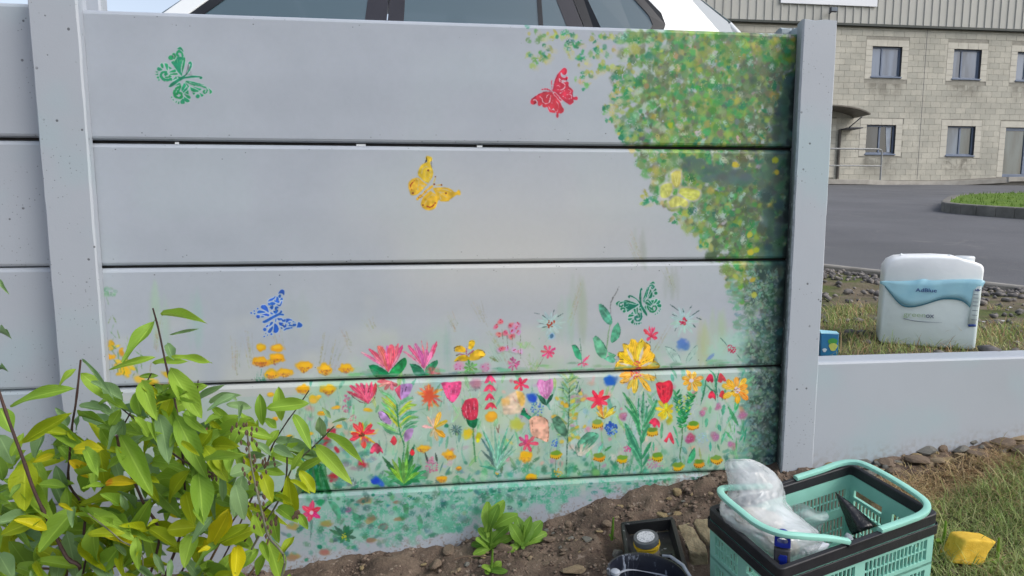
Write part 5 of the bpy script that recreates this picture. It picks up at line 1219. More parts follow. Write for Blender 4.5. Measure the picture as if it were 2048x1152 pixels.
# backing wall as strips round the openings, front face 12 mm behind the block faces
xs_ = sorted(set([X0, X1] + [v for w in WIN + DOORS for v in w[:2]])); zs_ = sorted(set([ZB, ZT] + [v for w in WIN + DOORS for v in w[2:]]))
for a, b in zip(xs_[:-1], xs_[1:]):
    for c_, d in zip(zs_[:-1], zs_[1:]):
        mx, mz = (a + b) / 2, (c_ + d) / 2
        if any(w[0] < mx < w[1] and w[2] < mz < w[3] for w in WIN + DOORS): continue
        mb.add([(a, BY + .012, c_), (b, BY + .012, c_), (b, BY + .012, d), (a, BY + .012, d)], [(0, 1, 2, 3)])
mb.box(X0, X0 + .2, BY + .02, BY + 12, ZB, ZT); mb.box(X1 - .2, X1, BY + .02, BY + 12, ZB, ZT); mb.box(X0, X1, BY + 11.8, BY + 12, ZB, ZT + 3.0)
rel(mb).build('wall', mmort, bld)
# blocks, 440 x 215, half bond
bw, bh, jt = .45, .225, .010
bl = bpy.data.meshes.new('block'); t_ = MB(); t_.box(0, bw - jt, 0, .05, 0, bh - jt); bl.from_pydata(t_.v, [], t_.f); bl.materials.append(mblk.m)
cands = []; row = 0; z = 2.26
while z < 8.15:
    x = X0 + (.225 if row % 2 else 0)
    while x < X1 - .5:
        a, b, c_, d = x, x + bw - jt, z, z + bh - jt
        segs = [(a, b)]
        for w in WIN + DOORS:
            s = SUR if w in WIN else .26
            wa, wb, wc, wd = w[0] - s, w[1] + s, w[2] - .10, w[3] + .26
            if d > wc + .005 and c_ < wd - .005:
                ns = []
                for (p0, p1) in segs:
                    if p1 <= wa or p0 >= wb: ns.append((p0, p1)); continue
                    if p0 < wa: ns.append((p0, wa - jt))
                    if p1 > wb: ns.append((wb + jt, p1))
                segs = ns
        for (p0, p1) in segs:
            if p1 - p0 > .04: cands.append((p0, p1, c_, min(d, 8.16)))
        x += bw
    z += bh; row += 1
seen = [q for q in cands if q[0] > 16.75 and q[1] < 25.9]
seen.sort(key=lambda q: (q[1] - q[0] < .4, (q[0] - 18) ** 2 + (q[2] - 4.6) ** 2 * 1.4))
rest = [q for q in cands if not (q[0] > 16.75 and q[1] < 25.9)] + seen[300:]
for p0, p1, c_, d in seen[:300]:
    o = link('block', bl, None, bld); o.location = (p0 - O3.x, 0, c_ - O3.z); o.scale = ((p1 - p0) / (bw - jt), 1, (d - c_) / (bh - jt))
mb = MB()
for p0, p1, c_, d in rest: mb.add([(p0, BY, c_), (p1, BY, c_), (p1, BY, d), (p0, BY, d), (p0, BY + .03, c_), (p1, BY + .03, c_), (p1, BY + .03, d), (p0, BY + .03, d)], [(0, 1, 2, 3), (0, 4, 5, 1), (1, 5, 6, 2), (2, 6, 7, 3), (3, 7, 4, 0)])
tag(rel(mb).build('block', mblk.m, bld), kind='stuff')
# windows
mfrm = vary('blue grey window frame', (.16, .20, .28, 1), (.13, .165, .235, 1), 3, .4)
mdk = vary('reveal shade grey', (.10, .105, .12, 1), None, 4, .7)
def glass(name, c, alpha=1.0, rough=.06):
    m = Mat(name, rough, .6); mp = m.n('ShaderNodeMapping'); mp.inputs['Scale'].default_value = (2.6, .2, .45); m.l(m.pos(), mp.inputs[0]); m.color(m.ramp(m.noise(1.0, 3, .5, vec=mp.outputs[0]), [(.38, tuple(q * .62 for q in c[:3])), (.62, tuple(q * 1.35 for q in c[:3]))])); m.b.inputs['Alpha'].default_value = alpha; m.b.inputs['Coat Weight'].default_value = .5; m.b.inputs['Coat Roughness'].default_value = .02  # vertical streaks in the pane colour stand in for reflections and blinds
    return m.m
mgl = [glass('window glass pale', (.115, .145, .20, 1)), glass('window glass dark', (.025, .030, .038, 1)), glass('window glass blue', (.085, .12, .17, 1)), glass('window glass green', (.055, .08, .09, 1))]
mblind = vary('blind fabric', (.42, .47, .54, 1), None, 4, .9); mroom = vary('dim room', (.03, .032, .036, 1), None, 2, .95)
def window(x0, x1, z0, z1, gl, split, pl=None):
    w = thing('window', (0, 0, 0), None, None); w.parent = bld
    f = MB(); t = .06; y0, y1 = BY + .10, BY + .16
    f.box(x0, x1, y0, y1, z0, z0 + t); f.box(x0, x1, y0, y1, z1 - t, z1); f.box(x0, x0 + t, y0, y1, z0 + t, z1 - t); f.box(x1 - t, x1, y0, y1, z0 + t, z1 - t)
    xm = x0 + (x1 - x0) * split; f.box(xm - .035, xm + .035, y0 - .008, y1 - .01, z0 + t, z1 - t)
    rel(f).build('frame', mfrm, w, bevel=.006)
    for a, b, g in ((x0 + t, xm - .035, gl[0]), (xm + .035, x1 - t, gl[1])):
        rel(MB().box(a, b, BY + .125, BY + .135, z0 + t, z1 - t)).build('pane', mgl[g], w)
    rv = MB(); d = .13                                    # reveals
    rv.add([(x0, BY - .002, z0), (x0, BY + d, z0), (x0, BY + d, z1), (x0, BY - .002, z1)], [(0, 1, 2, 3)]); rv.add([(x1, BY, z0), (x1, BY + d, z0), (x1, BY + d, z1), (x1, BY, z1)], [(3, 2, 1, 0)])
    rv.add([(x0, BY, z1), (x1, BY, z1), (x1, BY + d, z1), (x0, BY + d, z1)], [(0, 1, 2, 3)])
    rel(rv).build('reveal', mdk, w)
    rel(MB().box(x0 - .03, x1 + .03, BY - .04, BY + .12, z0 - .055, z0 - .002)).build('sill', mfrm, w, bevel=.006)
    s = MB(); S = SUR                                     # pale dressed blocks round the opening
    for zz in np.arange(z0 - .10, z1 + .01, .225):
        h = min(.215, z1 + .005 - zz)
        if h > .03:
            s.box(x0 - S, x0, BY - .006, BY + .03, zz, zz + h); s.box(x1, x1 + S, BY - .006, BY + .03, zz, zz + h)
    n_ = 4; L = (x1 - x0 + 2 * S) / n_
    for i in range(n_): s.box(x0 - S + i * L, x0 - S + (i + 1) * L - .01, BY - .007, BY + .03, z1 + .015, z1 + .25)
    rel(s).build('surround', mpale, w)
for i, (q, g, sp) in enumerate(zip(WIN, [(0, 0), (0, 0), (0, 2), (1, 1), (2, 3), (0, 0), (2, 2), (2, 1), (0, 0)], [.38, .36, .4, .5, .52, .4, .4, .5, .4])): window(*q, g, sp)
# net curtain in the open lower window
cv = MB(); n_ = 9
for i in range(n_):
    x = 19.1 + .24 * i / (n_ - 1)
    for zz in (3.40, 4.38): cv.v.append((x + (.10 if zz < 3.5 and i < 4 else 0), BY + .112 + .008 * (i % 2), zz))
for i in range(n_ - 1): cv.f.append((2 * i, 2 * i + 2, 2 * i + 3, 2 * i + 1))
rel(cv).build('curtain', mblind, bld)
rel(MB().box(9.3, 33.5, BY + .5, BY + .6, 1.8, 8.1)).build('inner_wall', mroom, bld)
# doors
for (x0, x1, z0, z1), g in zip(DOORS, (3, 1)):
    d = thing('door', (0, 0, 0), None, None); d.parent = bld; f = MB(); y0, y1 = BY + .08, BY + .15; t = .08
    f.box(x0, x0 + t, y0, y1, z0, z1); f.box(x1 - t, x1, y0, y1, z0, z1); f.box(x0 + t, x1 - t, y0, y1, z1 - .12, z1); f.box(x0 + t, x1 - t, y0, y1, z0, z0 + .12)
    xm = x0 + (x1 - x0) * .62; f.box(xm - .09, xm + .09, y0 - .005, y1, z0 + .12, z1 - .12)
    rel(f).build('frame', mfrm, d, bevel=.006)
    rel(MB().box(x0 + t, xm - .09, BY + .11, BY + .12, z0 + .12, z1 - .12)).build('pane', mgl[g], d); rel(MB().box(xm + .09, x1 - t, BY + .11, BY + .12, z0 + .12, z1 - .12)).build('pane', mgl[g], d)
    rel(MB().box(xm - .03, xm - .01, y0 - .05, y0 - .03, z0 + .9, z0 + 1.25)).build('handle', mdk, d)
    s = MB()
    for zz in np.arange(z0, z1, .225): s.box(x0 - .26, x0, BY - .006, BY + .10, zz, min(zz + .215, z1)); s.box(x1, x1 + .26, BY - .006, BY + .10, zz, min(zz + .215, z1))
    s.box(x0 - .26, x1 + .26, BY - .007, BY + .10, z1 + .012, z1 + .25); rel(s).build('surround', mpale, d)
# ribbed cladding in sheets
mclad = vary('ribbed steel cladding', (.43, .43, .395, 1), (.385, .385, .355, 1), .5, .5); mdrip = vary('dark drip flashing', (.035, .045, .04, 1), None, 3, .5)
for i in range(25):
    xa = 9.0 + i; mb = MB(); prof = []
    for k in range(3):
        b0 = xa + k * .3333; prof += [(b0 + .0015, 0), (b0 + .255, 0), (b0 + .272, -.035), (b0 + .312, -.035), (b0 + .3285, 0)]
    n_ = len(prof); yb = BY - .10 - .0006 * (i % 2)
    for zz in (8.30, 12.0):
        for x, y in prof: mb.v.append((x, yb + y, zz))
    for k in range(n_ - 1): mb.f.append((k, k + 1, n_ + k + 1, n_ + k))
    rel(mb).build('cladding_sheet', mclad, bld)
rel(MB().box(8.95, 34.05, BY - .15, BY + .02, 8.215, 8.30)).build('flashing', mdrip, bld)
rel(MB().box(8.95, 34.05, BY - .09, BY + 12, 12.0, 12.1)).build('roof', mclad, bld)
for xp in (20.55, 27.2): rel(MB().box(xp - .008, xp + .008, BY - .004, BY + .004, 2.3, 8.2)).build('movement_joint', mdk, bld)
# curved canopy over the left door
cn = MB(); P = []
for i in range(11):
    a = -PI / 2.6 + i * (2 * PI / 2.6) / 10; P.append((16.0 + 1.62 * math.sin(a) / math.sin(PI / 2.6), 4.70 + .46 * (math.cos(a) - math.cos(PI / 2.6))))
for y in (BY - 1.0, BY):
    for q in P: cn.v.append((q[0], y, q[1]))
    for q in P: cn.v.append((q[0], y, q[1] + .05))
k = len(P)
for i in range(k - 1):
    cn.f += [(i, i + 1, 2 * k + i + 1, 2 * k + i), (k + i + 1, k + i, 3 * k + i, 3 * k + i + 1), (i, k + i, k + i + 1, i + 1)]
cn.f += [(0, 2 * k, 3 * k, k), (k - 1, 2 * k - 1, 4 * k - 1, 3 * k - 1)]
rel(cn).build('canopy', vary('dull bronze canopy', (.15, .135, .11, 1), None, 2, .5), bld)
br = MB(); br.tube([(17.3, BY - .05, 4.25), (17.3, BY - .95, 4.62)], .02, 6); br.box(17.0, 17.55, BY - .7, BY - .02, 4.22, 4.26); rel(br).build('bracket', mdk, bld)
rel(MB().tube([(17.02, BY - .06, 4.25), (17.02, BY - .06, 2.3)], .055, 10)).build('downpipe', vary('stained downpipe', (.16, .145, .125, 1), (.10, .09, .08, 1), 3, .7), bld)
# plinth footpath with a curved kerb line
mpath = vary('path concrete', (.24, .225, .195, 1), (.16, .15, .13, 1), 1.5, .9, .4)
KP = [(9.2, 1.25, .16), (16.5, 1.25, .16), (18.0, 1.1, .13), (19.5, .85, .10), (20.8, .75, .10), (22.2, .95, .16), (23.4, 1.2, .24), (24.4, 1.25, .30), (34, 1.25, .30)]
pm = MB()
for x, dpt, h in KP:
    zb = float(yz(x, BY - dpt)); pm.v += [(x, BY - dpt, zb - .2), (x, BY - dpt, zb + h), (x, BY + .01, zb + h + .10), (x, BY + .01, zb - .2)]
for i in range(len(KP) - 1):
    for j in range(3): pm.f.append((i * 4 + j, i * 4 + 4 + j, i * 4 + 5 + j, i * 4 + 1 + j))
tag(pm.build('footpath', mpath), kind='structure')
kb = MB()
pts = [(x, BY - d - .06, float(yz(x, BY - d)) + h + .005) for x, d, h in KP]
pts = [tuple(q) for q in spline(pts, 60)]
tag(edging(pts, .12, .03, 'kerb_line', vary('pale kerb', (.40, .38, .34, 1), (.28, .265, .235, 1), 3, .85)), kind='structure')
# handrail
hr = thing('handrail', (18.1, BY - 1.1, 2.1), 'grey tubular two rail handrail before the canopied entrance', 'railing'); mst = vary('galvanised tube', (.33, .34, .34, 1), (.24, .25, .25, 1), 9, .45)
q0 = Vector((18.1, BY - 1.1, 2.1)); zb = float(yz(18, BY - 1.1))
top = [(13.5, 0, 1.36), (17.95, 0, 1.36), (18.08, 0, 1.32), (18.12, 0, 1.2), (18.12, 0, -.1)]
rl = lambda P: [(x - q0.x, y, z + zb - q0.z) for x, y, z in P]
MB().tube(rl(top), .032, 8).build('top_rail', mst, hr, smooth=True); MB().tube(rl([(13.5, 0, .72), (18.12, 0, .72)]), .026, 8).build('mid_rail', mst, hr, smooth=True)
for x in (13.6, 15.8): MB().tube(rl([(x, 0, -.1), (x, 0, 1.36)]), .028, 8).build('upright', mst, hr, smooth=True)
# sign board and floodlight
sg = tag(MB().box(14.2, 18.2, BY - .19, BY - .145, 8.93, 11.2).build('signboard', vary('white sign panel', (.78, .80, .83, 1), (.72, .74, .78, 1), .6, .4), bevel=.01), 'large blank white sign panel fixed to the grey cladding', 'sign')
fl = thing('floodlight', (16.25, BY - .15, 8.62), 'small dark floodlight on the cladding below the white sign', 'lamp')
MB().box(-.16, .12, -.32, -.20, -.02, .16).build('lamp_head', mdk, fl, bevel=.02); MB().tube([(-.02, 0, 0), (-.02, -.25, .05)], .025, 6).build('bracket', mdk, fl); MB().box(-.14, .10, -.335, -.321, 0, .14).build('lens', mgl[2], fl)
# ================================================================ white car parked behind the wall
CY = 1.6                                                  # near side of the body
XP = lambda p: float(onY(p, 45, CY)[0])
CG = float(yz2(.5, CY + .9)) - .02
mcar = Mat('white car paint', .22, .5); mcar.color((.76, .79, .80, 1)); mcar.b.inputs['Coat Weight'].default_value = .6; mcar.b.inputs['Coat Roughness'].default_value = .04
mcar.bump(mcar.noise(3), .02, .002); mcar = mcar.m
mblack = vary('gloss black trim', (.018, .02, .024, 1), (.012, .013, .016, 1), 9, .3); mpill = vary('pillar cover', (.030, .030, .040, 1), (.024, .024, .032, 1), 5, .35)
mtyre = vary('tyre rubber', (.02, .02, .02, 1), (.03, .03, .03, 1), 20, .85, .4); mrim = vary('alloy', (.45, .46, .48, 1), (.35, .36, .38, 1), 8, .3)
mg = Mat('tinted car glass', .02, .55); mg.color((.075, .125, .155, 1)); mg.b.inputs['Alpha'].default_value = .86; mg.b.inputs['Coat Weight'].default_value = 1; mg = mg.m
mseat = vary('pale car interior', (.20, .24, .24, 1), (.12, .15, .15, 1), 6, .8); mlamp = vary('red tail lens', (.30, .02, .02, 1), (.2, .015, .015, 1), 9, .15); mhead = vary('clear lens', (.55, .58, .6, 1), (.4, .42, .45, 1), 9, .1)
Xt = XP(1508); Xn = Xt - 4.42; W = 1.80; ZB0 = CG
BELT = float(onY(1330, 62, CY)[2]) - .012                  # window line at the rear quarter light
car = thing('parked_car', ((Xn + Xt) / 2, CY + W / 2, CG), 'white estate car parked behind the mural wall with dark side windows', 'car')
OC = car.location.copy()
def crel(mb): mb.v = [(x - OC.x, y - OC.y, z - OC.z) for x, y, z in mb.v]; return mb
yn, yf = CY, CY + W
# lower body: sections along the length
def section(x, zlo, zhi, tuck, wf):
    pts = []
    for t, k in [(0, .90), (.12, .97), (.45, 1.0), (.75, .995), (1.0, .955)]:
        pts.append((zlo + (zhi - zlo) * t, k * wf))
    return pts
bodyX = [Xn, Xn + .10, Xn + .35, Xn + .9, Xn + 1.35, Xn + 1.75, Xn + 2.6, Xn + 3.4, Xt - .6, Xt - .22, Xt - .05, Xt + .04]
zl = [.42, .30, .24, .24, .25, .26, .26, .26, .26, .28, .38, .50]
zh = [.62, .78, .86, .93, 1.0, BELT - CG - .12, BELT - CG - .09, BELT - CG - .05, BELT - CG - .0, BELT - CG + .0, BELT - CG - .02, BELT - CG - .10]
wf = [.66, .84, .95, 1, 1, 1, 1, 1, 1, .97, .90, .80]
mb = MB(); ns = 10
for x, a, b, w in zip(bodyX, zl, zh, wf):
    sct = section(x, a, b, 0, w * W / 2)
    for z, hw in sct: mb.v.append((x, CY + W / 2 - hw, CG + z))
    for z, hw in sct[::-1]: mb.v.append((x, CY + W / 2 + hw, CG + z))
for i in range(len(bodyX) - 1):
    for k in range(ns): mb.f.append((i * ns + k, (i + 1) * ns + k, (i + 1) * ns + (k + 1) % ns, i * ns + (k + 1) % ns))
mb.f += [tuple(range(ns)), tuple((len(bodyX) - 1) * ns + k for k in range(ns))[::-1]]
o = crel(mb).build('body', mcar, car, smooth=True, sharp=60, subdiv=2)
# greenhouse: roof, pillars and glass on an inward leaning side
RZ = CG + 1.66
def side(x, z, off=0.0, far=False):                       # point on the leaning side of the cabin
    t = max(0.0, z - (BELT - .12)); y = CY + .035 + t * .30 + t * t * .25 - off
    return (x, (2 * CY + W - y) if far else y, z)
def plate(poly, off, thick, far=False, nseg=1):
    mb = MB(); n = len(poly)
    for o_ in (off, off - thick):
        for x, z in poly: mb.v.append(side(x, z, o_, far))
    a, b = tuple(range(n)), tuple(range(2 * n - 1, n - 1, -1))
    mb.f += [a if not far else a[::-1], b if not far else b[::-1]] + [((i, i + n, (i + 1) % n + n, (i + 1) % n) if not far else (i, (i + 1) % n, (i + 1) % n + n, i + n)) for i in range(n)]
    return crel(mb)
zw0, zw1 = BELT - .16, RZ - .12
lean = .12
X = {k: XP(v) for k, v in dict(a0=322, a1=372, b0=716, b1=764, b2=801, d0=1085, d1=1094, c0=1152, c1=1186, c2=1202, q1=1318, q2=1350).items()}
SLA = .59 / (zw1 - zw0); zv = float(onY(370, 20, CY)[2]); X['a0'] -= SLA * (zv - zw0); X['a1'] -= SLA * (zv - zw0)     # screen pillar read at the wall top
for k_ in ('c0', 'c1', 'c2'): X[k_] += .04
for far in (False, True):
    plate([(X['a1'] + .03, zw0), (X['b0'], zw0), (X['b0'] + lean * .5, zw1), (X['a1'] + .62, zw1)], .001, .006, far).build('window', mg, car)
    plate([(X['b2'], zw0), (X['d0'], zw0), (X['d0'], zw1), (X['b2'] + lean * .25, zw1)], .001, .006, far).build('window', mg, car)
    plate([(X['d1'], zw0), (X['c0'], zw0), (X['c0'] - .16, zw1), (X['d1'], zw1)], .001, .006, far).build('window', mg, car)
    # rear quarter light with its rounded lower corner
    q = [(X['c2'] + .02, BELT - .055), (X['q1'] - .10, BELT - .02), (X['q1'] - .025, BELT + .02), (X['q1'], BELT + .07), (X['q1'] - .015, BELT + .12), (X['q1'] - .20, zw1), (X['c2'] - .13, zw1)]
    plate(q, .001, .006, far).build('window', mg, car)
    tr = [(X['c2'], BELT - .10), (X['q1'] - .08, BELT - .055), (X['q1'] + .035, BELT + .0), (X['q2'] - .015, BELT + .07), (X['q2'] - .03, BELT + .135), (X['q2'] - .24, zw1 + .03), (X['q1'] - .20, zw1), (X['q1'] - .015, BELT + .12), (X['q1'], BELT + .07), (X['q1'] - .025, BELT + .02), (X['q1'] - .10, BELT - .02), (X['c2'] + .02, BELT - .055)]
    plate(tr, .006, .012, far).build('window_trim', mblack, car)
    plate([(X['b0'], zw0), (X['b1'] - .003, zw0), (X['b1'] + lean * .35, zw1), (X['b0'] + lean * .5, zw1)], .004, .010, far).build('pillar', mpill, car)
    plate([(X['b1'] + .003, zw0), (X['b2'], zw0), (X['b2'] + lean * .25, zw1), (X['b1'] + lean * .35 + .006, zw1)], .004, .010, far).build('pillar', mpill, car)
    plate([(X['d0'], zw0), (X['d1'], zw0), (X['d1'], zw1), (X['d0'], zw1)], .006, .012, far).build('window_divider', mblack, car)
    plate([(X['c0'], zw0), (X['c1'], zw0), (X['c1'] - .16, zw1), (X['c0'] - .16, zw1)], .004, .010, far).build('pillar', mpill, car)
    plate([(X['c1'] + .006, zw0), (X['c2'], zw0), (X['c2'] + .02, BELT - .055), (X['c2'] - .13, zw1), (X['c1'] - .155, zw1)], .002, .010, far).build('pillar', mblack, car)
    # white A pillar with a dark inner seal, roof rail and rear quarter panel
    plate([(X['a0'] - .045, zw0), (X['a1'] - .035, zw0), (X['a1'] + .555, zw1), (X['a0'] + .60, zw1 + .06)], .010, .03, far).build('pillar', mcar, car, bevel=.008)
    plate([(X['a1'] - .035, zw0), (X['a1'] + .03, zw0), (X['a1'] + .62, zw1), (X['a1'] + .555, zw1)], .006, .015, far).build('window_trim', mblack, car)
    plate([(X['a0'] + .55, zw1), (X['q2'] - .24, zw1), (Xt - .62, RZ - .07), (X['a0'] + .75, RZ - .06)], .004, .03, far).build('roof_rail', mcar, car)
    plate([(X['c2'], zw0), (Xt + .02, zw0), (Xt - .09, BELT + .10), (Xt - .36, RZ - .14), (Xt - .52, RZ - .07), (X['q2'] - .24, zw1 + .03), (X['q2'] - .03, BELT + .135), (X['q2'] - .015, BELT + .07), (X['q1'] + .035, BELT), (X['q1'] - .08, BELT - .055), (X['c2'], BELT - .10)], .001, .03, far).build('quarter_panel', mcar, car)
    plate([(Xn + 1.55, BELT - .20), (X['c2'] + .05, BELT - .20), (X['c2'] + .05, zw0 + .004), (Xn + 1.7, zw0 + .004)], .004, .02, far).build('door_top', mcar, car)
# roof, windscreen, tailgate
def strip(P, name, mat, th=.02):
    mb = MB(); m_ = 9
    for (x, z) in P:
        ya = side(x, z)[1]; yb = 2 * CY + W - ya
        for i in range(m_):
            t = i / (m_ - 1); mb.v.append((x, ya + (yb - ya) * t, z + .05 * math.sin(PI * t) * (1 if name == 'roof' else .3)))
    for j in range(len(P) - 1):
        for i in range(m_ - 1): mb.f.append((j * m_ + i, (j + 1) * m_ + i, (j + 1) * m_ + i + 1, j * m_ + i + 1))
    o = crel(mb).build(name, mat, car, smooth=True); s = o.modifiers.new('solid', 'SOLIDIFY'); s.thickness = th; return o
strip([(X['a0'] + .62, RZ - .07), (X['a0'] + 1.0, RZ - .02), (X['b2'], RZ + .01), (X['c2'] - .2, RZ - .01), (Xt - .55, RZ - .06)], 'roof', mcar)
strip([(X['a0'] - .10, zw0 - .02), (X['a0'] + .60, RZ - .075)], 'windscreen', mg, .006)
strip([(Xt - .52, RZ - .075), (Xt - .34, RZ - .15), (Xt - .07, BELT + .10)], 'rear_window', mg, .006)
strip([(Xt - .07, BELT + .10), (Xt + .03, BELT - .02), (Xt + .045, BELT - .16)], 'tailgate', mcar)
for ys_, far in ((yn, 0), (yf, 1)):
    y = ys_ + (.06 if not far else -.06)
    crel(MB().box(Xt - .16, Xt + .03, min(y, y + (.22 if not far else -.22)), max(y, y + (.22 if not far else -.22)), BELT - .34, BELT - .16)).build('tail_light', mlamp, car, bevel=.03)
    crel(MB().box(Xn + .02, Xn + .30, min(y + (.04 if not far else -.04), y + (.30 if not far else -.30)), max(y + (.04 if not far else -.04), y + (.30 if not far else -.30)), CG + .62, CG + .76)).build('headlight', mhead, car, bevel=.03)
    for xw in (Xn + .88, Xt - .86):
        w_ = thing('wheel', (0, 0, 0), None, None); w_.parent = car; y0 = ys_ + (.015 if not far else -.235)
        t = MB(); t.lathe([(.20, 0), (.30, -.01), (.335, .02), (.34, .11), (.335, .20), (.30, .23), (.20, .22)], 36); t.v = [(xw + a, y0 + c, CG + .34 + b) for a, b, c in t.v]; crel(t).build('tyre', mtyre, w_, smooth=True)
        t = MB(); t.lathe([(.06, .02), (.205, .02), (.205, .2)], 30, cap1=True); t.v = [(xw + a, y0 + c, CG + .34 + b) for a, b, c in t.v]; crel(t).build('rim', mrim, w_, smooth=True)
    mi = MB(); s_ = -1 if not far else 1; ym = ys_ + s_ * .11
    mi.box(X['a1'] + .10, X['a1'] + .22, ym - .09, ym + .09, BELT - .17, BELT - .045); crel(mi).build('wing_mirror', mcar, car, bevel=.03)
    for xh in (X['b0'] - .16, X['d0'] - .1): crel(MB().box(xh - .1, xh + .1, ys_ - .02 if not far else ys_ - .01, ys_ + .01 if not far else ys_ + .02, BELT - .30, BELT - .26)).build('door_handle', mcar, car, bevel=.008)
for xs_ in (X['a1'] + .45, X['b2'] + .2):                 # seats seen faintly through the glass
    for yy in (CY + .30, CY + 1.02):
        crel(MB().box(xs_, xs_ + .16, yy, yy + .46, BELT - .55, BELT + .10)).build('seat', mseat, car, bevel=.05)
        crel(MB().box(xs_ + .04, xs_ + .14, yy + .10, yy + .36, BELT + .11, BELT + .25)).build('head_rest', mseat, car, bevel=.04)
crel(MB().box(X['a0'] - .1, X['a1'] + .28, CY + .15, yf - .15, BELT - .30, BELT - .09)).build('dashboard', mseat, car, bevel=.05)
st = MB(); cx, cy, cz = X['a1'] + .30, CY + 1.25, BELT - .10
st.tube([(cx + .06 * math.sin(a), cy + .18 * math.cos(a), cz + .17 * math.sin(a)) for a in np.linspace(0, 2 * PI, 25)], .014, 6, caps=False); crel(st).build('steering_wheel', mblack, car, smooth=True)

# ================================================================ canister and carton on the verge
cd = .185
cz = .590; Cq = onY(1867, 700, .20); cx = float(Cq[0]); cw = 198 * float((Cq - CAM_C) @ CAM_F) / FPX; ch = cw * 1.015
cw, ch = .268, .292
can = thing('plastic_canister', (2.436, .25, cz), 'translucent white plastic canister with peeling pale blue label standing behind the low wall', 'canister', rot=(0, 0, math.radians(-33)))
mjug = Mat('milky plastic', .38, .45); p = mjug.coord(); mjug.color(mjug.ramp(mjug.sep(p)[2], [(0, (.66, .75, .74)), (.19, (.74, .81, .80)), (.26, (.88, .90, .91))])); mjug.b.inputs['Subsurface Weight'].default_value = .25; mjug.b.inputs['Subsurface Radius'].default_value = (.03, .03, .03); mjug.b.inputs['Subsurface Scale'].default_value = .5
mjug.bump(mjug.noise(14, 3), .25, .01)
prof = [(-.5, .03), (-.47, .005), (-.40, 0), (.40, 0), (.465, .006), (.487, .03), (.497, .50), (.510, .86), (.503, .90), (.480, .925), (.40, .948), (.30, .972), (.26, .990), (.05, .997), (-.25, .985), (-.36, .97), (-.44, .93), (-.482, .86), (-.488, .78), (-.492, .4)]
mb = MB(); n = len(prof); C2 = np.array([0, .5])
for yy, s in [(0, .955), (.012, .985), (.03, 1.0), (.5, 1.006), (.97, 1.0), (.988, .985), (1.0, .955)]:
    for u, v in prof: mb.v.append((u * cw * s, (yy - .5) * cd, (.5 + (v - .5) * s) * ch))
for i in range(6):
    for k in range(n): mb.f.append((i * n + k, i * n + (k + 1) % n, (i + 1) * n + (k + 1) % n, (i + 1) * n + k))
mb.f += [tuple(range(n))[::-1], tuple(6 * n + k for k in range(n))]
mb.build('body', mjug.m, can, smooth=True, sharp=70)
mhd = vary('white lid plastic', (.72, .75, .77, 1), (.62, .66, .68, 1), 7, .35)
hd = MB(); hd.tube([(-.085, 0, ch * .965), (-.07, 0, ch - .016), (0, 0, ch - .013), (.05, 0, ch - .015), (.062, 0, ch * .97)], .014, 8); hd.build('handle', mhd, can, smooth=True)
cp = MB(); cp.lathe([(.028, 0), (.029, .016), (.026, .020)], 24, c=(.105, .045, ch * .915)); cp.build('cap', mhd, can, smooth=True, sharp=40)
yl = -cd / 2 - .0016
mlab = vary('pale blue label film', (.42, .70, .80, 1), (.34, .64, .76, 1), 14, .22, .4, 22); mlw = vary('white label film', (.60, .67, .655, 1), (.54, .62, .605, 1), 9, .3, .3, 18); mteal = vary('teal wave print', (.035, .17, .23, 1), (.03, .13, .19, 1), 9, .3); mink = vary('navy print', (.02, .06, .26, 1), (.02, .05, .2, 1), 9, .4); mgrn = vary('faded green print', (.34, .48, .30, 1), (.38, .50, .34, 1), 9, .4); mgry = vary('grey print', (.16, .20, .27, 1), None, 9, .4)
zc = lambda x, y: ((x - 150 - 492) / 985 * cw, (1075 - y) / 995 * ch)
top = [(118, 372), (180, 366), (300, 362), (480, 346), (560, 326), (640, 340), (760, 328), (900, 318), (1050, 312), (1140, 318), (1160, 336)]
bot = [(122, 398), (180, 430), (240, 500), (310, 580), (390, 634), (500, 630), (620, 590), (740, 537), (840, 522), (920, 527), (980, 552), (1036, 610)]
def sheet_between(T, B, y, bulge=0.0, nx=30, ny=5):
    T = spline(T, nx); B = spline(B, nx); m_ = min(len(T), len(B)); mb = MB()
    T = np.c_[np.interp(np.linspace(0, 1, nx), np.linspace(0, 1, len(T)), T[:, 0]), np.interp(np.linspace(0, 1, nx), np.linspace(0, 1, len(T)), T[:, 1])]
    B = np.c_[np.interp(np.linspace(0, 1, nx), np.linspace(0, 1, len(B)), B[:, 0]), np.interp(np.linspace(0, 1, nx), np.linspace(0, 1, len(B)), B[:, 1])]
    r = random.Random(4)
    for j in range(ny):
        t = j / (ny - 1)
        for i in range(nx):
            q = T[i] * (1 - t) + B[i] * t; x, z = zc(*q)
            mb.v.append((x, y - bulge * (1 - t) * (.6 + .4 * math.sin(i * 1.3)) - .0006 * r.random(), z))
    for j in range(ny - 1):
        for i in range(nx - 1): mb.f.append((j * nx + i, (j + 1) * nx + i, (j + 1) * nx + i + 1, j * nx + i + 1))
    return mb
def label_obj(mb, name, mat, th=.0005):
    o = mb.build(name, mat, can, smooth=True); s = o.modifiers.new('solid', 'SOLIDIFY'); s.thickness = th; s.offset = 0; return o
label_obj(sheet_between(top, bot, yl - .0012, .004), 'label', mlab)
wv = [(172, 424), (240, 498), (310, 580), (390, 634), (500, 632), (620, 592), (740, 540), (840, 524), (920, 529), (980, 554), (1032, 606)]
label_obj(sheet_between([(x, y - 9) for x, y in wv], [(x, y + 9 + 4 * math.sin(i)) for i, (x, y) in enumerate(wv)], yl - .0066), 'wave_print', mteal)
label_obj(sheet_between([(1058, 392), (1132, 376)], [(1026, 800), (1102, 796)], yl - .0028, 0, 4, 4), 'label', mlw)
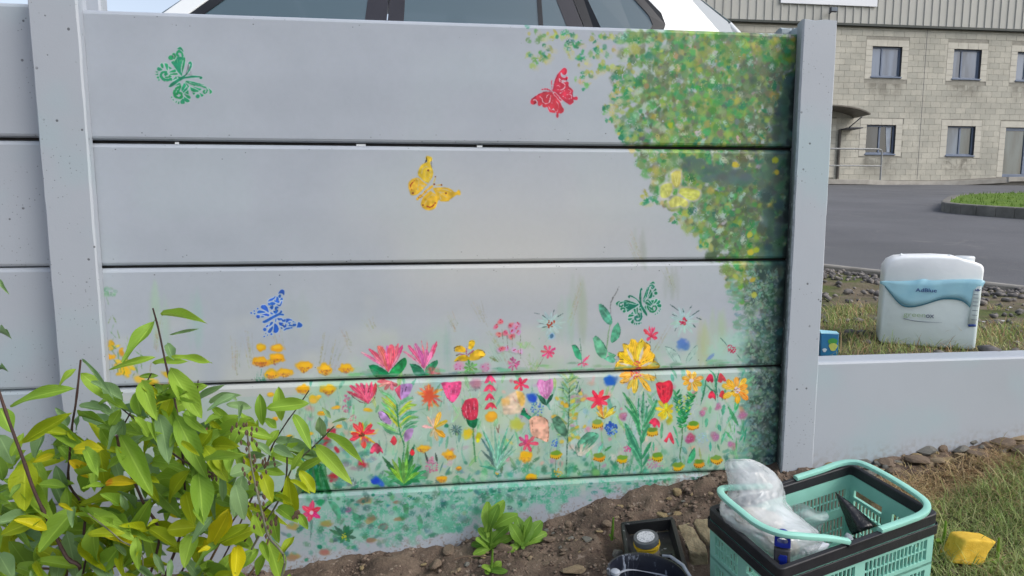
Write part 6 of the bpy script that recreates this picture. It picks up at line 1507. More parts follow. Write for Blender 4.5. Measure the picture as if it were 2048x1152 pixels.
label_obj(sheet_between([(1026, 797), (1106, 788)], [(1036, 822), (1104, 816)], yl - .0036, 0, 4, 2), 'label_foot', mink)
tm = MB()
for yy in (470, 506, 548, 590, 640, 690, 740):
    for a, b in ((1058, 1110),):
        (x0, z0), (x1, z1) = zc(a, yy + 5), zc(b, yy); tm.add([(x0, yl - .0042, z0), (x1, yl - .0042, z0), (x1, yl - .0042, z1), (x0, yl - .0042, z1)], [(0, 1, 2, 3)])
label_obj(tm, 'small_print', mgry, .0002)
def text(s, x, y, h, mat, name, italic=0.0, bold=0.0, rot=0.0, yy=None):
    cu = bpy.data.curves.new(name, 'FONT'); cu.body = s; cu.size = h; cu.shear = italic; cu.offset = bold; cu.extrude = .0002; cu.materials.append(mat)
    o = bpy.data.objects.new(name, cu); COL.objects.link(o); o.parent = can; X_, Z_ = zc(x, y); o.location = (X_, yl - .0046 if yy is None else yy, Z_); o.rotation_euler = (PI / 2, 0, 0); o.rotation_euler.rotate_axis('Z', rot)
    return o
def fit_w(o, w):
    bpy.context.view_layer.update(); d = o.dimensions.x
    if d > 0: o.scale.x = w / d
    me = bpy.data.meshes.new_from_object(o.evaluated_get(bpy.context.evaluated_depsgraph_get())); nm = o.name.split('.')[0]; mw = o.matrix_basis.copy(); mt = o.data.materials[0]
    bpy.data.objects.remove(o); q = link(nm, me, mt, can); q.matrix_basis = mw
pxm = cw / 985
fit_w(text('AdBlue', 490, 470, 46 * pxm * 1.35, mink, 'lettering', 0, .0002, .02, yl - .0080), 212 * pxm); 
fit_w(text('green', 386, 750, 62 * pxm * 1.3, mgrn, 'lettering', 0, 0, .015), 222 * pxm); fit_w(text('ox', 610, 750, 62 * pxm * 1.3, mgry, 'lettering', 0, .0004, .015), 84 * pxm)
fit_w(text('AdBlue', 1068, 436, 26 * pxm * 1.3, mink, 'lettering', 0, .0003, .1), 60 * pxm)
label_obj(sheet_between([(388, 770), (480, 788), (600, 795), (780, 794)], [(390, 776), (480, 795), (600, 801), (780, 796)], yl - .003, 0, 14, 2), 'swoosh_print', mgry)

q = onY(1655, 712, .075)
ct = thing('drink_carton', (q[0] + .006, .09, .592), 'small blue fruit drink carton beside the post on the verge', 'carton', rot=(0, 0, math.radians(-12)))
mcb = vary('blue carton print', (.02, .16, .30, 1), (.015, .12, .26, 1), 12, .35)
MB().box(-.026, .026, -.02, .02, 0, .070).build('carton_body', mcb, ct, bevel=.003)
tp = MB(); tp.v = [(-.026, -.02, .070), (.026, -.02, .070), (.026, .02, .070), (-.026, .02, .070), (-.024, 0, .078), (.026, 0, .074)]; tp.f = [(0, 1, 5, 4), (2, 3, 4, 5), (1, 2, 5), (3, 0, 4)]; tp.build('carton_top', vary('pale carton top', (.30, .55, .62, 1), (.2, .45, .55, 1), 12, .4), ct)
for (x, z, r, c) in [(.008, .044, .013, (.05, .28, .06, 1)), (.010, .030, .012, (.45, .50, .10, 1)), (-.014, .02, .006, (.5, .6, .65, 1))]:
    d = MB(); d.v = [(x + r * math.cos(a) * (1 + .2 * math.sin(3 * a)), -.0208 - .0004 * (r < .0125), z + r * math.sin(a)) for a in np.linspace(0, 2 * PI, 17)[:-1]]; d.f = [tuple(range(16))]; d.build('print_patch', vary('carton print %0.3f' % r, c, None, 20, .4), ct)
# ================================================================ things in front of the wall
def frame_from(x, z=None, y=None):
    x = Vector(x).normalized()
    if z is not None: z = Vector(z); y = z.cross(x).normalized(); z = x.cross(y)
    else: y = Vector(y); z = x.cross(y).normalized(); y = z.cross(x)
    m = Matrix.Identity(3)
    for i in range(3): m[i][0], m[i][1], m[i][2] = x[i], y[i], z[i]
    return m
# ---- folding crate
A_, B_ = .400, .223; HC = .215
xd, yd, nd = Vector((.972, .201, .125)), Vector((-.214, .971, .109)), Vector((-.099, -.133, .986))
Rm = frame_from(xd, z=nd); Pf = Vector((1.442, -.638, .362))
base = Pf - nd.normalized() * HC
crate = thing('folding_crate', base, 'mint green folding crate with black rim and two carry handles, full of painting things', 'crate', rot=Rm)
mmint = Mat('mint plastic', .42, .4); mmint.color(mmint.ramp(mmint.noise(20, 3), [(.3, (.27, .585, .485)), (.7, (.32, .66, .555))])).bump(mmint.noise(90, 3), .08, .002); mmint = mmint.m
mrimk = vary('black crate rim', (.018, .019, .023, 1), (.028, .029, .033, 1), 25, .48, .15, 200)
def rimring(z0, z1, o, i, name, bev):
    mb = MB()
    def rr(d, z): return [(-d, -d, z), (A_ + d, -d, z), (A_ + d, B_ + d, z), (-d, B_ + d, z)]
    def rounded(d, z, r, n=5):
        out = []
        for cx, cy, a0 in ((A_ + d - r, B_ + d - r, 0), (-d + r, B_ + d - r, PI / 2), (-d + r, -d + r, PI), (A_ + d - r, -d + r, 3 * PI / 2)):
            for k in range(n): a = a0 + k * PI / 2 / (n - 1); out.append((cx + r * math.cos(a), cy + r * math.sin(a), z))
        return out
    L = [rounded(o, z0, .012), rounded(o, z1, .012), rounded(-i, z1, .006), rounded(-i, z0, .006)]; m_ = len(L[0])
    for l in L: mb.v += l
    for q in range(4):
        for k in range(m_): mb.f.append((q * m_ + k, q * m_ + (k + 1) % m_, ((q + 1) % 4) * m_ + (k + 1) % m_, ((q + 1) % 4) * m_ + k))
    mb.f = [f[::-1] for f in mb.f] if False else mb.f
    return mb.build(name, mrimk, crate, bevel=bev)
rimring(HC - .024, HC, .0, .011, 'rim', .002); rimring(HC - .046, HC - .0245, .003, -.0004, 'rim_skirt', .0012)
def lattice(mb, P, u0, u1, w0, w1, nb, rows, th=.0040, bw_=.0028):
    """Bars between u0..u1, w0..w1 on a panel; P maps (u, depth, w) to crate space."""
    def bx(a, b, c, d, t0=0.0, t1=None):
        t1 = th if t1 is None else t1
        v = [P(a, t0, c), P(b, t0, c), P(b, t1, c), P(a, t1, c), P(a, t0, d), P(b, t0, d), P(b, t1, d), P(a, t1, d)]
        mb.add(v, [(0, 3, 2, 1), (4, 5, 6, 7), (0, 1, 5, 4), (1, 2, 6, 5), (2, 3, 7, 6), (3, 0, 4, 7)])
    for i in range(1, nb):
        u = u0 + (u1 - u0) * i / nb; bx(u - bw_ / 2, u + bw_ / 2, w0, w1)
    for r in range(1, rows):
        w = w0 + (w1 - w0) * r / rows; bx(u0, u1, w - bw_ * .45, w + bw_ * .45, .0004, th - .0004)
    return bx
def side_panel(P0_, L, hand=False):
    P = lambda u, t, w: P0_(min(max(u, .0045), L - .0045), max(t, -.0005), w)
    mb = MB(); zt = HC - .0245; bx = lattice(mb, P, 0, 0, 0, 0, 1, 1)
    W_ = lambda *a: bx(*a, -.001, .006)
    W_(0, L, 0, .014); W_(0, L, zt - .034, zt); W_(0, L, zt * .5 - .012, zt * .5 + .012)
    bx(0, L, zt * .5 - .003, zt * .5 + .003, -.005, -.001)
    for a, b in ((0, .022), (L - .022, L), (L / 2 - .013, L / 2 + .013)):
        for c, d in ((.014, zt * .5 - .012), (zt * .5 + .012, zt - .034)): W_(a, b, c, d)
    for a, b in ((.022, L / 2 - .013), (L / 2 + .013, L - .022)):
        nb = max(4, round((b - a) / .0100))
        lattice(mb, P, a, b, .014, zt * .5 - .012, nb, 2)
        if hand and a > L / 3: 
            lattice(mb, P, a, b, zt * .5 + .012, zt * .5 + .034, nb, 1); W_(a, b, zt * .5 + .034, zt * .5 + .042)
        else: lattice(mb, P, a, b, zt * .5 + .012, zt - .034, nb, 2)
    return mb.build('side_panel', mmint, crate)
e = .004
side_panel(lambda u, t, w: (u, e + t, w), A_); side_panel(lambda u, t, w: (A_ - u, B_ - e - t, w), A_)
side_panel(lambda u, t, w: (A_ - e - t, u, w), B_, True); side_panel(lambda u, t, w: (e + t, B_ - u, w), B_, True)
fl_ = MB(); P = lambda u, t, w: (u, w, .004 + t)
bx = lattice(fl_, P, .02, A_ - .02, .02, B_ - .02, 26, 12, .004, .005); bx(0, A_, 0, .02); bx(0, A_, B_ - .02, B_); bx(0, .02, .02, B_ - .02); bx(A_ - .02, A_, .02, B_ - .02); fl_.build('floor_grid', mmint, crate)
def handle(pts, name='handle'):
    S = [tuple(q) for q in spline(pts, 44)]
    mb = MB(); Pn = [Vector(q) for q in S]; ring = 10
    for i, q in enumerate(Pn):
        t = (Pn[min(i + 1, len(Pn) - 1)] - Pn[max(i - 1, 0)]).normalized(); s = t.cross(Vector((0, 0, 1))).normalized(); u = s.cross(t)
        wd = .0072
        for a in np.linspace(0, 2 * PI, ring + 1)[:-1]:
            ca, sa = math.cos(a), math.sin(a); mb.v.append(tuple(q + s * wd * math.copysign(abs(ca) ** .6, ca) + u * .0052 * math.copysign(abs(sa) ** .6, sa)))
    for i in range(len(Pn) - 1):
        for k in range(ring): mb.f.append((i * ring + k, i * ring + (k + 1) % ring, (i + 1) * ring + (k + 1) % ring, (i + 1) * ring + k))
    mb.f += [tuple(range(ring))[::-1], tuple((len(Pn) - 1) * ring + k for k in range(ring))]
    return mb.build(name, mmint, crate, smooth=True, sharp=50)
hz = HC + .0062
handle([(.245, .004, hz), (.30, .003, hz), (.355, .004, hz + .001), (.385, .016, hz + .004), (.398, .045, hz + .006), (.400, .11, hz + .010), (.398, .18, hz + .009), (.385, .208, hz + .006), (.355, .219, hz + .003), (.30, .220, hz), (.235, .220, hz)])
handle([(.165, .004, hz), (.12, .006, hz + .020), (.06, .012, hz + .040), (.022, .03, hz + .047), (.006, .07, hz + .046), (.004, .12, hz + .046), (.008, .18, hz + .044), (.03, .212, hz + .036), (.08, .219, hz + .022), (.165, .219, hz)])
for u, v in ((.205, .0), (.205, B_)):
    pv = MB(); pv.box(u - .045, u + .045, v - .004, v + .004, HC - .002, HC + .003); pv.build('handle_pivot', mrimk, crate, bevel=.001)
def inC(u, v, w): return Vector(base) + Rm @ Vector((u, v, w))
def crate_px(px, py, w):                                  # photo pixel on the plane w above the crate floor -> world
    n = Rm @ Vector((0, 0, 1)); o = inC(0, 0, w); r = Vector(ray(px, py)); c = Vector(CAM_C)
    return c + r * ((o - c).dot(n) / r.dot(n))
# ---- plastic bag with a paint roller sleeve in it
mbag = Mat('thin milky polythene', .14, .6); mbag.color(mbag.ramp(mbag.noise(11, 4), [(.3, (.58, .62, .64)), (.7, (.70, .74, .765))])); mbag.l(mbag.remap(mbag.noise(9, 3), .3, .7, .34, .70), mbag.b.inputs['Alpha'])
rdg = lambda s, d: mbag.math('ABSOLUTE', mbag.math('SUBTRACT', mbag.noise(s, 3, .5, dist=d), .5))
mbag.bump(mbag.math('ADD', mbag.math('MULTIPLY', rdg(13, 1.2), -1.2), mbag.math('MULTIPLY', rdg(34, .8), -.3)), .34, .010)
mfoam = vary('cream sponge', (.60, .56, .47, 1), (.50, .46, .38, 1), 18, .9, .5, 90)
def blobs(name, spec, mat, voxel, disp, dscale, smooth_it=6, parent=None, loc=None):
    bm = bmesh.new()
    for (c, r, rot) in spec:
        m_ = Matrix.Translation(Vector(c)) @ Euler(rot).to_matrix().to_4x4() @ Matrix.Diagonal((*r, 1))
        bmesh.ops.create_icosphere(bm, subdivisions=3, radius=1, matrix=m_)
    me = bpy.data.meshes.new(name); bm.to_mesh(me); bm.free(); o = link(name, me, mat, parent)
    if loc is not None: o.location = loc
    m_ = o.modifiers.new('remesh', 'REMESH'); m_.mode = 'VOXEL'; m_.voxel_size = voxel; m_.use_smooth_shade = True
    m_ = o.modifiers.new('smooth', 'SMOOTH'); m_.iterations = smooth_it; m_.factor = .5
    tx = bpy.data.textures.new(name + '_folds', 'CLOUDS'); tx.noise_scale = dscale; tx.noise_depth = 3
    m_ = o.modifiers.new('folds', 'DISPLACE'); m_.texture = tx; m_.strength = disp; m_.mid_level = .5
    return o
bagc = crate_px(1530, 1030, HC - .01)
def rp(px, py, d): return Vector(at(px, py, d)) - bagc
dB = float((np.array(bagc) - CAM_C) @ CAM_F)
PROF_B = [(918, 1458, 1500, .03), (922, 1450, 1513, .035), (932, 1449, 1530, .035), (946, 1453, 1549, .03), (965, 1457, 1563, .025), (985, 1457, 1569, .02), (1002, 1443, 1571, .01), (1020, 1440, 1584, .0), (1040, 1446, 1606, -.012), (1060, 1466, 1634, -.03), (1080, 1494, 1648, -.045), (1100, 1520, 1636, -.06), (1125, 1548, 1606, -.07), (1140, 1560, 1586, -.075)]
pb = np.array(PROF_B, float); NR, NA = 110, 120; V = []
yy_ = np.linspace(918, 1140, NR); Lx, Rx, Dd = (np.interp(yy_, pb[:, 0], pb[:, k]) for k in (1, 2, 3))
for k_ in range(3): Lx[1:-1] = (Lx[:-2] + Lx[1:-1] * 2 + Lx[2:]) / 4; Rx[1:-1] = (Rx[:-2] + Rx[1:-1] * 2 + Rx[2:]) / 4
aa = np.linspace(0, 2 * PI, NA + 1)[:-1]
for j in range(NR):
    hw_px = (Rx[j] - Lx[j]) / 2; mx_ = (Rx[j] + Lx[j]) / 2; t = j / (NR - 1); hw_m = hw_px * 1.3 / FPX
    ca, sa = np.cos(aa), np.sin(aa)
    u = aa * 2.4; w = t * 7.0                             # creases fan from the knotted corner
    n1 = vnoise(u * .9 + w * .5, w * 1.0 - u * .3, .55, 51); n2 = vnoise(u - w * .8, w + u * .5, .30, 52); n3 = vnoise(u * 1.3, w * 1.3, .14, 53)
    rid = (.22 - np.abs(n1)) * .55 + (.2 - np.abs(n2)) * .30 + n3 * .12
    r_ = 1 + .17 * rid; dep = (.72 if t > .12 else .25 + 4 * t) * hw_m
    for k in range(NA): V.append(at(mx_ + hw_px * ca[k] * r_[k], yy_[j] + 5 * n1[k] * (1 if j > 3 else .3), dB + Dd[j] - dep * sa[k] * r_[k]))
F = [(j * NA + k, j * NA + (k + 1) % NA, (j + 1) * NA + (k + 1) % NA, (j + 1) * NA + k) for j in range(NR - 1) for k in range(NA)] + [tuple(range(NA))[::-1]]
o = link_mesh('polythene_bag', [Vector(v) - bagc for v in V], F, mbag.m, smooth=True); o.location = bagc
tag(o, 'crumpled translucent polythene bag bulging over the left end of the mint crate', 'plastic bag')
ot = blobs('sponge_roll', [(rp(1520, 1040, dB), (.075, .026, .026), (0, .35, .3)), (rp(1560, 1090, dB - .03), (.05, .024, .024), (0, .3, .2))], mfoam, .006, .006, .02, 4, None, bagc)
tag(ot, 'cream foam roller sleeve showing through the polythene bag', 'roller sleeve')
# clear film on the right of the bag
mfilm = Mat('clear film', .12, .5); mfilm.color((.62, .72, .72, 1)); mfilm.b.inputs['Alpha'].default_value = .42; mfilm.bump(mfilm.noise(30, 5, dist=1.5), .6, .01)
V = []; nF = 12
for j in range(nF):
    for i in range(nF):
        s, t = i / (nF - 1), j / (nF - 1)
        px_, py_ = 1558 + 92 * s + 8 * math.sin(5 * t), 1002 + 18 * s + t * (62 - 16 * s) + 5 * math.sin(9 * s + 2 * t)
        V.append(at(px_, py_, dB + .03 - .03 * s + .012 * math.sin(7 * s + 3 * t) + .01 * math.sin(11 * t)))
F = [(j * nF + i, j * nF + i + 1, (j + 1) * nF + i + 1, (j + 1) * nF + i) for j in range(nF - 1) for i in range(nF - 1)]
tag(link_mesh('clear_film', V, F, mfilm.m, smooth=True), 'sheet of clear crinkled film hanging off the bag inside the crate', 'plastic film')
# ---- blue topped handle of a roller frame
p0, p1 = Vector(at(1566, 1061, dB - .145)), Vector(at(1563, 1135, dB - .135))
ax = (p1 - p0).normalized(); tocam = (Vector(CAM_C) - p0).normalized()
bh_ = thing('paint_roller', p1, 'blue and charcoal roller handle with hanging hole standing in the crate corner', 'roller', rot=frame_from(-ax, z=tocam))
mblu = vary('blue plastic', (.012, .030, .30, 1), (.010, .024, .24, 1), 20, .3); mchar = vary('charcoal rubber', (.035, .036, .042, 1), (.05, .05, .06, 1), 30, .6)
L = (p1 - p0).length
hl = MB(); no = 24                                        # ring end with a hole
def oval(cx, rx, ry, n=no): return [(cx + rx * math.cos(a), ry * math.sin(a)) for a in np.linspace(0, 2 * PI, n + 1)[:-1]]
O1 = [(x if x > L - .018 else max(x, L - .036), y) for x, y in oval(L - .016, .016, .0145)]; O1 = [(x, (math.copysign(.0145, y) if x < L - .02 and abs(y) > .004 else y)) for x, y in O1]
O2 = oval(L - .017, .0055, .0095)
for zz in (-.009, .009):
    hl.v += [(x, y, zz) for x, y in O1] + [(x, y, zz) for x, y in O2]
for k in range(no):
    k2 = (k + 1) % no
    hl.f += [(2 * no + k, 2 * no + k2, 3 * no + k2, 3 * no + k), (k2, k, no + k, no + k2), (k, k2, 2 * no + k2, 2 * no + k), (no + k2, no + k, 3 * no + k, 3 * no + k2)]
hl.build('hanging_ring', mblu, bh_, bevel=.0015)
MB().box(-.08, L - .034, -.0148, .0148, -.0092, .0092).build('grip', mchar, bh_, bevel=.004)
MB().box(-.08, L - .045, -.009, .004, .0086, .0100).build('grip_insert', mblu, bh_, bevel=.0006)
MB().lathe([(.0065, 0), (.0065, .0012)], 20, c=(L - .052, 0, .0095)).build('rivet', mblu, bh_)
# ---- glossy black film cone
mgb = Mat('glossy black polythene', .16, .6); mgb.color((.008, .008, .009, 1)); mgb.bump(mgb.noise(26, 5, dist=2), .5, .008)
ap = crate_px(1672, 986, HC - .015); bl_, br_ = crate_px(1706, 1070, HC - .085), crate_px(1756, 1052, HC - .055)
V = []; nr, nc = 9, 14; cen = (bl_ + br_) / 2; hw_ = (br_ - bl_) / 2; back = (Vector(CAM_C) - cen).normalized() * -.03
for j in range(nr):
    t = j / (nr - 1)
    for k in range(nc):
        a = 2 * PI * k / nc; q = hw_ * math.cos(a) + back * math.sin(a) * (1 + .25 * math.sin(3 * a))
        V.append(ap * (1 - t) + cen * t + q * (t ** .85 + .03) * (1 + .10 * math.sin(5 * a + 6 * t)))
F = [(j * nc + k, j * nc + (k + 1) % nc, (j + 1) * nc + (k + 1) % nc, (j + 1) * nc + k) for j in range(nr - 1) for k in range(nc)] + [tuple(range(nc))[::-1], tuple((nr - 1) * nc + k for k in range(nc))]
tag(link_mesh('black_film', V, F, mgb.m, smooth=True), 'twisted cone of glossy black polythene standing inside the mint crate', 'plastic sheet')
# loose things low in the crate: tubes and a rag
for i, (px_, py_, c, lab) in enumerate([(1632, 1098, (.62, .66, .72, 1), 'small white paint tube lying against the front of the crate'), (1700, 1085, (.50, .56, .60, 1), 'grey white paint tube under the black film in the crate')]):
    q = crate_px(px_, py_, HC - (.05 if i == 0 else .07)); tb = MB(); tb.tube([(-.03, 0, 0), (-.02, 0, .001), (.02, 0, .001), (.034, 0, .002)], [.008, .0085, .0085, .002], 12); tb.tube([(-.04, 0, 0), (-.03, 0, 0)], .005, 10)
    o = tb.build('paint_tube', vary('tube metal %d' % i, c, tuple(v * .8 for v in c[:3]) + (1,), 40, .35), None, smooth=True, sharp=40); o.location = q; o.rotation_euler = (.1, -.05, .25 + i * .9); tag(o, lab, 'paint tube')
for i, (u, v, rad, h, c, lab) in enumerate([(.285, .10, .030, .11, (.012, .013, .016, 1), 'black paint bottle low inside the crate behind its lattice'), (.335, .07, .024, .10, (.30, .33, .32, 1), 'grey paint bottle low inside the crate near its right end'), (.07, .045, .03, .13, (.02, .06, .13, 1), 'dark blue paint bottle behind the handhold of the crate')]):
    tb = MB(); tb.lathe([(rad * .95, 0), (rad, .004), (rad, h * .75), (rad * .5, h * .88), (rad * .5, h)], 24); o = tb.build('paint_bottle', vary('bottle %d' % i, c, None, 20, .3), None, smooth=True, sharp=40); o.location = inC(u, v, .0085); o.rotation_euler = Rm.to_euler(); tag(o, lab, 'bottle')
# ---- roller tray, jar, kettle
TL, TR, BR = Vector(onG(1243, 1049, .035)), Vector(onG(1346, 1037, .035)), Vector(onG(1402, 1151, .035))
xv = (TR - TL); tw = xv.length; yv = (TR - BR); R_t = frame_from(xv, y=yv)
tl = .30
tray = thing('roller_tray', (TL + TR) / 2 - R_t @ Vector((0, 0, .034)), 'black plastic paint roller tray with dried paint specks lying on bare soil', 'paint tray', rot=R_t)
mtray = Mat('black tray', .42, .5); mtray.color(mtray.mix(mtray.remap(mtray.noise(70, 4), .66, .70), mtray.ramp(mtray.noise(12, 4), [(.3, (.014, .015, .016)), (.7, (.030, .031, .033))]), (.28, .29, .30, 1))).bump(mtray.noise(60), .15, .002)
mb = MB(); hw = tw / 2; lp = .007
secs = [(0, .036, 0), (-.012, .036, .004), (-.05, .036, .004), (-.10, .034, .010), (-.20, .032, .020), (-.29, .030, .026), (-tl, .030, .030)]
for (y, zr, zf) in secs:
    f0 = hw - .016 if y < -.003 else hw
    mb.v += [(-hw - .004, y, zr - .008), (-hw, y, zr), (-hw + lp, y, zr), (-f0 + .0, y, zf), (f0, y, zf), (hw - lp, y, zr), (hw, y, zr), (hw + .004, y, zr - .008)]
mb2 = MB()
n8 = 8
for i in range(len(secs) - 1):
    for k in range(n8 - 1): mb2.f.append((i * n8 + k, (i + 1) * n8 + k, (i + 1) * n8 + k + 1, i * n8 + k + 1))
mb2.v = mb.v; o = mb2.build('tray_shell', mtray.m, tray); s = o.modifiers.new('solid', 'SOLIDIFY'); s.thickness = .0025; s.offset = -1; b_ = o.modifiers.new('bevel', 'BEVEL'); b_.width = .002; b_.segments = 2
ew = MB(); ew.box(-hw, hw, -.004, .001, .003, .036); ew.box(-hw, hw, .001, .006, .028, .0365); ew.build('end_wall', mtray.m, tray, bevel=.0015)
ribs = MB()
for i in range(11): 
    y = -.11 - i * .016; ribs.box(-hw + .022, hw - .022, y - .0015, y + .0015, .0145 + i * .0017, .0185 + i * .0017)
ribs.build('roller_ribs', mtray.m, tray)
jp = Vector(onG(1298, 1116, .016)); jr = .0285
jar = thing('paint_jar', jp, 'glass paint jar with grey lid and white round label standing in the black tray', 'jar', rot=R_t)
mlid = vary('grey lid', (.13, .145, .155, 1), (.09, .10, .11, 1), 40, .4); mwl = Mat('paper label', .6, .3); mwl.color(mwl.mix(mwl.remap(mwl.noise(220, 3), .54, .6), (.62, .64, .66, 1), (.36, .38, .41, 1))); mwl = mwl.m
mjar = Mat('jar glass', .08, .5); mjar.color(mjar.mix(mjar.remap(mjar.sep(mjar.coord())[2], .028, .034), (.30, .27, .24, 1), (.75, .52, .03, 1))); mjar.b.inputs['Coat Weight'].default_value = .8
JH = .060
MB().lathe([(jr * .9, 0), (jr, .004), (jr * 1.0, JH - .024), (jr * .95, JH - .016), (jr * .93, JH - .012)], 36).build('jar_glass', mjar.m, jar, smooth=True, sharp=50)
MB().lathe([(jr * 1.0, JH - .014), (jr * 1.04, JH - .013), (jr * 1.04, JH - .002), (jr * 1.0, JH)], 36).build('lid', mlid, jar, smooth=True, sharp=40)
MB().lathe([(jr * .74, JH + .0001), (jr * .74, JH + .0007)], 30).build('lid_label', mwl, jar)
rg = MB(); rg.tube([((jr * 1.03) * math.cos(a), (jr * 1.03) * math.sin(a), JH - .0185 + .0018 * math.sin(3 * a)) for a in np.linspace(0, 2 * PI, 40)], .0022, 6, caps=False); rg.build('paint_drip', vary('yellow paint', (.62, .40, .02, 1), (.5, .32, .015, 1), 30, .3), jar, smooth=True)
kc = Vector(onZ(1290, 1147, .262)); kr = .083; KHt = .125
ket = thing('paint_kettle', kc - Vector((0, 0, KHt)), 'black plastic paint kettle with dried white paint streaks and a wire bail', 'paint kettle', rot=(.04, .03, 0))
mket = Mat('black kettle plastic', .30, .5); kp = mket.coord(); st_ = mket.n('ShaderNodeMapping'); st_.inputs['Scale'].default_value = (34, 34, 6); mket.l(kp, st_.inputs[0])
mket.color(mket.mix(mket.remap(mket.noise(1.0, 5, .7, vec=st_.outputs[0], dist=1.2), .55, .64), mket.ramp(mket.noise(16), [(.3, (.008, .010, .018)), (.7, (.022, .026, .040))]), (.25, .29, .36, 1))).bump(mket.noise(50), .15, .002)
MB().lathe([(kr * .80, 0), (kr * .83, .004), (kr * .985, KHt - .012), (kr * 1.03, KHt - .010), (kr * 1.03, KHt), (kr * .985, KHt), (kr * .96, KHt - .006), (kr * .80, .004), (.001, .004)], 56, cap0=True, cap1=False).build('kettle_body', mket.m, ket, smooth=True, sharp=40)
mwp = vary('skin of white paint', (.42, .46, .52, 1), (.26, .29, .34, 1), 30, .4)
rw = MB(); rw.tube([(kr * .915 * math.cos(a), kr * .915 * math.sin(a), 0.088 + .003 * math.sin(4 * a)) for a in np.linspace(-.2, PI + .3, 44)], [.0012 + .0022 * abs(math.sin(2.3 * a)) for a in np.linspace(-.2, PI + .3, 44)], 6, flat=.6); rw.build('paint_tide_line', mwp, ket, smooth=True)
MB().lathe([(kr * .84, .030), (.001, .0301)], 40, cap0=False, cap1=False).build('paint_left', vary('dark paint', (.010, .012, .02, 1), (.03, .034, .045, 1), 40, .12), ket, smooth=True)
bl2 = MB(); bl2.tube([(kr * .60 + .006, .062, KHt + .004), (kr * .80, .045, KHt + .012), (kr * .98, .010, KHt + .012), (kr * 1.02, -.035, KHt + .006), (kr * .90, -.07, KHt + .002)], [.0028, .0034, .0038, .0034, .003], 8); bl2.build('bail', mwp, ket, smooth=True)
MB().lathe([(.010, 0), (.010, .006), (.006, .009)], 16, c=(-kr * .80, .012, KHt - .002)).build('bail_pivot', mwp, ket, smooth=True, sharp=40)
# ---- yellow sponge on the grass
sp = Vector(onG(1946, 1128, .006)); nrm = Vector((-.15, -.14, 1)).normalized()
mspo = Mat('yellow sponge', .85, .25); mspo.color(mspo.mix(mspo.remap(mspo.noise(26, 3), .62, .70), mspo.ramp(mspo.noise(60, 4), [(.3, (.62, .38, .035)), (.7, (.78, .52, .07))]), (.50, .29, .02, 1))).bump(mspo.voro(420), .25, .0016)
bm = bmesh.new(); bmesh.ops.create_cube(bm, size=1); bmesh.ops.subdivide_edges(bm, edges=bm.edges[:], cuts=7, use_grid_fill=True)
for v in bm.verts:
    x, y, z = v.co * 2
    pin = 1 - .07 * (1 - abs(z)) * (abs(x) > .9 or abs(y) > .9) - .05 * (abs(x) > .98) * (abs(y) > .98)
    n3 = 0.0
    v.co = Vector((x * .034 * pin * (1 + n3) + .012 * z, y * .031 * pin * (1 + n3), z * .0275 * (1 + .05 * math.cos(2.2 * x)) + .003 * x * abs(x)))
me = bpy.data.meshes.new('sponge'); bm.to_mesh(me); bm.free(); me.polygons.foreach_set('use_smooth', [True] * len(me.polygons))
o = link('sponge', me, mspo.m); o.location = sp + nrm * .030 + Vector((0, .02, 0)); o.rotation_euler = (-.16, .09, -.22); m_ = o.modifiers.new('subsurf', 'SUBSURF'); m_.levels = m_.render_levels = 1
tag(o, 'thick yellow foam sponge with pinched sides lying on the grass', 'sponge')

# ================================================================ stones, flags, weeds
def stone_mesh(seed, flat=.55, sub=2):
    r = random.Random(seed); bm = bmesh.new(); bmesh.ops.create_icosphere(bm, subdivisions=sub, radius=1)
    cuts = [(Vector((r.gauss(0, 1), r.gauss(0, 1), r.gauss(0, 1))).normalized(), r.uniform(.55, .85)) for _ in range(9)]
    for v in bm.verts:
        p = v.co.copy()
        for n, d in cuts:
            k = p.dot(n)
            if k > d: p -= n * (k - d)
        v.co = p * (1 + r.uniform(-.03, .03)); v.co.z *= flat
    me = bpy.data.meshes.new('stone'); bm.to_mesh(me); bm.free(); return me
mst = [vary('stone %s' % nm, c, c2, 22, .9, .6, 60, .25, .006) for nm, c, c2 in (('buff', (.37, .29, .19, 1), (.24, .185, .12, 1)), ('brown', (.25, .19, .14, 1), (.155, .118, .088, 1)), ('grey', (.235, .23, .205, 1), (.15, .147, .132, 1)), ('ochre', (.37, .29, .165, 1), (.25, .19, .105, 1)))]
SM = {}
def stone(px_, py_, w, h, m, label, seed, group=None, sink=.35, flat=None, rot=None):
    P = Vector(onG(px_, py_)); d = float((np.array(P) - CAM_C) @ CAM_F); s = w * d / FPX / 2; r = random.Random(seed)
    k = seed % 9
    if k not in SM: SM[k] = stone_mesh(k)
    o = bpy.data.objects.new('stone', SM[k]); COL.objects.link(o)
    if not SM[k].materials: SM[k].materials.append(mst[0])
    o.material_slots[0].link = 'OBJECT'; o.material_slots[0].material = mst[m]
    hh = max(.25, min(1.4, h / w)); o.scale = (s, s * r.uniform(.75, 1.1), s * hh * 1.35)
    o.location = P + Vector((0, 0, s * hh * .75 * (1 - sink * 1.6))); o.rotation_euler = (r.uniform(-.15, .15) - .1, r.uniform(-.2, .1), rot if rot is not None else r.uniform(-.5, .5))
    return tag(o, label, 'stone', group)
z8 = lambda x, y: (850 + x / 2.865, 750 + y / 2.865)
z4 = lambda x, y: (1760 + x / 3.816, 850 + y / 3.816)
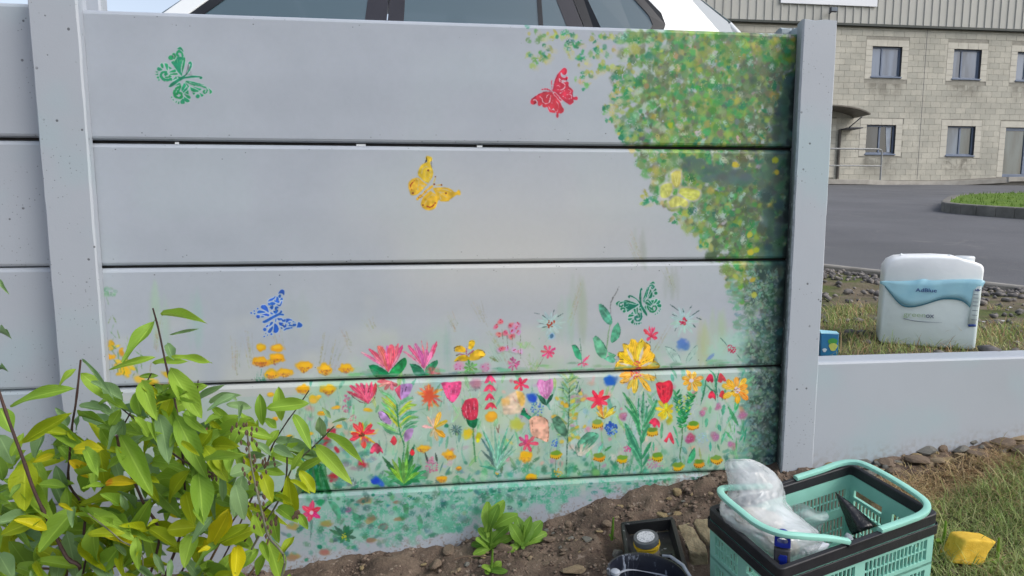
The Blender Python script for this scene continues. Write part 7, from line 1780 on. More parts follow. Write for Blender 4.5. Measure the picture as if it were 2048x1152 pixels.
LST = [(z8(455, 1010), 36, 32, 1, 'rounded brown stone behind the larger lettuce weed'), (z8(605, 1062), 13, 20, 0, 'small upright buff stone right of the weeds'), (z8(720, 1140), 36, 12, 3, 'flat ochre stone at the bottom edge right of the weeds'), (z8(850, 1130), 56, 28, 0, 'largest buff stone on the soil left of the kettle'), (z8(935, 945), 30, 10, 2, 'thin pale grey stone on the soil mid bank'), (z8(430, 1080), 28, 14, 1, 'brown stone just below the weeds'), (z8(700, 1090), 30, 16, 1, 'brown stone above the flat ochre one'), (z8(575, 1040), 20, 22, 1, 'brown stone touching the right hand weed'), (z8(240, 1090), 14, 12, 2, 'little pale stone left of the tiny sprout'), (z8(165, 1138), 16, 10, 0, 'little buff stone at the bottom edge by the tiny sprout'),
       (z8(820, 870), 18, 24, 1, 'brown stone leaning against the foot of the wall'), (z8(935, 800), 20, 26, 1, 'chunky brown stone on the crumbled soil at the wall'), (z8(1000, 795), 14, 14, 2, 'small grey stone beside the chunky brown one'), (z8(1445, 680), 24, 26, 3, 'pale ochre stone at the wall above the crate corner'), (z8(1495, 755), 12, 16, 0, 'small buff stone between wall stone and flagstone'), (z8(1400, 712), 14, 8, 3, 'small ochre chip below the pale wall stone'), (z8(1362, 808), 27, 15, 3, 'flat ochre stone behind the tray, the left of two'), (z8(1440, 805), 25, 15, 3, 'flat ochre stone behind the tray, the right of two'), (z8(1105, 1035), 24, 26, 2, 'grey stone between kettle and tray'), (z8(1040, 865), 24, 22, 1, 'brown stone right of the small seedling soil'), (z8(710, 945), 26, 12, 1, 'low brown stone above the pale thin one'), (z8(60, 1100), 30, 26, 1, 'brown stone at the foot of the wall by the shrub'),
       (z8(140, 1010), 34, 18, 1, 'wide brown stone against the bottom board'),
       (z4(155, 246), 22, 15, 0, 'buff stone at the foot of the low wall with a straw across it'), (z4(330, 225), 50, 24, 2, 'wide grey stone against the low wall'), (z4(430, 305), 28, 18, 0, 'buff wedge stone below the wide grey one'), (z4(470, 215), 24, 24, 1, 'brown angular stone right of the wide grey one'), (z4(510, 165), 22, 14, 0, 'small buff stone tight to the low wall'), (z4(650, 155), 44, 22, 2, 'dark grey slab stone tight to the low wall'), (z4(790, 150), 26, 30, 2, 'blocky grey stone under a white paint fleck'), (z4(620, 215), 34, 16, 2, 'grey stone under the slab stone'), (z4(930, 180), 50, 26, 1, 'large brown stone at the low wall right of the blocky one'), (z4(1080, 245), 34, 28, 1, 'rounded brown stone at the right edge by the low wall'), (z4(1010, 120), 46, 18, 0, 'buff stone at the low wall near the right edge'), (z4(280, 300), 44, 22, 1, 'dark brown stone amid straw by the low wall'), (z4(60, 320), 36, 18, 1, 'brown stone behind the crate handle'), (z4(100, 370), 28, 14, 1, 'small brown stone behind the crate handle'), (z4(750, 250), 40, 14, 1, 'thin brown stone lying in straw')]
for i, (q, w, h, m, lab) in enumerate(LST): stone(q[0], q[1], w * (1.2 if i > 22 else 1), h * (1.35 if i > 22 else 1), m, lab, i + 1, None, .05 if i > 22 else .35)
r = random.Random(5); used = 0
for i in range(150):                                      # loose pebbles on the bare soil
    px_, py_ = r.uniform(700, 1440), r.uniform(985, 1150)
    wb = np.interp(px_, [500, 850, 1059, 1234, 1394], [1145, 1104, 1052, 1006, 968])
    if py_ < wb or (1205 < px_ < 1420 and py_ > 1040): continue
    stone(px_, py_, r.uniform(7, 17), r.uniform(5, 11), r.choice([0, 1, 1, 1, 2, 3]), 'small loose pebble on the bare soil of the bank', r.randint(1, 900), 'pebbles on the bare soil')
for i in range(90):
    px_ = r.uniform(1640, 2045); t = r.random(); py_ = np.interp(px_, [1625, 1780, 2048], [926, 910, 874]) + 4 + t * 34
    stone(px_, py_, r.uniform(12, 30), r.uniform(9, 19), r.choice([0, 0, 1, 3, 2, 1]), 'small stone in the rubble line along the low wall', r.randint(1, 900), 'rubble along the low wall', .05)
# cracked flagstone in two pieces
z3 = lambda x, y: (1180 + x / 6.697, 980 + y / 6.697)
mflag = vary('buff sandstone flag', (.37, .31, .20, 1), (.20, .16, .10, 1), 26, .9, .9, 60, .25, .010)
for P, lab in (([(1172, 470), (1250, 446), (1335, 432), (1400, 530), (1480, 640), (1530, 740), (1592, 832), (1470, 838), (1355, 838), (1310, 760), (1265, 680), (1215, 560)], 'left half of a cracked buff flagstone beside the tray'), ([(1378, 428), (1435, 384), (1500, 382), (1572, 384), (1640, 480), (1690, 600), (1640, 720), (1572, 700), (1522, 655), (1470, 545)], 'right half of a cracked buff flagstone partly under the crate')):
    mb = MB(); top = [onG(*z3(x, y), .006) for x, y in P]; rr_ = random.Random(len(P)); n_ = len(P)
    c_ = np.mean(top, 0); mb.v = [tuple(q + np.array([rr_.uniform(-.003, .003), rr_.uniform(-.003, .003), rr_.uniform(-.003, .003)])) for q in top] + [tuple(q + (q - c_) * .03 - np.array([0, 0, .035])) for q in top] + [tuple(c_ + np.array([0, 0, .003]))]
    mb.f = [(i, (i + 1) % n_, 2 * n_) for i in range(n_)] + [((i + 1) % n_, i, n_ + i, n_ + (i + 1) % n_) for i in range(n_)]
    o0 = Vector(c_); mb.v = [tuple(Vector(v) - o0) for v in mb.v]; o = mb.build('flagstone', mflag, None, bevel=.003); o.location = o0; tag(o, lab, 'flagstone')
# soil crumbs
def ico(): 
    bm = bmesh.new(); bmesh.ops.create_icosphere(bm, subdivisions=1, radius=1); bm.verts.ensure_lookup_table()
    V = np.array([v.co[:] for v in bm.verts]); F = np.array([[v.index for v in f.verts] for f in bm.faces]); bm.free(); return V, F
IV, IF = ico()
def crumbs(name, n, pos, size, mat, seed, label=None):
    g = np.random.default_rng(seed); P = pos(g, n); n = len(P); s = size(g, n)
    V = IV[None] * (s[:, None, None]) * g.uniform(.6, 1.35, (n, 42 if len(IV) == 42 else len(IV), 1)) * np.stack([g.uniform(.7, 1.2, n), g.uniform(.7, 1.2, n), g.uniform(.5, .9, n)], 1)[:, None, :]
    V = V + P[:, None, :] + np.array([0, 0, 1]) * (s * .25)[:, None, None]
    F = IF[None] + (np.arange(n) * len(IV))[:, None, None]
    o = fast_mesh(name, V.reshape(-1, 3), F.reshape(-1, 3), mat); return tag(o, kind='stuff')
mcr = Mat('soil crumbs', .95, .2); p = mcr.pos(); mcr.color(mcr.ramp(mcr.noise(75, 2, vec=p), [(.28, (.05, .038, .033)), (.46, (.125, .092, .072)), (.62, (.215, .165, .13)), (.74, (.36, .29, .22))])).bump(mcr.noise(300, 3, vec=p), .6, .003)
def bankpos(g, n):
    x = g.uniform(-.5, 1.98, n); k = g.random(n) < .45; y = np.where(k, -abs(g.normal(0, .05, n)) - .004, g.uniform(-.75, -.005, n))
    k = ~(((x > 1.235) & (x < 1.415) & (y > -.46) & (y < -.085)) | ((x > 1.36) & (x < 1.90) & (y > -.70) & (y < -.28))); x, y = x[k], y[k]
    return np.c_[x, y, gz(x, y) + relief(x, y)]
crumbs('soil_crumbs', 10500, bankpos, lambda g, n: np.clip(g.lognormal(-5.85, .55, n), .0012, .0105), mcr.m, 3)
def vergepos(g, n):
    x = g.uniform(1.9, 5.2, n); y = g.uniform(.05, 2.6, n); e_ = eY(x); k = (y < e_ - .05) & ((e_ - y < .75) | (g.random(n) < .15)); x, y = x[k], y[k]
    return np.c_[x, y, yz2(x, y)]
mgv = Mat('verge gravel', .9, .3); p = mgv.pos(); mgv.color(mgv.ramp(mgv.noise(26, 2, vec=p), [(.3, (.075, .072, .075)), (.5, (.16, .15, .145)), (.66, (.25, .225, .20)), (.8, (.42, .39, .36))]))
crumbs('gravel', 6500, vergepos, lambda g, n: np.clip(g.lognormal(-4.5, .5, n), .004, .030), mgv.m, 4)
# lettuce like weeds
def leaf_mesh(name, nx=9, ny=5, shape=None, fold=.18, curl=.35, wave=.0, twist=0.0):
    V, F = [], []
    for i in range(nx):
        t = i / (nx - 1); w = shape(t)
        for j in range(ny):
            s = (j / (ny - 1) - .5) * 2
            x = t; y = s * w * .5; z = fold * abs(s) * w * .5 - curl * t * t * .5 + wave * math.sin(t * 9 + s * 2) * abs(s) * .1 + twist * s * w * .5 * t
            V.append((x, y, z))
    for i in range(nx - 1):
        for j in range(ny - 1): F.append((i * ny + j, (i + 1) * ny + j, (i + 1) * ny + j + 1, i * ny + j + 1))
    me = bpy.data.meshes.new(name); me.from_pydata(V, [], F); me.polygons.foreach_set('use_smooth', [True] * len(F))
    uv = me.uv_layers.new(name='UVMap')
    for l in me.loops: k = l.vertex_index; uv.data[l.index].uv = (V[k][0], (k % ny) / (ny - 1))
    return me
def leafmat(name, c, c2, spot=None, tr=.36, gl=.52):
    m = Mat(name, gl, .25); uvn = m.n('ShaderNodeUVMap').outputs[0]; u, v, _ = m.sep(uvn)
    mid = m.math('ABSOLUTE', m.math('SUBTRACT', v, .5)); nz = m.noise(4.5, 4, vec=m.pos()); col = m.ramp(m.math('ADD', m.math('MULTIPLY', m.rnd(), .5), m.math('MULTIPLY', nz, .5)), [(.25, c2), (.75, c)])
    if spot is not None: col = m.mix(m.remap(m.noise(26, 3, vec=m.pos()), .52, .64), col, spot)
    ch = m.math('SINE', m.math('ADD', m.math('MULTIPLY', u, 70.0), m.math('MULTIPLY', mid, -46.0)))
    col = m.mix(m.remap(mid, .015, .05, .45, 0), col, tuple(min(1, q * 1.5 + .03) for q in c[:3]) + (1,))
    col = m.mix(m.math('MULTIPLY', m.remap(ch, .55, 1.0), .05), col, tuple(q * 1.35 for q in c[:3]) + (1,))
    m.color(col); m.bump(m.math('ADD', m.math('MULTIPLY', ch, .5), m.remap(mid, .0, .08, -1.2, 0)), .14, .003)
    t = m.n('ShaderNodeBsdfTranslucent'); m.l(col, t.inputs[0]); mx = m.n('ShaderNodeMixShader'); mx.inputs[0].default_value = tr
    out = m.nt.nodes['Material Output']; m.l(m.b.outputs[0], mx.inputs[1]); m.l(t.outputs[0], mx.inputs[2]); m.l(mx.outputs[0], out.inputs[0]); return m.m
mweed = leafmat('weed leaf', (.25, .42, .055, 1), (.13, .27, .035, 1))
LW = [leaf_mesh('leaf', 9, 5, lambda t: (.10 + .34 * math.sin(PI * min(1, t ** 1.5 * .96 + .02)) ** .8) if t > .02 else .10, .25, .5 + .25 * k, .5, .2) for k in range(3)]
def place_leaf(me, parent, b, tip, w, nrm_, mat, pl=None):
    b, tip = Vector(b), Vector(tip); d = tip - b; L = d.length
    R = frame_from(d, z=nrm_); o = bpy.data.objects.new('leaf', me); COL.objects.link(o)
    if not me.materials: me.materials.append(mat)
    o.material_slots[0].link = 'OBJECT'; o.material_slots[0].material = mat
    o.parent = parent; org = parent.location
    o.matrix_basis = Matrix.Translation(b - org) @ R.to_4x4() @ Matrix.Diagonal((L, w, L, 1)); return o
def weed(bx_, by_, tips, label, scale=1.0):
    g = Vector(onG(bx_, by_)); wd = thing('lettuce_weed', g, label, 'weed'); rr = random.Random(int(bx_))
    d0 = float((np.array(g) - CAM_C) @ CAM_F)
    for i, (tx, ty, w, b2) in enumerate(tips):
        d = d0 + rr.uniform(-.035, .02); tp = Vector(at(tx, ty, d)); bb = g + Vector((rr.uniform(-.008, .008), rr.uniform(-.006, .006), .004))
        if b2 is not None: bb = Vector(at(b2[0], b2[1], d0 - .005))
        nn = (Vector(CAM_C) - g).normalized() * .75 + Vector((rr.uniform(-.4, .4), rr.uniform(-.2, .2), rr.uniform(.3, .9)))
        place_leaf(LW[i % 3], wd, bb, tp, w * d / FPX / .42, nn, mweed)
    st = MB(); st.tube([g - g, Vector((.002, 0, .03)), Vector((.004, .002, .06))], [.004, .0035, .002], 8); st.build('stem', mweed, wd, smooth=True)
weed(z8(375, 1000)[0], z8(375, 1000)[1], [(*z8(430, 725), 24, z8(350, 900)), (*z8(345, 740), 22, z8(365, 930)), (*z8(480, 790), 24, z8(390, 880)), (*z8(265, 950), 20, None), (*z8(290, 1010), 18, None), (*z8(330, 870), 22, z8(370, 960)), (*z8(420, 900), 24, z8(380, 980)), (*z8(375, 1020), 16, z8(372, 930)), (*z8(450, 850), 20, z8(385, 960)), (*z8(310, 930), 18, None), (*z8(395, 770), 18, z8(365, 900)), (*z8(470, 910), 16, None)], 'taller bright green lettuce weed at the foot of the teal board')
weed(z8(560, 985)[0], z8(560, 985)[1], [(*z8(660, 835), 24, None), (*z8(690, 890), 22, None), (*z8(540, 830), 24, None), (*z8(500, 870), 22, None), (*z8(475, 1000), 16, None), (*z8(610, 1000), 18, None), (*z8(620, 850), 20, None), (*z8(580, 830), 18, None), (*z8(690, 930), 16, None), (*z8(520, 930), 20, None)], 'broader lettuce weed just right of the taller one')
weed(z8(380, 1130)[0], z8(380, 1130)[1], [(*z8(335, 1085), 15, None), (*z8(425, 1075), 15, None), (*z8(430, 1110), 13, None), (*z8(345, 1125), 13, None), (*z8(385, 1070), 12, None)], 'tiny lettuce seedling at the bottom below the two weeds')
weed(z8(1070, 945)[0], z8(1070, 945)[1], [(*z8(1055, 905), 6, None), (*z8(1085, 925), 6, None), (*z8(1090, 945), 5, None), (*z8(1062, 915), 5, None)], 'tiny two leaved seedling on bare soil left of the tray')
weed(1886, 1092, [(1880, 1072, 12, None), (1905, 1085, 14, None), (1872, 1085, 10, None)], 'broad leaved weed in the grass left of the yellow sponge')
weed(1992, 1128, [(2010, 1110, 12, None), (1985, 1118, 10, None), (2012, 1125, 12, None)], 'broad leaved weed in the grass right of the yellow sponge')
# twigs and straws on the soil
def strand(name, pts, w, mat, label, h=.004):
    P = [Vector(onG(x, y, h)) for x, y in pts]; c_ = P[0].copy(); S = [Vector(tuple(q)) - c_ for q in spline([tuple(q) for q in P], 14)]; mb = MB(); mb.tube(S, [w * (1 - .5 * i / 14) for i in range(len(S))], 6); o = mb.build(name, mat, None, smooth=True); o.location = c_; return tag(o, label, 'twig' if name == 'twig' else 'straw')
mtw = vary('dry twig', (.17, .12, .085, 1), (.10, .07, .05, 1), 30, .9); mstr = vary('dry straw', (.42, .34, .19, 1), (.30, .23, .12, 1), 30, .7)
strand('twig', [z8(170, 1055), z8(240, 1040), z8(350, 1040), z8(470, 1062)], .0024, mtw, 'long thin curved twig lying below the weeds', .012); strand('twig', [z8(515, 1000), z8(545, 1060), z8(590, 1145)], .0018, mtw, 'straight twig running down from the right hand weed', .010)
for i, (P, lab) in enumerate([([z8(900, 950), z8(940, 940), z8(985, 940)], 'short straw near the thin pale stone'), ([z8(1560, 780), z8(1600, 785), z8(1640, 790)], 'pale straw between flagstone and crate corner'), ([z4(195, 250), z4(250, 370), z4(315, 485)], 'long straw hanging from the buff wall stone'), ([z4(560, 265), z4(640, 225), z4(740, 180)], 'long straw leaning across the grey stones'), ([z4(860, 1035), z4(930, 1000), z4(1010, 970)], 'straw pointing right beyond the sponge'), ([z4(830, 800), z4(880, 880), z4(950, 940)], 'straw behind the sponge slanting down'), ([z4(960, 1035), z4(1020, 1055), z4(1099, 1075)], 'straw at the right edge below the weed'), ([z4(630, 320), z4(640, 380), z4(645, 420)], 'short upright straw amid dry grass')]): strand('straw', P, .0012, mstr, lab, .012 if i > 1 else .004)
# dark offcut lying along the low wall behind the crate, and paint flecks
o = MB().box(-.075, .075, -.006, .006, -.003, .003).build('plastic_strip', mtray.m, None, bevel=.001); P = onG(1672, 922, .006); o.location = P; o.rotation_euler = (0, -.12, 0); tag(o, 'thin black plastic strip lying along the foot of the low wall', 'plastic strip')
mfleck = vary('white paint fleck', (.62, .64, .66, 1), (.5, .52, .54, 1), 60, .6)
for i, (q, s, lab) in enumerate([(z4(850, 78), .016, 'white paint scrap on top of the blocky stone'), (z4(795, 96), .012, 'white paint scrap left of the larger scrap'), (z4(80, 214), .012, 'white paint scrap at the foot of the low wall'), (z4(390, 186), .007, 'tiny white paint scrap on the wide grey stone')]):
    me = stone_mesh(40 + i, .3, 1); o = link('paint_scrap', me, mfleck); o.scale = (s, s * .7, s * .6); o.location = Vector(onG(*q, .012)); o.rotation_euler = (0, -.2, .3 * i); tag(o, lab, 'paint scrap')
# ================================================================ grass
def blades(name, P, L, az, lean, w, tint, mat, seed):
    """P roots (n,3); curved blades of three segments."""
    g = np.random.default_rng(seed); n = len(P); d = np.c_[np.cos(az), np.sin(az), np.zeros(n)]; s = np.c_[-np.sin(az), np.cos(az), np.zeros(n)]
    V = np.zeros((n, 7, 3)); T = [0, .36, .72, 1.0]
    for i, t in enumerate(T):
        hgt = L * (t - .5 * lean ** 2 * t * t * .9); out = L * lean * (t ** 1.7)
        c = P + d * out[:, None] + np.array([0, 0, 1]) * hgt[:, None]
        ww = (w * (1 - .75 * t))[:, None] * .5
        if i < 3: V[:, 2 * i] = c - s * ww; V[:, 2 * i + 1] = c + s * ww
        else: V[:, 6] = c
    tri = np.array([[0, 1, 3], [0, 3, 2], [2, 3, 5], [2, 5, 4], [4, 5, 6]])
    F = (tri[None] + (np.arange(n) * 7)[:, None, None]).reshape(-1, 3)
    o = fast_mesh(name, V.reshape(-1, 3), F, mat); a = o.data.color_attributes.new('tint', 'FLOAT_COLOR', 'POINT')
    c = np.ones((n, 7, 4), np.float32); c[:, :, :3] = tint[:, None, :]; a.data.foreach_set('color', c.ravel()); return tag(o, kind='stuff')
mb_ = Mat('grass blades', .6, .3); at_ = mb_.n('ShaderNodeAttribute', attribute_name='tint'); mb_.color(at_.outputs['Color'])
t_ = mb_.n('ShaderNodeBsdfTranslucent'); mb_.l(at_.outputs['Color'], t_.inputs[0]); mx = mb_.n('ShaderNodeMixShader'); mx.inputs[0].default_value = .25
mb_.l(mb_.b.outputs[0], mx.inputs[1]); mb_.l(t_.outputs[0], mx.inputs[2]); mb_.l(mx.outputs[0], mb_.nt.nodes['Material Output'].inputs[0]); mgb_ = mb_.m
GC = 1.5 * np.array([(.15, .215, .055), (.20, .255, .075), (.25, .275, .10), (.105, .165, .045), (.31, .31, .15), (.215, .26, .105)])
SC = 1.55 * np.array([(.30, .21, .115), (.36, .27, .15), (.24, .15, .085), (.28, .22, .10), (.17, .14, .06)])
g = np.random.default_rng(21)
def front_grass(n):
    x = g.uniform(1.72, 3.2, n); y = g.uniform(-1.15, -.02, n)
    edge = -.27 + .12 * np.clip((x - 2.0) / .45, 0, 1) + .05 * vnoise(x, y, .12, 31)          # grass stops short of the wall
    k = (y < edge) & ((x > 1.98 + .10 * vnoise(x, y, .1, 32)) | ((x > 1.86) & (y < -.42)))
    return x[k], y[k]
x, y = front_grass(88000); n = len(x); tnt = GC[g.integers(0, 6, n)] * g.uniform(.75, 1.25, (n, 1)); pat = (vnoise(x, y, .16, 33) + .5)
dry = g.random(n) < .06 + .16 * (pat > .66); tnt[dry] = SC[g.integers(0, 5, dry.sum())] * g.uniform(.8, 1.1, (dry.sum(), 1))
blades('grass', np.c_[x, y, gz(x, y) + relief(x, y) - .003], g.lognormal(-3.55, .42, n) * (.7 + .6 * pat), g.uniform(0, 2 * PI, n), g.uniform(.5, 1.25, n), g.uniform(.0014, .0030, n), tnt, mgb_, 1)
# dry straw litter between the grass and the stones
m = 12000; x = g.uniform(1.85, 3.2, m); edge = -.24 + .12 * np.clip((x - 2.0) / .45, 0, 1); y = edge + g.normal(.0, .045, m); k = (y < -.01) & ((x > 1.98) | (y > -.16)); x, y = x[k], y[k]; n = len(x)
blades('dry_grass', np.c_[x, y, gz(x, y) + relief(x, y) - .002], g.lognormal(-3.7, .45, n), g.uniform(0, 2 * PI, n), g.uniform(.9, 1.35, n), g.uniform(.0012, .0026, n), SC[g.integers(0, 5, n)] * g.uniform(.75, 1.2, (n, 1)), mgb_, 2)
# sparse tufts on the verge behind the low wall
m = 60000; x = g.uniform(1.88, 5.3, m); y = g.uniform(.05, 1.7, m); e_ = eY(x); den = vnoise(x, y, .30, 35) + .5 + .35 * np.exp(-((y - .25) / .35) ** 2)
k = ((y > .11) | (g.random(m) < .35)) & (y < e_ - .25) & (den > .52 + .35 * np.clip((y - .6) / .8, 0, 1)); x, y = x[k], y[k]; n = len(x); tnt = GC[g.integers(0, 6, n)] * g.uniform(.8, 1.25, (n, 1)); dry = g.random(n) < .33; tnt[dry] = SC[g.integers(0, 5, dry.sum())]
blades('verge_grass', np.c_[x, y, yz2(x, y) - .004], g.lognormal(-3.55, .45, n), g.uniform(0, 2 * PI, n), g.uniform(.4, 1.2, n), g.uniform(.0018, .004, n), tnt, mgb_, 3)
m = 9000; x = g.uniform(8.4, 21, m); y = g.uniform(3.3, 11.4, m); k = np.array([inpoly(a, b, S2) for a, b in zip(x, y)]); x, y = x[k], y[k]; n = len(x)
blades('lawn_grass', np.c_[x, y, yz2(x, y) + .15], g.uniform(.03, .07, n), g.uniform(0, 2 * PI, n), g.uniform(.2, .8, n), g.uniform(.008, .016, n), np.array([(.12, .21, .03)]) * g.uniform(.7, 1.3, (n, 1)), mgb_, 4)
# litter on the verge
for i, (px_, py_, s, lab) in enumerate([(2003, 636, .020, 'white scrap of litter on the verge right of the canister'), (1968, 637, .012, 'small white scrap beside the canister'), (1730, 676, .012, 'small white scrap on the verge left of the canister'), (2020, 609, .014, 'pale stone on the verge near the right edge')]):
    r_ = ray(px_, py_); lo = 0.; 
    Pq = CAM_C + r_ * ((.605 - CAM_C[2]) / r_[2]); me = stone_mesh(60 + i, .4, 1); o = link('litter', me, mfleck); o.scale = (s, s * .6, s * .5); o.location = (Pq[0], Pq[1], float(yz2(Pq[0], Pq[1])) + s * .2); tag(o, lab, 'litter')

# ================================================================ the shrub
SHP = lambda t: .16 + .84 * math.sin(PI * min(1.0, max(0.0, (t * .96 + .02)) ** .86)) ** 1.15 if 0 < t < 1 else .06
LM = [leaf_mesh('leaf', 12, 5, lambda t: SHP(t) if .01 < t < .99 else .04, fo, cu, wv_, tw_) for fo, cu, wv_, tw_ in ((.30, .25, .3, 0), (.20, .55, .5, .15), (.42, .10, .35, -.2), (.25, -.12, .5, .1), (.15, .8, .3, 0))]
LMAT = dict(g=leafmat('leaf mid green', (.32, .49, .055, 1), (.22, .39, .045, 1)), y=leafmat('leaf yellow green', (.40, .47, .014, 1), (.275, .375, .018, 1)), Y=leafmat('leaf yellow', (.62, .55, .010, 1), (.44, .45, .012, 1)),
            d=leafmat('leaf dusty grey green', (.255, .40, .165, 1), (.18, .31, .13, 1)), o=leafmat('leaf turning orange', (.68, .50, .012, 1), (.52, .42, .012, 1), (.66, .25, .01, 1)), k=leafmat('leaf deep green', (.22, .36, .05, 1), (.15, .28, .045, 1)))
g0 = Vector((-.05, -.47, float(gz(-.05, -.47))))
shrub = thing('butterfly_bush', g0, 'leafy shrub with long pointed green and yellow leaves before the mural at bottom left', 'shrub')
mstem = vary('reddish brown stem', (.085, .045, .040, 1), (.045, .026, .026, 1), 30, .6, .3, 120); mgst = vary('grey green stem', (.16, .17, .10, 1), (.10, .10, .07, 1), 30, .7); mtan = vary('tan old wood', (.20, .13, .075, 1), (.12, .08, .05, 1), 20, .85)
k6 = lambda x, y: (x / 1.766, 500 + y / 1.766)
rl_ = random.Random(3)
def stem(P, w0, w1, mat, d0, d1=None, down=True):
    d1 = d0 if d1 is None else d1; n = len(P); Q = [Vector(at(x, y, d0 + (d1 - d0) * i / max(1, n - 1))) for i, (x, y) in enumerate(P)]
    if down:                                              # carry the stem on to the ground at the root
        e_ = Q[-1]; gx, gy = g0.x + (e_.x - g0.x) * .35, g0.y + (e_.y - g0.y) * .35; Q += [Vector(((e_.x * .6 + gx * .4), (e_.y * .6 + gy * .4), e_.z * .45 + gz(gx, gy) * .55)), Vector((gx, gy, float(gz(gx, gy)) - .02))]
    S = [Vector(tuple(q)) - g0 for q in spline([tuple(q) for q in Q], 26)]; mb = MB(); m_ = len(S); mb.tube(S, [(w0 + (w1 - w0) * i / m_) * (1.22 if i % 6 == 3 else 1) for i in range(m_)], 7); mb.build('stem', mat, shrub, smooth=True)
SW = 1.18 / FPX / 1.766 / 2
stem([k6(-10, 480), k6(30, 600), k6(80, 735), k6(120, 850), k6(165, 945), k6(235, 1085), k6(285, 1152)], 9 * SW, 15 * SW, mstem, 1.14, 1.22)
stem([k6(285, 388), k6(268, 540), k6(255, 620), k6(245, 740), k6(245, 830), k6(300, 960)], 7 * SW, 11 * SW, mstem, 1.22, 1.30)
stem([k6(540, 206), k6(560, 280), k6(585, 400), k6(625, 572), k6(650, 800), k6(640, 1000)], 6 * SW, 11 * SW, mstem, 1.24, 1.34)
stem([k6(535, 435), k6(480, 540), k6(425, 645), k6(380, 780), k6(330, 960)], 5 * SW, 9 * SW, mstem, 1.28, 1.36)
stem([k6(412, 655), k6(430, 720), k6(505, 890), k6(560, 1040)], 9 * SW, 11 * SW, mstem, 1.17, 1.26)
stem([k6(700, 460), k6(692, 600), k6(720, 760), k6(700, 1000)], 5 * SW, 9 * SW, mstem, 1.30, 1.38)
stem([k6(430, 560), k6(520, 635), k6(640, 740), k6(800, 808)], 5 * SW, 8 * SW, mstem, 1.20, 1.24, False)
stem([k6(310, 930), k6(420, 1020), k6(505, 1118)], 4 * SW, 7 * SW, mgst, 1.13, 1.18)
stem([k7(500, 300), k7(450, 375), k7(395, 450), k7(330, 560), k7(280, 700)], 4 * SW, 8 * SW, mstem, 1.27, 1.36)
stem([k7(615, 465), k7(530, 550), k7(430, 645), k7(380, 760), k7(330, 860)], 6 * SW, 9 * SW, mgst, 1.24, 1.32)
stem([k7(400, 600), k7(395, 700), k7(370, 770), k7(270, 880), k7(200, 1000)], 6 * SW, 9 * SW, mstem, 1.24, 1.32)
stem([k7(215, 480), k7(235, 640), k7(270, 800), k7(310, 960), k7(375, 1152)], 6 * SW, 9 * SW, mgst, 1.12, 1.10)
stem([k6(0, 1112), k6(160, 1125), k6(340, 1128), k6(480, 1100)], 10 * SW, 8 * SW, mtan, 1.40, 1.46, False); stem([k6(130, 920), k6(200, 1010), k6(240, 1100)], 9 * SW, 12 * SW, mtan, 1.36); stem([k7(330, 880), k7(310, 1000), k7(260, 1100)], 8 * SW, 10 * SW, mtan, 1.36); stem([k7(90, 1000), k7(150, 900), k7(200, 830)][::-1], 6 * SW, 10 * SW, mtan, 1.30)
# dry seed buds along the spent flower stalk
sb = MB()
for t in np.linspace(0, 1, 16):
    q = (215 + 95 * t, 480 + 480 * t)
    for _ in range(3):
        P = Vector(at(*k7(q[0] + rl_.gauss(0, 24), q[1] + rl_.gauss(0, 12)), 1.115 + rl_.gauss(0, .012))) - g0; sb.lathe([(.0008, -.004), (.0024, 0), (.0018, .003), (.0005, .005)], 6, c=P)
for cx_, cy_ in ((440, 870), (340, 905), (300, 640), (180, 470), (60, 690)):
    for _ in range(10):
        P = Vector(at(*k7(cx_ + rl_.gauss(0, 18), cy_ + rl_.gauss(0, 12)), 1.2)) - g0; sb.lathe([(.0008, -.004), (.0024, 0), (.0018, .003), (.0005, .005)], 6, c=P)
sb.build('seed_buds', vary('dry seed bud', (.13, .085, .05, 1), (.08, .05, .035, 1), 90, .8), shrub, smooth=True)['kind'] = 'stuff'
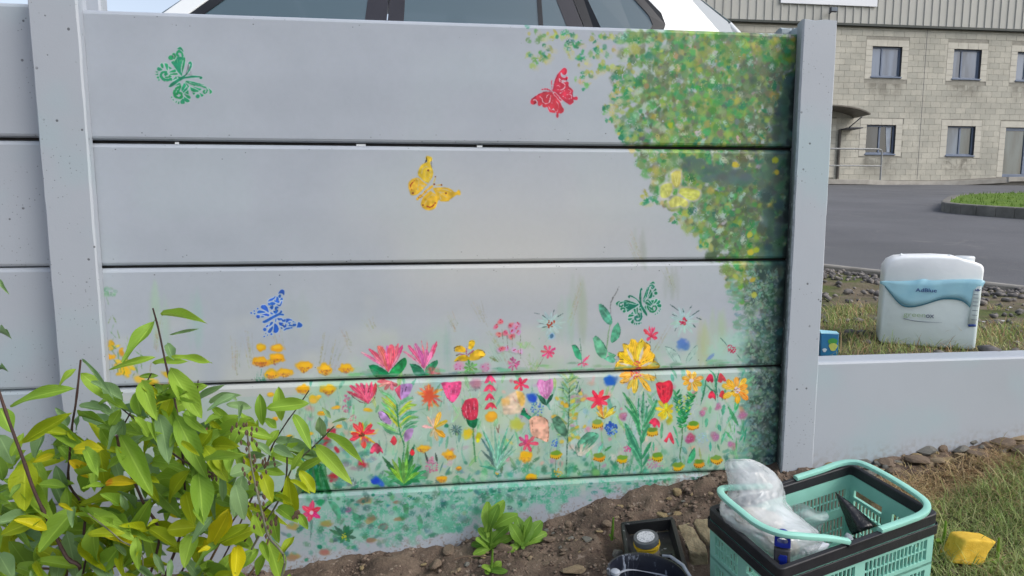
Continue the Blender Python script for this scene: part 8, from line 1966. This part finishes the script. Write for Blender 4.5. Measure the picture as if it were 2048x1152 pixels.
K6L = [(570,230,714,240,36,'g'),(548,248,435,402,52,'g'),(552,378,385,410,26,'g'),(600,300,706,278,12,'d'),(590,330,612,392,36,'d'),(606,378,750,404,27,'g'),(600,418,712,600,76,'g'),(290,388,380,470,15,'d'),(270,420,195,466,30,'g'),(285,436,397,522,54,'g'),(268,490,0,518,48,'g'),(500,462,546,592,58,'g'),(256,575,75,682,42,'y'),(140,640,246,645,36,'y'),(260,706,346,690,62,'Y'),(88,745,88,925,92,'y'),(246,742,318,806,46,'o'),(190,722,118,746,26,'Y'),(-5,655,46,745,64,'d'),(372,826,452,800,48,'o'),(424,655,536,865,80,'g'),(486,836,288,905,64,'y'),(536,876,438,1044,64,'g'),(620,585,722,785,74,'g'),(672,780,545,892,62,'y'),(700,786,722,955,84,'g'),(720,696,802,792,60,'y'),(750,690,830,690,60,'y'),(890,596,720,684,54,'g'),(812,795,890,770,62,'d'),(830,826,862,945,62,'d'),(655,856,682,965,52,'y'),(590,990,695,978,66,'y'),(528,985,632,1054,54,'y'),(745,1044,816,918,62,'Y'),(780,1038,890,978,62,'y'),(838,1046,834,1160,54,'Y'),(308,918,444,978,54,'g'),(272,906,128,1066,76,'g'),(150,950,-10,1004,66,'y'),(332,966,318,1145,66,'g'),(130,1098,284,1116,44,'g'),(684,996,648,1115,62,'g'),(700,1064,752,1048,26,'Y'),(535,1070,552,1120,32,'Y'),(468,1132,594,1108,42,'y'),(422,1046,358,1136,74,'g'),(-5,1076,44,1156,64,'d'),(60,1122,166,1156,54,'g'),(-5,872,52,860,42,'g'),(138,828,234,832,42,'g'),(198,760,232,885,42,'d'),(280,550,372,560,32,'d'),(432,598,330,672,64,'g'),(560,585,604,724,64,'d'),(740,540,842,508,37,'d'),(800,545,890,560,32,'d'),(660,645,718,684,60,'k'),(540,744,632,758,52,'g'),(0,560,40,640,60,'g'),(60,950,140,940,60,'y'),(0,105,24,150,15,'d'),(0,292,40,308,10,'d'),(0,422,18,414,12,'d'),(380,470,400,560,40,'d'),(440,560,520,590,44,'d'),(580,600,540,640,36,'d'),(390,620,430,560,40,'g'),(480,500,500,600,50,'g'),(300,700,340,760,40,'g'),(340,760,300,830,36,'k'),(500,620,600,690,56,'d'),(660,560,690,640,44,'g'),(540,700,620,730,46,'k'),(420,900,360,860,40,'g'),(640,900,560,930,40,'k'),(760,880,830,900,40,'k'),(740,960,700,1010,44,'k')]
K7L = [(362,282,372,445,60,'g'),(306,382,504,362,66,'g'),(168,318,38,374,42,'d'),(428,412,512,524,58,'g'),(550,422,562,532,52,'d'),(582,505,742,612,50,'g'),(530,553,668,682,70,'g'),(456,668,527,772,54,'y'),(402,690,432,915,74,'y'),(452,860,495,935,40,'g'),(275,315,286,465,54,'g'),(195,690,152,885,84,'d'),(282,678,332,792,64,'y'),(132,846,62,1014,88,'Y'),(232,916,86,1004,58,'y'),(170,1012,166,1156,72,'Y'),(50,1020,-6,1034,28,'Y'),(382,640,268,662,32,'d'),(250,868,288,965,82,'g'),(604,452,684,428,14,'d'),(120,332,182,332,34,'d'),(356,838,446,905,72,'g'),(330,866,352,1005,62,'g'),(152,556,132,684,64,'g'),(200,460,140,560,60,'g'),(340,560,420,600,50,'d'),(60,480,0,560,60,'y'),(60,600,130,660,60,'y'),(250,540,330,600,40,'d'),(100,420,20,460,50,'g'),(300,900,240,860,40,'k'),(210,800,260,760,44,'g'),(30,700,-20,800,60,'g'),(360,480,300,560,40,'g'),(440,700,480,640,30,'d'),(600,430,560,380,24,'d'),(300,430,350,480,44,'g')]
nl = 0
def shrub_leaf(a, b, w, c, dm, spread=.06):
    global nl; nl += 1
    d1 = dm + rl_.uniform(-.03, .03); d2 = d1 + rl_.uniform(-spread, spread * .5)
    P, Q = Vector(at(*a, d1)), Vector(at(*b, d2)); to = (Vector(CAM_C) - P).normalized()
    nn = to * .9 + Vector((rl_.uniform(-.35, .35), 0, rl_.uniform(.1, .8)))
    k = rl_.randrange(5) if (Q.z < P.z + .03) else rl_.choice([0, 2, 3]); me = LM[k]
    place_leaf(me, shrub, P, Q, w * d1 / FPX, nn, LMAT[c])
    return P, Q
for (x0, y0, x1, y1, w, c) in K6L: shrub_leaf(k6(x0, y0), k6(x1, y1), w / 1.766 * .93, c, 1.16 + .10 * rl_.random() + (.08 if c == 'k' else 0))
for (x0, y0, x1, y1, w, c) in K7L: shrub_leaf(k7(x0, y0), k7(x1, y1), w / 2.294 * .95, c, 1.17 + .10 * rl_.random())
while nl < 298:                                           # leaves deeper inside the bush
    px_, py_ = rl_.uniform(-40, 600), rl_.uniform(740, 1190)
    top = np.interp(px_, [0, 150, 250, 330, 480, 560, 620], [820, 800, 730, 700, 760, 850, 1000])
    if py_ < top + 40: continue
    an = rl_.uniform(.2, 2.9) if rl_.random() < .7 else rl_.uniform(-.6, 3.7); L = rl_.uniform(45, 105)
    shrub_leaf((px_, py_), (px_ + L * math.cos(an), py_ + L * math.sin(an) * .9), L * rl_.uniform(.27, .37), rl_.choice(['g', 'g', 'd', 'g', 'k', 'y', 'y']), rl_.uniform(1.24, 1.42), .09)

# smaller leaves filling the crown, beyond the ones built singly
V, F, U, MI = [], [], [], []; keys = ['g', 'y', 'd', 'k', 'Y']
src = []
for me in LM[:4]:
    src.append((np.array([v.co[:] for v in me.vertices]), [tuple(p.vertices) for p in me.polygons], [(me.uv_layers[0].data[i].uv[0], me.uv_layers[0].data[i].uv[1]) for i in range(len(me.loops))]))
cnt = 0
while cnt < 200:
    px_, py_ = rl_.uniform(-30, 640), rl_.uniform(690, 1180)
    top = np.interp(px_, [-30, 60, 150, 230, 330, 400, 480, 560, 640], [840, 830, 800, 730, 690, 760, 760, 810, 900])
    rgt = np.interp(py_, [690, 800, 900, 1000, 1100, 1180], [560, 640, 640, 560, 520, 480])
    if py_ < top + 20 or px_ > rgt or (px_ > 430 and rl_.random() < .35): continue
    an = rl_.uniform(.1, 3.0) if rl_.random() < .6 else rl_.uniform(-1.2, 4.3); L = rl_.uniform(26, 78); d1 = rl_.uniform(1.14, 1.40); d2 = d1 + rl_.uniform(-.06, .03)
    b, tp = Vector(at(px_, py_, d1)), Vector(at(px_ + L * math.cos(an), py_ + L * math.sin(an) * .9, d2)); to = (Vector(CAM_C) - b).normalized()
    R = frame_from(tp - b, z=to * .9 + Vector((rl_.uniform(-.5, .5), 0, rl_.uniform(.0, .9)))); Lm = (tp - b).length; w = L * rl_.uniform(.24, .34) * d1 / FPX
    vs0, fs0, us0 = src[rl_.randrange(4)]; A = np.array(R) @ np.diag([Lm, w, Lm]); base_n = len(V)
    for q in vs0: V.append(tuple(A @ q + np.array(b - g0)))
    for f in fs0: F.append(tuple(base_n + i for i in f))
    U += us0; MI += [rl_.choices(range(5), [5, 3, 3, 2, .6])[0]] * len(fs0); cnt += 1
o = link_mesh('leaf', V, F, None, shrub, smooth=True); o['kind'] = 'stuff'
for k in keys: o.data.materials.append(LMAT[k])
uv = o.data.uv_layers.new(name='UVMap'); uv.data.foreach_set('uv', np.array(U, np.float32).ravel()); o.data.polygons.foreach_set('material_index', MI)
